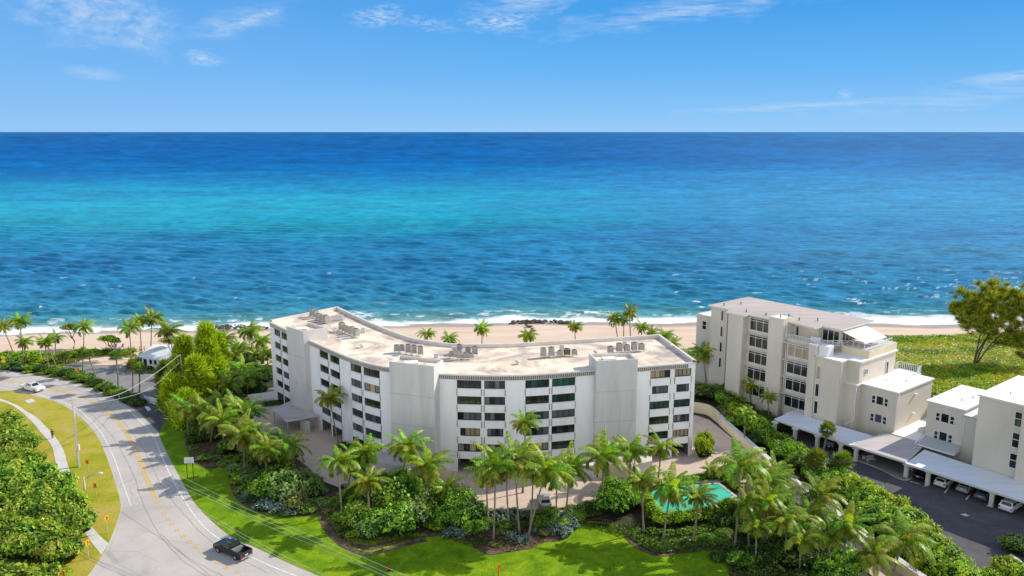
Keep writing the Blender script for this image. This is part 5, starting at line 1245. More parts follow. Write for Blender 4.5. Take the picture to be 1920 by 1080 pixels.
# road bed
bushes([(470, 905, 2.4, 2.0, 'varieg'), (448, 888, 2.2, 1.6, 'varieg'), (425, 872, 1.5, .9, 'varieg'), (360, 842, 1.3, .6, 'varieg'), (375, 850, 1.2, .5, 'olive'), (405, 862, 1.3, .7, 'olive')], 'pale variegated shrub', 'along the bed by the sign board', 'variegated shrubs by the sign board')
bushes([(510, 930, 3.4, 3.6, 'green'), (545, 935, 3.8, 4.6, 'varieg'), (580, 930, 3.2, 3.9, 'varieg'), (525, 905, 3.0, 3.0, 'green'), (490, 930, 2.2, 2.0, 'lime'), (560, 955, 2.4, 2.4, 'olive')], 'large rounded shrub', 'at the tip of the bed beside the court', 'large shrubs beside the court')
bushes([(497, 955, 1.7, 1.5, 'blue'), (522, 960, 1.6, 1.4, 'blue'), (505, 940, 1.5, 1.5, 'blue'), (547, 965, 1.2, 1.0, 'blue')], 'blue green plant', 'at the foot of the large round shrubs', 'blue green plants by the round shrubs')
# island
bushes([(672, 985, 3.0, 3.0, 'green'), (700, 1000, 3.2, 2.8, 'varieg'), (735, 1000, 3.4, 3.6, 'green'), (770, 985, 3.0, 3.4, 'varieg'), (745, 960, 3.6, 5.0, 'green'), (712, 960, 3.2, 4.4, 'dark'), (785, 960, 2.8, 3.6, 'varieg'), (760, 935, 3.0, 4.2, 'green'), (680, 955, 2.4, 2.4, 'lime'), (722, 930, 2.6, 3.4, 'dark')], 'tall leafy shrub', 'in the island clump before the low garage', 'shrubs of the island clump')
bushes([(620, 960, 1.6, .9, 'olive'), (600, 945, 1.5, .8, 'varieg'), (585, 950, 1.4, .8, 'olive'), (650, 1000, 1.4, .7, 'dark'), (632, 945, 1.6, .9, 'lime'), (600, 925, 1.4, .8, 'varieg')], 'low mixed shrub', 'beside the grass strip left of the island', 'low shrubs left of the island')
bushes([(850, 985, 2.8, 3.2, 'green'), (878, 975, 2.8, 3.6, 'dark'), (862, 960, 2.6, 3.6, 'green'), (890, 1000, 1.8, 1.8, 'green'), (830, 975, 1.9, 1.6, 'blue'), (845, 1005, 1.5, 1.2, 'blue'), (868, 1006, 1.3, 1.0, 'blue')], 'mid sized shrub', 'in the clump left of the thin front palms', 'shrubs left of the thin front palms')
bushes([(905, 968, 1.5, 1.2, 'blue'), (935, 975, 1.8, 1.5, 'blue'), (965, 972, 1.8, 1.4, 'blue'), (1000, 970, 1.4, .9, 'olive'), (1030, 968, 1.6, 1.2, 'green'), (1050, 985, 1.5, 1.2, 'green'), (1075, 962, 1.9, 1.1, 'varieg'), (1100, 955, 1.9, 1.1, 'varieg')], 'low bed plant', 'behind the thin front palms', 'low plants behind the front palms')
bushes([(1035, 1000, 1.2, 1.0, 'blue'), (1047, 992, 1.2, 1.1, 'blue'), (1060, 1004, 1.3, 1.1, 'blue'), (1074, 990, 1.2, 1.0, 'blue'), (1068, 978, 1.2, 1.0, 'blue')], 'silver blue clump', 'at the right end of the front bed', 'silver blue clumps of the front bed')
bushes([(1158, 962, 3.2, 5.0, 'green'), (1180, 950, 2.6, 4.2, 'green'), (1145, 945, 2.2, 3.8, 'varieg')], 'tall round leafy bush', 'left of the pool', 'tall bushes left of the pool')
bushes([(1316, 858, 1.9, 3.6, 'lime'), (1321, 846, 1.8, 3.8, 'lime')], 'bright rounded bush', 'at the right corner of the white block', 'bright bushes at the block corner')
bushes([(365, 830, 1.6, 1.2, 'dark'), (385, 862, 1.5, .9, 'green'), (415, 850, 1.6, 1.2, 'dark'), (435, 868, 1.6, 1.2, 'green'), (452, 905, 1.7, 1.3, 'lime'), (462, 925, 1.6, 1.3, 'green'), (480, 940, 1.5, 1.2, 'dark'), (470, 870, 2.2, 1.8, 'green'), (495, 890, 2.2, 2.0, 'dark'), (480, 850, 2.4, 2.0, 'green'), (515, 870, 2.2, 2.2, 'green'), (535, 965, 1.3, .8, 'dark'), (575, 960, 1.6, 1.0, 'green')], 'loose bed shrub', 'filling the dark bed beside the road', 'loose shrubs in the road bed')
bushes([(640, 975, 1.6, 1.1, 'green'), (658, 965, 1.9, 1.6, 'dark'), (665, 1005, 1.3, .8, 'lime'), (690, 975, 2.4, 2.6, 'green'), (655, 940, 2.0, 1.9, 'green'), (800, 985, 1.8, 1.6, 'dark'), (812, 965, 2.2, 2.4, 'green'), (820, 992, 1.5, 1.2, 'lime'), (700, 935, 2.6, 3.0, 'green'), (800, 935, 2.4, 2.8, 'green'), (775, 925, 2.4, 3.0, 'dark'), (825, 945, 2.0, 2.0, 'green')], 'loose wild shrub', 'around the island clump edges', 'loose shrubs around the island clump')
bushes([(905, 985, 1.4, 1.1, 'green'), (922, 990, 1.2, .9, 'dark'), (940, 1000, 1.1, .7, 'varieg'), (950, 990, 1.4, 1.1, 'green'), (970, 992, 1.4, 1.0, 'dark'), (1015, 985, 1.5, 1.2, 'green'), (1020, 1003, 1.1, .8, 'olive'), (1085, 972, 1.4, 1.0, 'green'), (1110, 965, 1.6, 1.1, 'dark'), (930, 1022, 1.1, .5, 'olive'), (900, 1018, 1.1, .5, 'dark')], 'small filler shrub', 'between trunks of the front palms', 'filler shrubs between the front palms')
# clipped hedges round the pool, along the wall
def hedge(px, w, h, kind, label, seed, dens=46, lf=.24):
    P = [Vector(p) for p in gcurve(px, 4)]; rg = np.random.default_rng(seed); B = []
    L = 0
    pts = [P[0]]
    for a, b in zip(P[:-1], P[1:]):
        n_ = max(1, int((b - a).length / (w * .42)))
        for k in range(n_): B.append((a.x + (b.x - a.x) * k / n_ + rg.uniform(-.1, .1) * w, a.y + (b.y - a.y) * k / n_ + rg.uniform(-.1, .1) * w, h * .46, w * .56 * rg.uniform(.9, 1.1), w * .56 * rg.uniform(.9, 1.1), h * .56 * rg.uniform(.9, 1.12)))
        L += (b - a).length
    c = P[len(P) // 2]; B = [(b[0] - c.x, b[1] - c.y, *b[2:]) for b in B]
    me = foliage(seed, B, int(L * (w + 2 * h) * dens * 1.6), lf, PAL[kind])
    o = thing('hedge', (c.x, c.y, 0), label, 'hedge'); link(me, 'foliage', o)
    mb = MB()
    for b in B[::3]: mb.tube([(b[0], b[1], 0), (b[0], b[1], h * .5)], .05, 'bark', 5)
    mb.build('stems', o, False); return o
hedge([(1205, 935), (1218, 960), (1232, 983), (1260, 985), (1300, 980), (1345, 968), (1372, 955)], 1.9, 2.2, 'lime', 'clipped bright hedge along the near side of the pool', 700)
hedge([(1285, 905), (1310, 900), (1345, 898), (1370, 908), (1388, 925)], 1.5, 1.1, 'lime', 'low bright hedge along the far side of the pool', 701)
hedge([(1222, 1000), (1260, 1004), (1300, 1000), (1345, 990)], 1.3, .8, 'green', 'low clipped hedge before the tall pool hedge', 702)
bushes([(1350, 985, 2.0, 2.2, 'dark'), (1382, 965, 2.2, 2.4, 'dark'), (1400, 990, 2.4, 2.2, 'dark'), (1358, 1005, 1.4, 1.0, 'green'), (1330, 1012, 1.4, .7, 'green')], 'dark shrub', 'between the pool and the tall lone palm', 'dark shrubs right of the pool')
bushes([(1418, 1010, 2.4, 2.2, 'green'), (1440, 1055, 2.6, 2.6, 'dark'), (1470, 1040, 2.8, 2.8, 'dark'), (1505, 1060, 3.0, 3.2, 'dark'), (1540, 1050, 3.0, 3.0, 'dark'), (1575, 1060, 2.8, 3.0, 'green'), (1595, 1075, 2.5, 2.8, 'lime'), (1560, 1100, 2.8, 3.0, 'green'), (1490, 1000, 2.6, 2.6, 'dark'), (1455, 985, 2.4, 2.4, 'green'), (1432, 1090, 2.6, 2.4, 'dark'), (1500, 1120, 3.0, 2.8, 'dark')], 'dense thicket shrub', 'beneath the lower right palms', 'thicket shrubs at lower right')
bushes([(1345, 1050, 1.3, 1.0, 'dark'), (1395, 1060, 2.0, 1.6, 'green'), (1385, 1035, 1.6, .9, 'dark')], 'low dark bush', 'at the lawn end right of the pool path', 'bushes at the lawn end')
wallbush = [(1308, 742, 3.0, 3.0, 'olive'), (1328, 748, 3.2, 3.2, 'olive'), (1348, 752, 3.2, 3.4, 'dark'), (1366, 765, 3.2, 3.2, 'green'), (1360, 785, 2.4, 2.6, 'olive'), (1386, 788, 2.8, 3.2, 'lime'), (1405, 800, 2.8, 3.0, 'lime'), (1378, 802, 2.0, 2.4, 'green'), (1424, 815, 2.8, 3.0, 'lime'), (1440, 832, 2.8, 3.0, 'green'), (1462, 845, 2.9, 3.0, 'lime'), (1420, 835, 2.0, 2.4, 'dark')]
bushes(wallbush, 'hedge shrub', 'above the upper part of the long cream wall', 'hedge shrubs above the cream wall')
bushes([(1468, 858, 2.4, 2.8, 'green'), (1490, 862, 2.6, 3.0, 'lime'), (1498, 880, 2.4, 2.8, 'green'), (1522, 882, 2.6, 3.0, 'green'), (1527, 902, 2.4, 2.8, 'green'), (1552, 900, 2.7, 3.0, 'green'), (1558, 924, 2.5, 2.9, 'green'), (1580, 918, 2.8, 3.2, 'lime'), (1588, 946, 2.6, 3.0, 'green')], 'hedge shrub', 'around the fan palms before the carport', 'hedge shrubs around the fan palms')
bushes([(1600, 932, 3.0, 3.4, 'lime'), (1628, 945, 3.0, 3.4, 'lime'), (1618, 966, 2.6, 3.2, 'green'), (1635, 985, 2.9, 3.4, 'grape'), (1662, 968, 3.0, 3.4, 'lime'), (1668, 1010, 2.8, 3.2, 'grape'), (1695, 995, 2.9, 3.2, 'grape'), (1722, 1018, 2.9, 3.2, 'lime'), (1705, 1045, 2.7, 3.0, 'grape'), (1745, 1045, 2.8, 3.0, 'grape'), (1745, 1080, 2.8, 3.0, 'lime'), (1778, 1070, 2.7, 2.8, 'grape'), (1790, 1100, 2.7, 2.8, 'lime')], 'sunlit hedge shrub', 'between the car park and the long drive', 'hedge shrubs along the car park')
bushes([(1905, 1035, 2.2, 2.2, 'dark'), (1930, 1040, 2.2, 2.2, 'varieg'), (1890, 1085, 2.4, 2.4, 'lime'), (1920, 1095, 2.4, 2.4, 'lime'), (1862, 1092, 1.8, 1.6, 'lime')], 'corner bush', 'in the lower right corner of the view', 'bushes in the lower right corner')
bushes([(1425, 785, 2.2, 1.6, 'dark'), (1447, 795, 2.2, 1.5, 'dark'), (1462, 806, 2.0, 1.4, 'dark'), (1395, 770, 2.4, 1.8, 'dark'), (1375, 752, 2.6, 2.6, 'dark')], 'dark shaded bush', 'at the foot of the tall beige block', 'bushes at the beige block')
bushes([(1255, 700, 3, 2.5, 'lime'), (1275, 690, 3, 2.2, 'lime'), (1295, 680, 3.4, 2.2, 'lime'), (1315, 672, 3.4, 2.0, 'lime'), (1230, 668, 2.8, 1.8, 'green'), (1200, 662, 2.6, 1.6, 'green'), (1340, 668, 3.2, 2.0, 'lime')], 'bright dune shrub', 'behind the right end of the white block', 'dune shrubs behind the block')
bushes([(1715, 735, 2.6, 2.0, 'green'), (1735, 745, 2.4, 1.6, 'lime')], 'bright round shrub', 'behind the terraces of the beige block', 'shrubs behind the terraces')
bushes([(650, 840, 2.0, .9, 'dark'), (672, 850, 2.4, 1.2, 'dark'), (690, 858, 2.0, 1.0, 'dark')], 'low dark bush', 'at the foot of the shaded palm', 'bushes at the shaded palm')
bushes([(1195, 884, 1.6, .7, 'green'), (1212, 882, 1.6, .7, 'green')], 'low clipped bush', 'before the right garage wall', 'bushes before the garage wall')
# agaves
def agave_mesh():
    rg = np.random.default_rng(9); V = []; Q = []; C = []
    for i in range(30):
        az = i * 2.4; el = R(80 - 70 * i / 29); L = 1.25; d = np.array((math.cos(az) * math.cos(el), math.sin(az) * math.cos(el), math.sin(el))); s = np.array((-math.sin(az), math.cos(az), 0)) * .10
        m = d * L * .5; tip = d * L - np.array((0, 0, .12)); c = np.array((.20, .28, .26)) * rg.uniform(.7, 1.4); k = len(V)
        V.extend([-s * .7, s * .7, m + s, m - s, m - s, m + s, tip + s * .05, tip - s * .05]); Q.extend([(k, k + 1, k + 2, k + 3), (k + 4, k + 5, k + 6, k + 7)]); C.extend([c] * 8)
    return npmesh('agave', np.array(V), np.array(Q), ['leaf'], None, np.array(C))
am = agave_mesh(); obs = []
for px, py, s in ((461, 937, 1.25), (912, 998, 1.1), (960, 1012, 1.2), (975, 1020, 1.15), (987, 1014, 1.0), (908, 976, .9), (1004, 1000, .8)):
    x, y = G(px, py); o = link(am, 'agave', None, (x, y, 0), RNG.uniform(0, 6), (s, s, s)); tag(o, '', 'agave', 'agaves in the beds'); obs.append(o)
label_row(obs, 'spiky blue grey agave', 'in the planting beds beside the lawn')
# ------------------------------------------------------------------ trees
def clumps(seed, tips, n, size, pal, spread=1.0, elong=1.0):
    """needle/leaf sprays around branch tips: (x,y,z,r)"""
    rg = np.random.default_rng(seed); V = []; T = np.array(tips); w_ = T[:, 3] ** 2; w_ /= w_.sum(); bi = rg.choice(len(T), n, p=w_)
    d = rg.normal(size=(n, 3)); d /= np.linalg.norm(d, axis=1)[:, None]; rr = np.clip(np.abs(rg.normal(0, .58, n)), 0, 1.5); P = T[bi, :3] + d * T[bi, 3:4] * rr[:, None] * np.array((1, 1, .75))
    ax = d * .8 + rg.normal(size=(n, 3)) * .35 + np.array((0, 0, .55)); ax /= np.linalg.norm(ax, axis=1)[:, None]
    sd_ = np.cross(ax, rg.normal(size=(n, 3))); sd_ /= np.linalg.norm(sd_, axis=1)[:, None]
    L = size * rg.uniform(.6, 1.4, n)[:, None] * elong; W = size * .13
    V = np.stack([P - sd_ * W * .6, P + sd_ * W * .6, P + ax * L + sd_ * W * .12, P + ax * L - sd_ * W * .12], 1).reshape(-1, 3); Q = np.arange(n * 4).reshape(n, 4)
    pal = np.array(pal); u = np.clip(vnoise(bi * 1.7, bi * .3, seed) * .35 + rr ** 2 * .55 + d[:, 2] * .12 + rg.normal(size=n) * .16, 0, .999) * (len(pal) - 1); k = u.astype(int); f_ = (u - k)[:, None]  # inner shade painted into the sprays: darker inside, paler outside and on top
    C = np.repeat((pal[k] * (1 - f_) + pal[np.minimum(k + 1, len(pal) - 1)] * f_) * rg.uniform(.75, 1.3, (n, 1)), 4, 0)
    return npmesh('crown', V, Q, ['needle'], None, C)
def branch_tree(name, base, label, seed, stems, tips, n, size, pal, r0=.35, elong=1.0, cat='tree', group=None):
    rg = random.Random(seed); o = thing(name, (*base, 0), label, cat, group)
    mb = MB()
    heads = []
    for st in stems:
        P = [p for p in catmull(st, 5)]; n_ = len(P); rs = st[0][3] if len(st[0]) > 3 else r0
        mb.tube(P, [rs * (1 - .72 * i / (n_ - 1)) * (1.25 if i == 0 else 1) for i in range(n_)], 'bark', 8); heads.append(P)
    for t_ in tips:
        tv = Vector(t_[:3]); best = min(((p - tv).length + (0 if p.z < tv.z else 6), i, h) for h, P in enumerate(heads) for i, p in enumerate(P))
        p = heads[best[2]][max(0, best[1] - 1)]; m_ = (p + tv) / 2 + Vector((rg.uniform(-.3, .3), rg.uniform(-.3, .3), .25)); mb.tube([p, m_, tv], [r0 * .28, r0 * .18, .03], 'bark', 5)
    mb.build('trunk', o, False)
    link(clumps(seed, tips, n, size, pal, elong=elong), 'crown', o); return o
NEED = [(.05, .09, .012), (.13, .19, .014), (.26, .31, .018), (.40, .40, .03)]
LIMEN = [(.05, .11, .010), (.22, .36, .012), (.44, .58, .016), (.66, .76, .03)]
NEEDR = [(.08, .13, .014), (.22, .29, .018), (.40, .44, .028), (.58, .58, .045)]
# big casuarina on the right dune
bx, by = G(1828, 682); s_ = 0.125     # metres per photo pixel at that distance
def tt(px, py, dy=0): return ((px - 1828) * s_, dy, max(.2, (682 - py) * s_ * 1.05))
stems = [[(-.3, 0, 0), (.1, .1, 3), tt(1832, 620), tt(1828, 585, .5), tt(1822, 550, 0)], [(.3, .1, 0), tt(1840, 650, .3), tt(1852, 625, .5), tt(1862, 590, .5), tt(1876, 555, .3)], [(.4, -.1, 0), tt(1850, 648, -.4), tt(1874, 620, -.6), tt(1895, 612, -1)], [(0, .3, 0), tt(1838, 655, 1), tt(1866, 618, 1.6), tt(1905, 590, 2)]]
rg = random.Random(4); tips = []
for (px, py, r_) in ((1843, 536, 1.1), (1868, 548, 1.5), (1880, 540, 1.2), (1806, 556, 1.5), (1822, 566, 1.7), (1837, 556, 1.3), (1842, 575, 1.5), (1795, 575, 1.3), (1812, 585, 1.6), (1830, 590, 1.6), (1850, 570, 1.2), (1884, 560, 1.4), (1892, 572, 1.2), (1800, 595, 1.1), (1820, 602, 1.1), (1845, 598, 1.2), (1862, 585, 1.1), (1907, 565, 1.4), (1918, 560, 1.5), (1900, 590, 1.2), (1915, 600, 1.2), (1880, 600, 1.1), (1895, 615, 1.1), (1910, 625, 1.2), (1790, 580, .8), (1808, 612, .9), (1835, 608, 1.0), (1855, 612, 1.0), (1875, 628, 1.0), (1890, 640, 1.0), (1798, 565, 1.0), (1840, 618, .8), (1870, 612, .8), (1930, 580, 1.5), (1940, 610, 1.5)):
    for q in range(7): tips.append((*tt(px + rg.uniform(-15, 13), py + rg.uniform(-12, 13), rg.uniform(-3.2, 3.2)), r_ * rg.uniform(.45, .8)))
branch_tree('casuarina_tree', (bx, by), 'big feathery tree with several trunks on the right dune', 31, stems, tips, 42000, .8, NEEDR, .2, elong=1.2)
bx2, by2 = G(1950, 690)
branch_tree('casuarina_tree', (bx2, by2), 'darker feathery tree cut by the right edge above the dune', 32, [[(0, 0, 0), (-.5, 0, 3), (-2.5, 0, 6)], [(.2, 0, 0), (.5, .3, 4), (1, 0, 8)]], [(-5.0, 0, 5.5, 1.6), (-3.2, .5, 6.6, 1.7), (-4.2, -.6, 7.8, 1.6), (-6, 1, 7, 1.4), (-2.5, 1, 4.5, 1.6), (-1.5, 0, 8.2, 2), (1, 0, 8, 2), (0, 1, 5, 2), (-5.5, 0, 3.5, 1.3), (-4.0, .5, 2.6, 1.4)], 12000, .42, NEED[:3] + [(.22, .24, .02)], .3)
# lime feathery trees left of the block
def cone_tips(seed, cx, cy, z0, z1, r0, r1, n):
    rg = random.Random(seed); T = []
    for i in range(n):
        q = (i + .5) / n; z = z0 + (z1 - z0) * q; r_ = r0 + (r1 - r0) * q ** 1.1; a = i * 2.4; rad = r_ * rg.uniform(.35, 1.0)
        T.append((cx + math.cos(a) * rad, cy + math.sin(a) * rad, z, rg.uniform(.8, 1.35) * (1.05 - .45 * q)))
    return T
for i, (px, py, ptop, r_, lb, pal, nn_) in enumerate(((395, 742, 602, 3.6, 'tallest lime green feathery tree left of the white block', LIMEN, 26000), (352, 738, 628, 3.8, 'broad lime green feathery tree behind the street pole', LIMEN, 24000), (372, 762, 668, 3.6, 'bright feathery tree in front of the two lime trees', LIMEN, 18000), (328, 768, 705, 2.8, 'yellow green feathery tree beside the white gate', LIMEN, 15000), (352, 795, 735, 3.0, 'low yellow green tree at the lawn corner', LIMEN, 15000), (412, 700, 622, 2.6, 'slim feathery tree behind the tallest lime tree', LIMEN, 9000), (316, 735, 676, 2.4, 'dark green feathery tree beside the beach house', NEED, 9000))):
    x, y = G(px, py); zt_ = ZAT(y, ptop)
    T = cone_tips(50 + i, 0, 0, zt_ * .14, zt_ * .93, r_, .9, 70)
    branch_tree('feathery_tree', (x, y), lb, 60 + i, [[(0, 0, 0), (.2, 0, zt_ * .4), (0, .1, zt_ * .92)], [(0, .1, .2), (.9, .3, zt_ * .35), (1.2, .2, zt_ * .7)]], T, int(nn_ * 1.1), 1.05, pal, .26)
# small beach trees (sea grape) far left
for i, (px, py, cx, cy, r_, lb, pal) in enumerate(((138, 654, 132, 615, 2.3, 'olive crowned small tree on the beach left of the round green one', 'olive'), (208, 664, 203, 636, 2.2, 'round bright green small tree on the beach with bent trunk', 'lime'), (214, 662, 218, 640, 1.4, 'little bright green tree just right of the bent beach tree', 'lime'), (328, 690, 325, 640, 2.6, 'dense dark tree behind the beach house roof', 'olive'))):
    x, y = G(px, py); z = ZAT(y, cy); dx = (cx - px) * .12
    o = thing('sea_grape_tree', (x, y, 0), lb, 'tree'); mb = MB(); mb.tube([(0, 0, 0), (.5, 0, z * .35), (-.3, .1, z * .6), (dx, 0, z * .9)], [.2, .15, .12, .08], 'bark', 7); mb.tube([(-.1, 0, z * .5), (.9, .2, z * .85)], [.1, .05], 'bark', 5); mb.tube([(-.2, 0, z * .5), (dx - 1, -.2, z * .9)], [.1, .05], 'bark', 5); mb.build('trunk', o, False)
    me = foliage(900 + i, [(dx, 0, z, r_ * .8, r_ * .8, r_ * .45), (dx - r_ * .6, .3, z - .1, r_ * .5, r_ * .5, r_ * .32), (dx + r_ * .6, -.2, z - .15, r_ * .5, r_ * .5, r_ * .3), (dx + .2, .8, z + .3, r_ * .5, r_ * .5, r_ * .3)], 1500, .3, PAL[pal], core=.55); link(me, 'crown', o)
# ------------------------------------------------------------------ ground cover on the right dune, rocks
def cover(name, poly_px, n, size, pal, label, seed, hmax=.5, z=0):
    P = np.array([G(*p, 0) for p in poly_px]); rg = np.random.default_rng(seed); mn, mx = P.min(0), P.max(0); pts = rg.uniform(mn, mx, (n * 3, 2))
    ins_ = np.zeros(len(pts), bool); j = len(P) - 1
    for i in range(len(P)):
        c = ((P[i, 1] > pts[:, 1]) != (P[j, 1] > pts[:, 1])) & (pts[:, 0] < (P[j, 0] - P[i, 0]) * (pts[:, 1] - P[i, 1]) / (P[j, 1] - P[i, 1] + 1e-9) + P[i, 0]); ins_ ^= c; j = i
    pts = pts[ins_][:n]; n = len(pts); hgt = fbm(pts[:, 0] / 3.2, pts[:, 1] / 3.2, 3, seed) * hmax + rg.random(n) * .15
    Pp = np.column_stack([pts, hgt]); nrm = rg.normal(size=(n, 3)) * .5; nrm[:, 2] += .9; nrm /= np.linalg.norm(nrm, axis=1)[:, None]
    t1 = np.cross(nrm, rg.normal(size=(n, 3))); t1 /= np.linalg.norm(t1, axis=1)[:, None]; t2 = np.cross(nrm, t1); L = size * rg.uniform(.6, 1.5, n)[:, None]
    V = np.stack([Pp - t1 * L * .5, Pp + t2 * L * .35, Pp + t1 * L * .5, Pp - t2 * L * .35], 1).reshape(-1, 3); c0 = P.mean(0)
    pal = np.array(pal); u = np.clip(fbm(pts[:, 0] / 7, pts[:, 1] / 5, 3, seed + 4) * 1.5 - .25 + rg.normal(size=n) * .16, 0, .999) * (len(pal) - 1); k = u.astype(int); f_ = (u - k)[:, None]
    C = np.repeat((pal[k] * (1 - f_) + pal[np.minimum(k + 1, len(pal) - 1)] * f_) * rg.uniform(.65, 1.35, (n, 1)), 4, 0)
    V[:, :2] -= c0; o = link(npmesh(name, V, np.arange(n * 4).reshape(n, 4), ['leaf'], None, C), name, None, (c0[0], c0[1], z)); return tag(o, label, 'ground cover', kind='stuff')
dune = [(1625, 631), (1700, 631), (1780, 629), (1850, 627), (1960, 625), (2300, 625), (2300, 760), (1920, 740), (1760, 740), (1700, 700), (1640, 680), (1560, 660)]
sheet('dune', [G(*p, 0) for p in dune], .05, 'duneg') if 'duneg' in M else None
cover('dune_creeper', dune, 75000, .42, [(.10, .22, .012), (.24, .38, .014), (.36, .46, .018), (.46, .46, .03), (.50, .40, .07)], 'yellow green creeping plants covering the right dune', 91, .55)
cover('dune_creeper', [(1200, 665), (1260, 658), (1330, 652), (1330, 700), (1310, 740), (1240, 720)], 5000, .4, [(.06, .14, .012), (.16, .30, .014), (.24, .36, .018)], 'bright creeping plants between the two blocks by the beach', 92, .5)
cover('dune_creeper', [(-60, 668), (60, 662), (150, 663), (250, 664), (262, 672), (180, 668), (110, 690), (0, 690)], 7000, .4, [(.10, .17, .012), (.20, .28, .014), (.32, .34, .02)], 'yellow green creeping plants along the far left dune', 93, .4)
cover('bed_litter', [(596, 935), (606, 965), (625, 998), (653, 1021), (717, 1027), (820, 1005), (892, 1029), (955, 1036), (1020, 1018), (1085, 982), (1090, 965), (960, 955), (800, 950), (700, 935)], 9000, .25, [(.03, .06, .015), (.10, .09, .04), (.24, .15, .08), (.34, .24, .15), (.06, .12, .03)], 'fallen leaves and small plants on the front mulch bed', 94, .12)
cover('bed_litter', [(345, 800), (348, 835), (365, 868), (425, 875), (430, 905), (442, 935), (480, 958), (560, 968), (596, 962), (600, 900), (470, 800)], 6000, .25, [(.03, .06, .015), (.10, .09, .04), (.24, .15, .08), (.08, .15, .03)], 'fallen leaves and small plants on the bed beside the road', 95, .12)
cover('undergrowth', [(1085, 982), (1176, 1010), (1235, 1042), (1347, 1032), (1372, 1085), (1590, 1110), (1490, 985), (1430, 920), (1380, 940), (1200, 985)], 16000, .28, [(.02, .05, .012), (.05, .10, .018), (.10, .17, .02), (.18, .14, .07)], 'low leafy undergrowth below the pool and right palms', 96, .35)
def rock_mesh(seed):
    rg = np.random.default_rng(seed); V = []; nu, nv = 7, 5
    for j in range(nv + 1):
        for i in range(nu):
            ph = math.pi * j / nv; th = 6.283 * i / nu; r_ = .5 * rg.uniform(.75, 1.2); V.append((r_ * math.sin(ph) * math.cos(th) * 1.2, r_ * math.sin(ph) * math.sin(th), r_ * math.cos(ph) * .75))
    Q = [(j * nu + i, (j + 1) * nu + i, (j + 1) * nu + (i + 1) % nu, j * nu + (i + 1) % nu) for j in range(nv) for i in range(nu)]
    return npmesh('boulder', np.array(V), np.array(Q), ['rock'])
RK = [rock_mesh(i) for i in range(5)]
def rocks(spots, label, group):
    for (x, y, z, s) in spots:
        o = link(RK[int(RNG.integers(5))], 'boulder', None, (x, y, z), RNG.uniform(0, 6), (s, s * RNG.uniform(.7, 1.1), s * RNG.uniform(.6, .9))); tag(o, label, 'boulder', group)
sp = []
for i in range(75):
    q = RNG.random(); px = 955 + 115 * q; py = 606 - 3 * math.sin(q * 3.1) + RNG.uniform(-2, 3); x, y = G(px, py, -1.6); sp.append((x, y, -1.55 + RNG.uniform(0, .35), RNG.uniform(.6, 1.5)))
for i in range(22):
    q = RNG.random(); px = 985 + 22 * q + RNG.uniform(-4, 4); py = 608 + 16 * q + RNG.uniform(-2, 2); x, y = G(px, py, -1); sp.append((x, y, -.9, RNG.uniform(.4, .9)))
rocks(sp, 'dark boulder in the rock groyne behind the white block', 'boulders of the groyne')
sp = []
for i in range(60):
    q = RNG.random(); px = 400 + 106 * q; py = 614 + RNG.uniform(-2, 3.5); x, y = G(px, py, -1.6); sp.append((x, y, -1.5 + RNG.uniform(0, .4), RNG.uniform(.5, 1.2)))
rocks(sp, 'brown boulder at the waterline left of the white block', 'boulders at the left waterline')
#PART5
# ------------------------------------------------------------------ vehicles
def frustum_faces(b, t_, m, mb):
    x0, x1, h0, z0 = b; x2, x3, h1, z1 = t_
    B = [(x0, -h0, z0), (x1, -h0, z0), (x1, h0, z0), (x0, h0, z0)]; T = [(x2, -h1, z1), (x3, -h1, z1), (x3, h1, z1), (x2, h1, z1)]
    mb.face(T, m)
    for i in range(4): mb.face([B[i], B[(i + 1) % 4], T[(i + 1) % 4], T[i]], m)
    return B, T
def inset_quad(q, fu0, fu1, fv0, fv1, out):
    a, b, c, d = [Vector(p) for p in q]; n = (b - a).cross(d - a).normalized()
    f = lambda u, v: (a.lerp(b, u)).lerp(d.lerp(c, u), v) + n * out
    return [f(fu0, fv0), f(fu1, fv0), f(fu1, fv1), f(fu0, fv1)]
def wheel(parent, x, y, r=.36, w=.24):
    mb = MB(); s = 1 if y > 0 else -1
    mb.tube([(x, y - w / 2, r), (x, y + w / 2, r)], r, 'rubber', 16, False); wo = mb.build('wheel', parent, False)
    mb = MB(); yy = y + s * (w / 2 + .012); mb.tube([(x, yy - s * .02, r), (x, yy, r)], r * .6, 'chrome', 12, False); mb.build('rim', wo, False)
def extr(mb, prof, hw, m):
    n = len(prof)
    mb.face([(x, -hw, z) for x, z in prof][::-1] if False else [(x, -hw, z) for x, z in prof], m); mb.face([(x, hw, z) for x, z in prof][::-1], m)
    for i in range(n):
        a, b = prof[i], prof[(i + 1) % n]; mb.face([(a[0], -hw, a[1]), (a[0], hw, a[1]), (b[0], hw, b[1]), (b[0], -hw, b[1])], m)
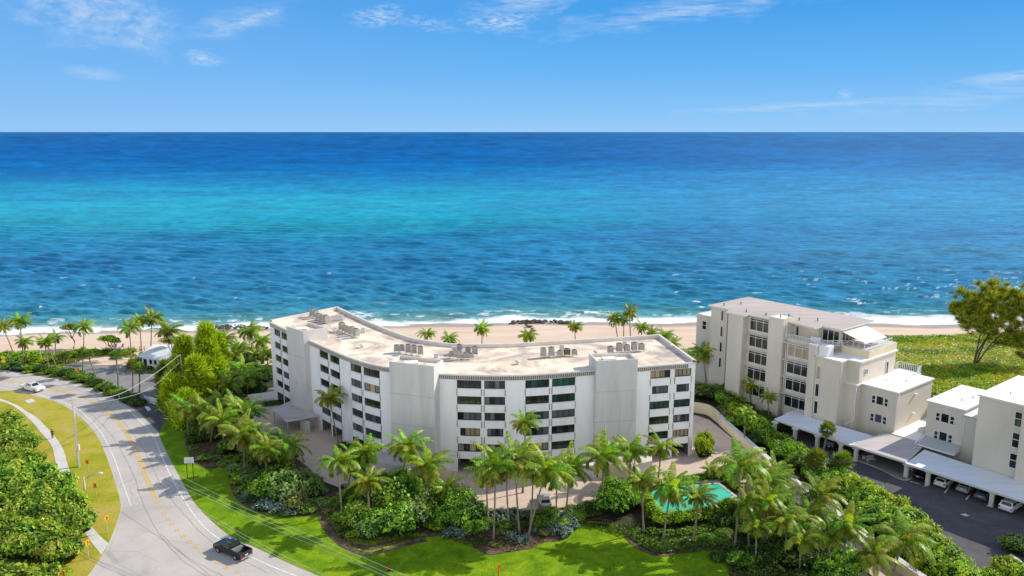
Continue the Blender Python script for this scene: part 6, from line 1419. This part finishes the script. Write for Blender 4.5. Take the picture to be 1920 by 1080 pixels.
def vehicle(kind, loc, head, paint, label, cat='car', z=0, group=None):
    o = thing({'pickup': 'pickup_truck', 'suv': 'parked_car', 'hatch': 'parked_car', 'sedan': 'parked_car'}[kind], (*loc, z), label, cat, group, head)
    mb = MB()
    if kind == 'pickup':
        L = 5.8; hw = .98
        extr(mb, [(-.55, .42), (2.35, .42), (2.86, .5), (2.9, .80), (2.8, 1.05), (2.3, 1.17), (1.25, 1.22), (-.55, 1.22)], hw, paint)
        for s in (-1, 1): mb.box((-1.72, s * (hw - .05), .83), (2.36, .1, .82), paint)
        mb.box((-2.86, 0, .86), (.1, hw * 2 - .01, .74), paint); mb.box((-1.7, 0, .62), (2.3, 1.9, .1), 'rubber'); mb.box((-2.95, 0, .48), (.14, hw * 2 - .1, .2), 'chrome')
        cb = ((-.6, 1.35, .93, 1.20), (-.42, .62, .74, 1.88)); wx = (1.85, -1.75)
    elif kind == 'suv':
        L = 4.8; hw = .94; extr(mb, [(-2.35, .40), (2.2, .40), (2.38, .55), (2.36, .85), (2.1, 1.0), (1.1, 1.08), (-2.3, 1.10), (-2.42, .95), (-2.42, .55)], hw, paint); cb = ((-2.32, 1.25, .90, 1.07), (-1.95, .35, .72, 1.68)); wx = (1.5, -1.45)
    elif kind == 'hatch':
        L = 4.2; hw = .88; extr(mb, [(-2.05, .36), (1.95, .36), (2.08, .5), (2.05, .78), (1.8, .92), (1.0, 1.0), (-2.0, 1.02), (-2.12, .85), (-2.12, .5)], hw, paint); cb = ((-2.0, 1.15, .84, .99), (-1.6, .25, .66, 1.52)); wx = (1.3, -1.3)
    else:
        L = 4.7; hw = .91; extr(mb, [(-2.3, .34), (2.2, .34), (2.36, .5), (2.3, .74), (2.0, .88), (1.1, .96), (-1.6, 1.0), (-2.3, .95), (-2.38, .8), (-2.38, .5)], hw, paint); cb = ((-1.75, 1.15, .86, .95), (-1.05, .3, .66, 1.44)); wx = (1.45, -1.4)
    mb.build('body', o, False, bevel=.07)
    mb = MB(); B, T = frustum_faces(*cb, paint, mb); cab = mb.build('cabin', o, False, bevel=.06)
    def g(q, u0, u1, v0, v1, nm='side_window'):
        m2 = MB(); m2.face(inset_quad(q, u0, u1, v0, v1, .012), 'glass'); m2.build(nm, cab, False)
    g([B[1], B[2], T[2], T[1]], .06, .94, .12, .92, 'windscreen'); g([B[3], B[0], T[0], T[3]], .08, .92, .2, .9, 'rear_window')
    for q in ([B[0], B[1], T[1], T[0]], [B[2], B[3], T[3], T[2]]):
        fl = q[0] == B[2]
        for u0, u1 in ((.10, .48), (.52, .84)) if not fl else ((.16, .48), (.52, .90)): g(q, u0, u1, .18, .86)
    for x in wx:
        for s in (-1, 1): wheel(o, x, s * (hw - .08), .40 if kind == 'pickup' else .34)
    x1 = {'pickup': 2.84, 'suv': 2.36, 'hatch': 2.05, 'sedan': 2.32}[kind]; x0 = {'pickup': -2.92, 'suv': -2.43, 'hatch': -2.13, 'sedan': -2.39}[kind]
    for s in (-1, 1):
        m2 = MB(); m2.box((x1, s * (hw - .26), .82 if kind == 'pickup' else .72), (.08, .36, .16), 'lampw'); m2.build('headlight', o, False)
        m2 = MB(); m2.box((x0, s * (hw - .12), .95 if kind == 'pickup' else .85), (.06, .2, .26), 'lampred'); m2.build('tail_light', o, False)
    m2 = MB(); m2.box((x1 + .03, 0, .74 if kind == 'pickup' else .62), (.05, .9, .22), 'black'); m2.build('grille', o, False)
    m2 = MB(); m2.box((x0 - .02, 0, .8), (.03, .45, .14), 'signw'); m2.build('number_plate', o, False)
    for s in (-1, 1):
        m2 = MB(); m2.box((cb[0][1] - .25, s * (hw + .08), cb[0][3] + .08), (.12, .2, .14), paint); m2.build('mirror', o, False)
    return o, cab
a = Vector(G(42, 732)); b = Vector(G(67, 737)); d = (b - a).normalized(); left = Vector((-d.y, d.x))
o, cab = vehicle('pickup', ((a + b) / 2 + left * .9), math.atan2(d.y, d.x), 'carwhite', 'white pickup truck driving down the sunlit road bend', 'pickup truck')
m2 = MB(); m2.tube([(-.75, -.85, 1.2), (-.8, -.8, 1.75), (-.8, .8, 1.75), (-.75, .85, 1.2)], .05, 'black', 6); m2.tube([(-1.6, -.85, 1.25), (-.8, -.8, 1.7)], .04, 'black', 6); m2.tube([(-1.6, .85, 1.25), (-.8, .8, 1.7)], .04, 'black', 6); m2.build('roll_bar', o, False)
a = Vector(G(443, 1051)); b = Vector(G(408.7, 1035.5)); d = (b - a).normalized(); right = Vector((d.y, -d.x))
o, cab = vehicle('pickup', ((a + b) / 2 + right * .9 - d * .05), math.atan2(d.y, d.x), 'carblack', 'black pickup truck towing a small trailer frame by the lawn edge', 'pickup truck')
o['label'] = 'glossy black pickup truck driving along the lawn edge at bottom left'
m2 = MB(); m2.tube([(.5, -.5, 1.90), (-.3, -.5, 1.92)], .03, 'chrome', 5); m2.build('roof_rail', o, False); m2 = MB(); m2.tube([(.5, .5, 1.90), (-.3, .5, 1.92)], .03, 'chrome', 5); m2.build('roof_rail', o, False)
m2 = MB(); m2.box((-1.0, 0, .95), (.55, 1.6, .5), 'chrome'); m2.build('tool_box', o, False)
hv = math.atan2(Vv.y, Vv.x)
for kd, u, v, pt, lb in (('suv', 63.2, -7.6, 'carwhite', 'white estate car sticking out of the right end of the carport'), ('hatch', 53.2, -6.9, 'carwhite', 'small white hatchback under the carport beside the second post'),
        ('sedan', 49.8, -6.6, 'carblack', 'black car in the first carport bay right of the entrance roof'), ('sedan', 56.3, -5.9, 'carsilver', 'dim grey car deep in the carport shade beside the white hatchback'), ('sedan', 59.2, -6.4, 'carteal', 'teal grey car in the carport left of the third post'),
        ('suv', 33.9, -6.2, 'carblack', 'dark car in the shade of the left carport half')):
    vehicle(kd, uv(u, v), hv, pt, lb, z=.06)
vehicle('sedan', (29.3, 135.6), R(75), 'carblack', 'dark car inside the garage at the right end of the white block', z=.1)
vehicle('hatch', G(663, 925), R(25), 'carred', 'dark red car on the paved court behind two front palms', z=.1)
vehicle('hatch', G(1020, 946), R(95), 'carsilver', 'silver car glimpsed between the leaning front palms', z=.1)
vehicle('sedan', G(800, 951), R(60), 'carwhite', 'white car half hidden right of the island clump', z=.1)
# ------------------------------------------------------------------ signs and poles
def sign(px, py, top, kind, label, rz=0.0, w=.62, h=.76, cat='road sign', pt='steel'):
    x, y = G(px, py); zt_ = max(1.6, ZAT(y, top)); o = thing({'chev': 'chevron_sign', 'ped': 'warning_sign'}[kind], (x, y, 0), label, cat, rz=rz)
    m2 = MB(); m2.box((0, .03, (zt_ - .05) / 2), (.08, .05, zt_ - .05), pt); m2.build('post', o, False)
    if kind == 'chev':
        w, h = .6, .78; m2 = MB(); m2.box((0, 0, zt_ - h / 2), (w, .03, h), 'signo'); p = m2.build('plate', o, False)
        m2 = MB(); t_ = .16; cx = .02; zc_ = zt_ - h / 2; y_ = -.022; sg = 1 if 'left' not in label.split('chevron')[0] else -1
        for s in (-1, 1): m2.face([(sg * (cx - .17), y_, zc_ + s * .28), (sg * (cx - .02), y_, zc_ + s * .28), (sg * (cx + .2), y_, zc_), (sg * (cx + .05), y_, zc_)], 'black')
        m2.build('chevron', p, False)
    else:
        m2 = MB(); r = .62
        m2.face([(-r, 0, zt_ - r), (0, 0, zt_ - 2 * r), (r, 0, zt_ - r), (0, 0, zt_)], 'signy'); m2.face([(-r, .02, zt_ - r), (0, .02, zt_), (r, .02, zt_ - r), (0, .02, zt_ - 2 * r)], 'steel'); p = m2.build('plate', o, False)
        m2 = MB(); m2.box((0, -.01, zt_ - r + .08), (.12, .015, .34), 'black'); m2.box((.05, -.01, zt_ - r - .2), (.1, .015, .28), 'black', 0); m2.tube([(0, -.015, zt_ - r + .32), (0, -.012, zt_ - r + .44)], .07, 'black', 8); m2.build('symbol', p, False)
        m2 = MB(); m2.box((0, 0, zt_ - 2 * r - .32), (.95, .03, .6), 'signy'); m2.build('lower_plate', o, False)
    return o
sign(166.5, 896, 862, 'chev', 'amber right pointing chevron sign nearest the tall concrete pole')
sign(181, 938, 906, 'chev', 'amber right pointing chevron sign just right of the street lamp arm', -.15)
sign(202.5, 1000, 967, 'chev', 'dark weathered chevron sign seen edge on above the lower footpath end', 1.0)
sign(167, 1049, 1013, 'chev', 'amber chevron sign turned edgewise below the footpath end', 1.25)
sign(122, 1112, 1069, 'chev', 'amber chevron sign cut by the bottom edge at left', .6)
sign(113.5, 703, 682, 'chev', 'small amber chevron sign at the far hedge, left of its twin', -.9)
sign(148, 710, 690, 'chev', 'small amber chevron sign at the far hedge, right of its twin', .5)
sign(8, 692, 666, 'ped', 'yellow diamond warning sign with lower plate at the left edge')
x, y = G(357.5, 898); o = thing('notice_board', (x, y, 0), 'white notice board on two dark posts on the lawn', 'sign', rz=.12)
zt_ = ZAT(y, 858)
for s in (-1, 1): m2 = MB(); m2.box((s * .48, 0, zt_ / 2), (.09, .09, zt_), 'black'); m2.build('post', o, False)
m2 = MB(); m2.box((0, -.07, zt_ - .45), (1.5, .05, 1.0), 'signw'); p = m2.build('board', o, False)
m2 = MB()
for k, w_ in enumerate((1.0, 1.2, .9, 1.1)): m2.box((0, -.10, zt_ - .18 - k * .19), (w_, .012, .05), 'grey')
m2.build('faded_lettering', p, False)
# tall concrete pole with conduit
x, y = G(148.7, 875.5); hA = ZAT(y, 745); depA = y * math.cos(TH) + (H - hA) * math.sin(TH); txA = (135 - 960) / F * depA
PA = Vector((txA, y, hA)); o = thing('utility_pole', (x, y, 0), 'tall square concrete utility pole on the verge beside the footpath', 'utility pole')
m2 = MB(); lx = txA - x; m2.tube([(0, 0, 0), (lx * .5, 0, hA * .5), (lx, 0, hA)], [.25, .2, .14], 'pole', 4, False); m2.build('shaft', o, False)
m2 = MB(); m2.tube([(.22, -.18, 3.2), (.22 + lx * .45, -.16, hA * .62), (.16 + lx * .8, -.16, hA * .85)], .05, 'steel', 6); m2.build('conduit', o, False)
m2 = MB(); m2.box((.25 + lx * .1, -.2, 3.6), (.45, .35, 1.0), 'cap'); m2.build('meter_box', o, False)
m2 = MB(); m2.box((lx, 0, hA - .5), (1.4, .09, .09), 'steel', .5); m2.build('cross_arm', o, False)
# street lamp
x, y = G(161, 945); z1 = ZAT(y, 898); o = thing('street_lamp', (x, y, 0), 'street lamp with curved arm rising from the sea grape thicket', 'street lamp')
dep = y * math.cos(TH) + (H - z1) * math.sin(TH); tx = (157.5 - 960) / F * dep - x
m2 = MB(); m2.tube([(0, 0, 0), (tx, 0, z1 + .25)], [.17, .13], 'pole', 8); m2.build('pole', o, False)
zl = ZAT(y, 887); tl = (187 - 960) / F * (y * math.cos(TH) + (H - zl) * math.sin(TH)) - x
m2 = MB(); m2.tube([(tx, 0, z1 - .1), (tx + (tl - tx) * .45, 0, z1 + (zl - z1) * .65), (tl, 0, zl)], .06, 'chrome', 6); m2.build('arm', o, False)
m2 = MB(); m2.tube([(tl - .35, 0, zl - .02), (tl, 0, zl + .02), (tl + .45, 0, zl)], [.08, .17, .10], 'signw', 8); m2.build('lamp_head', o, False)
# wooden pole in the trees
x, y = G(349, 760); hB = ZAT(y, 664); PB = Vector((x - .4, y, hB)); o = thing('utility_pole', (x, y, 0), 'wooden utility pole standing in front of the lime green trees', 'utility pole'); m2 = MB(); m2.tube([(0, 0, 0), (-.4, 0, hB)], [.19, .13], 'wood', 8); m2.build('shaft', o, False)
m2 = MB(); m2.box((-.4, 0, hB - .4), (.9, .1, .1), 'wood', .4); m2.build('cross_arm', o, False)
# thin poles at far left
obs = []
for px, py, top in ((20, 690, 651), (79, 684, 655), (104, 682, 650)):
    x, y = G(px, py); m2 = MB(); z_ = ZAT(y, top); m2.tube([(0, 0, 0), (0, 0, z_)], [.09, .06], 'pole', 6); oo = m2.build('post', None, False, loc=(x, y, 0)); tag(oo, '', 'post', 'pale posts by the far left dune'); obs.append(oo)
label_row(obs, 'tall pale post', 'among the far left beach palms')
# wires
def wire(pts, label, r=.015):
    m2 = MB(); m2.tube([p for p in catmull(pts, 7)], r, 'wire', 5, cap=False); tag(m2.build('power_line'), label, 'cable', 'overhead cables across the road and lawn')
M['wire'] = solid('pale_cable', (.55, .56, .58), .6, var=.05)
def p3(px, py, z): x, y = G(px, py, z); return (x, y, z)
wire([tuple(PB - Vector((0, 0, .1))), (PB.x * .72 + PA.x * .28, PB.y * .72 + PA.y * .28, 9.6), (PB.x * .35 + PA.x * .65, PB.y * .35 + PA.y * .65, 9.1), tuple(PA - Vector((0, 0, .3)))], 'thick pale cable from the wooden pole across the road', .045)
wire([tuple(PB - Vector((0, 0, 1.6))), (PB.x * .6 + PA.x * .4, PB.y * .6 + PA.y * .4, 7.2), tuple(PA - Vector((0, 0, 1.8)))], 'lower thin cable from the wooden pole across the road', .03)
wire([tuple(PA - Vector((0, 0, .5))), p3(300, 868, 9.4), p3(406, 926, 8.6), p3(480, 961, 8.3), p3(600, 1011, 8.2), p3(720, 1062, 8.5), p3(850, 1118, 9)], 'upper of the three cables over the shaded lawn')
wire([tuple(PA - Vector((0, 0, .7))), p3(300, 880, 9.0), p3(402, 934, 8.3), p3(480, 969, 8.0), p3(600, 1020, 7.9), p3(705, 1066, 8.2), p3(850, 1130, 8.8)], 'middle of the three cables over the shaded lawn')
wire([tuple(PA - Vector((0, 0, .9))), p3(300, 888, 8.7), p3(415, 945, 8.0), p3(480, 977, 7.7), p3(590, 1024, 7.6), p3(690, 1066, 7.9), p3(830, 1128, 8.5)], 'lowest of the three cables over the shaded lawn')
wire([tuple(PA - Vector((0, 0, 2.6))), p3(280, 905, 7.4), p3(375, 955, 6.8), p3(462, 1005, 6.4), p3(540, 1046, 6.3), p3(612, 1080, 6.5), p3(720, 1130, 7)], 'upper cable of the pair above the black pickup truck')
wire([tuple(PA - Vector((0, 0, 2.8))), p3(280, 910, 7.1), p3(378, 962, 6.5), p3(455, 1008, 6.1), p3(530, 1048, 6.0), p3(600, 1082, 6.2), p3(700, 1130, 6.7)], 'lower cable of the pair above the black pickup truck')
# gate by the drive
a = Vector(G(282, 757)); b = Vector(G(307, 764)); d = b - a; o = thing('driveway_gate', (a.x, a.y, 0), 'white framed gate with pale blue mesh at the dark driveway', 'gate', rz=math.atan2(d.y, d.x)); Lg = d.length
m2 = MB()
for z in (.2, 1.5): m2.box((Lg / 2, 0, z), (Lg, .08, .1), 'wframe')
for k in range(5): m2.box((Lg * k / 4, 0, .85), (.09, .09, 1.4), 'wframe')
m2.build('frame', o, False)
m2 = MB(); m2.box((Lg / 2, 0, .85), (Lg - .1, .03, 1.2), 'hose'); m2.build('mesh_panel', o, False)
a2 = Vector(G(271, 752)); d2 = a - a2; m2 = MB(); m2.box(((a.x + a2.x) / 2, (a.y + a2.y) / 2, .7), (d2.length, .1, 1.2), 'hose', math.atan2(d2.y, d2.x)); tag(m2.build('boundary_fence'), 'short pale fence panel just left of the driveway gate', 'fence')
# dune fence posts, beach chairs
obs = []
for px, py in ((192, 661), (200, 660), (233, 661), (242, 660), (252, 659), (262, 659), (271, 659), (282, 660), (180, 661)):
    x, y = G(px, py); m2 = MB(); m2.box((0, 0, .75), (.12, .12, 1.5), 'wood'); oo = m2.build('fence_post', None, False, loc=(x, y, 0)); tag(oo, '', 'post', 'wooden posts at the dune edge'); obs.append(oo)
label_row(obs, 'wooden fence post', 'at the dune edge of the left beach')
for i, (px, py, lb) in enumerate(((217, 654, 'left one of two purple beach chairs on the sand'), (226, 654, 'right one of two purple beach chairs on the sand'))):
    x, y = G(px, py, 0); o = thing('beach_chair', (x, y, .12), lb, 'beach chair', rz=.4 - i * .9)
    m2 = MB(); m2.box((0, 0, .32), (.6, 1.0, .05), 'purple'); m2.build('seat', o, False); m2 = MB(); q = [(-.3, .45, .32), (.3, .45, .32), (.3, .95, 1.05), (-.3, .95, 1.05)]; m2.face(q, 'purple'); m2.face([(p[0], p[1] + .03, p[2]) for p in q[::-1]], 'purple'); m2.build('backrest', o, False)
    for sx_ in (-1, 1):
        for sy_ in (-1, 1): m2 = MB(); m2.tube([(sx_ * .27, sy_ * .42, 0), (sx_ * .27, sy_ * .42, .32)], .03, 'signw', 5); m2.build('leg', o, False)
# small fixtures
x, y = G(729, 1071); m2 = MB(); m2.tube([(0, 0, 0), (0, 0, .5), (0, 0, .62), (0, 0, .72)], [.14, .14, .17, .05], 'red', 10); m2.tube([(-.24, 0, .42), (.24, 0, .42)], .07, 'red', 8); m2.tube([(0, 0, 0), (0, 0, .06)], .22, 'black', 10); oo = m2.build('hydrant', None, False, loc=(x, y, .04)); tag(oo, 'small red fixture on the shaded lawn beneath the cables', 'hydrant')
x, y = G(933, 1088); m2 = MB(); m2.tube([(0, 0, 0), (.12, 0, 1.1), (.22, 0, 1.9)], [.07, .10, .13], 'orange', 8); m2.box((.24, 0, 1.95), (.34, .2, .3), 'orange'); oo = m2.build('marker_post', None, False, loc=(x, y, .04)); tag(oo, 'leaning orange marker post on the sunlit lawn at bottom centre', 'marker post')
# ------------------------------------------------------------------ people
def person(px, py, label, rz, shirt, pants, hair='hair', walk=.25, z=.08):
    x, y = G(px, py, z); o = thing('person', (x, y, z), label, 'person', rz=rz)
    J = {'pel': (0, 0, .95, .13), 'sp': (0, .0, 1.15, .12), 'ch': (0, .02, 1.38, .15), 'nk': (0, .02, 1.52, .055), 'hd': (0, .03, 1.63, .095), 'ht': (0, .03, 1.74, .075),
         'sl': (.19, .02, 1.43, .06), 'el': (.25, -walk * .5, 1.17, .042), 'wl': (.26, walk * .35, .97, .03), 'fl': (.26, walk * .5, .88, .032), 'sr': (-.19, .02, 1.43, .06), 'er': (-.25, walk * .6, 1.17, .042), 'wr': (-.25, walk * 1.3, 1.02, .03), 'fr': (-.25, walk * 1.5, .95, .032),
         'hl': (.10, 0, .90, .09), 'kl': (.10, walk * .8, .50, .06), 'al': (.10, walk * .7, .08, .04), 'tl': (.11, walk * .7 + .2, .04, .035), 'hr': (-.10, 0, .90, .09), 'kr': (-.10, -walk * .3, .50, .06), 'ar': (-.10, -walk * 1.4, .12, .04), 'tr': (-.11, -walk * 1.4 + .18, .04, .035)}
    E_ = [('pel', 'sp'), ('sp', 'ch'), ('ch', 'nk'), ('nk', 'hd'), ('hd', 'ht'), ('ch', 'sl'), ('sl', 'el'), ('el', 'wl'), ('wl', 'fl'), ('ch', 'sr'), ('sr', 'er'), ('er', 'wr'), ('wr', 'fr'), ('pel', 'hl'), ('hl', 'kl'), ('kl', 'al'), ('al', 'tl'), ('pel', 'hr'), ('hr', 'kr'), ('kr', 'ar'), ('ar', 'tr')]
    def skin(nm, keys, grow, mat_, lvl=1):
        ks = [k for k in J if k in keys]; ix = {k: i for i, k in enumerate(ks)}
        me = bpy.data.meshes.new(nm); me.from_pydata([J[k][:3] for k in ks], [(ix[a], ix[b]) for a, b in E_ if a in ix and b in ix], []); me.materials.append(M[mat_])
        ob = bpy.data.objects.new(nm, me); COL.objects.link(ob); ob.parent = o
        ob.modifiers.new('skin', 'SKIN'); sv = me.skin_vertices
        if not sv: me.attributes
        for i, k in enumerate(ks):
            sv[0].data[i].radius = (J[k][3] + grow,) * 2
        sv[0].data[0].use_root = True; s_ = ob.modifiers.new('sub', 'SUBSURF'); s_.levels = lvl; s_.render_levels = lvl; return ob
    try:
        skin('body', list(J), 0, 'skin'); skin('shirt', ['pel', 'sp', 'ch', 'sl', 'el', 'sr', 'er'], .022, shirt); skin('trousers', ['pel', 'hl', 'kl', 'al', 'hr', 'kr', 'ar'], .02, pants)
    except Exception as ex:
        print('person fallback', ex)
    m2 = MB(); m2.tube([(0, .0, 1.60), (0, .0, 1.72), (0, .02, 1.82)], [.10, .12, .06], hair, 10); m2.build('hair', o, False)
    return o
person(98.9, 822, 'person in dark clothes walking on the pale footpath', .6, 'cloth_dark', 'cloth_dark')
person(224.4, 749, 'person in red and white standing at the far road edge', 2.2, 'cloth_red', 'cloth_white', walk=.12, z=.03)
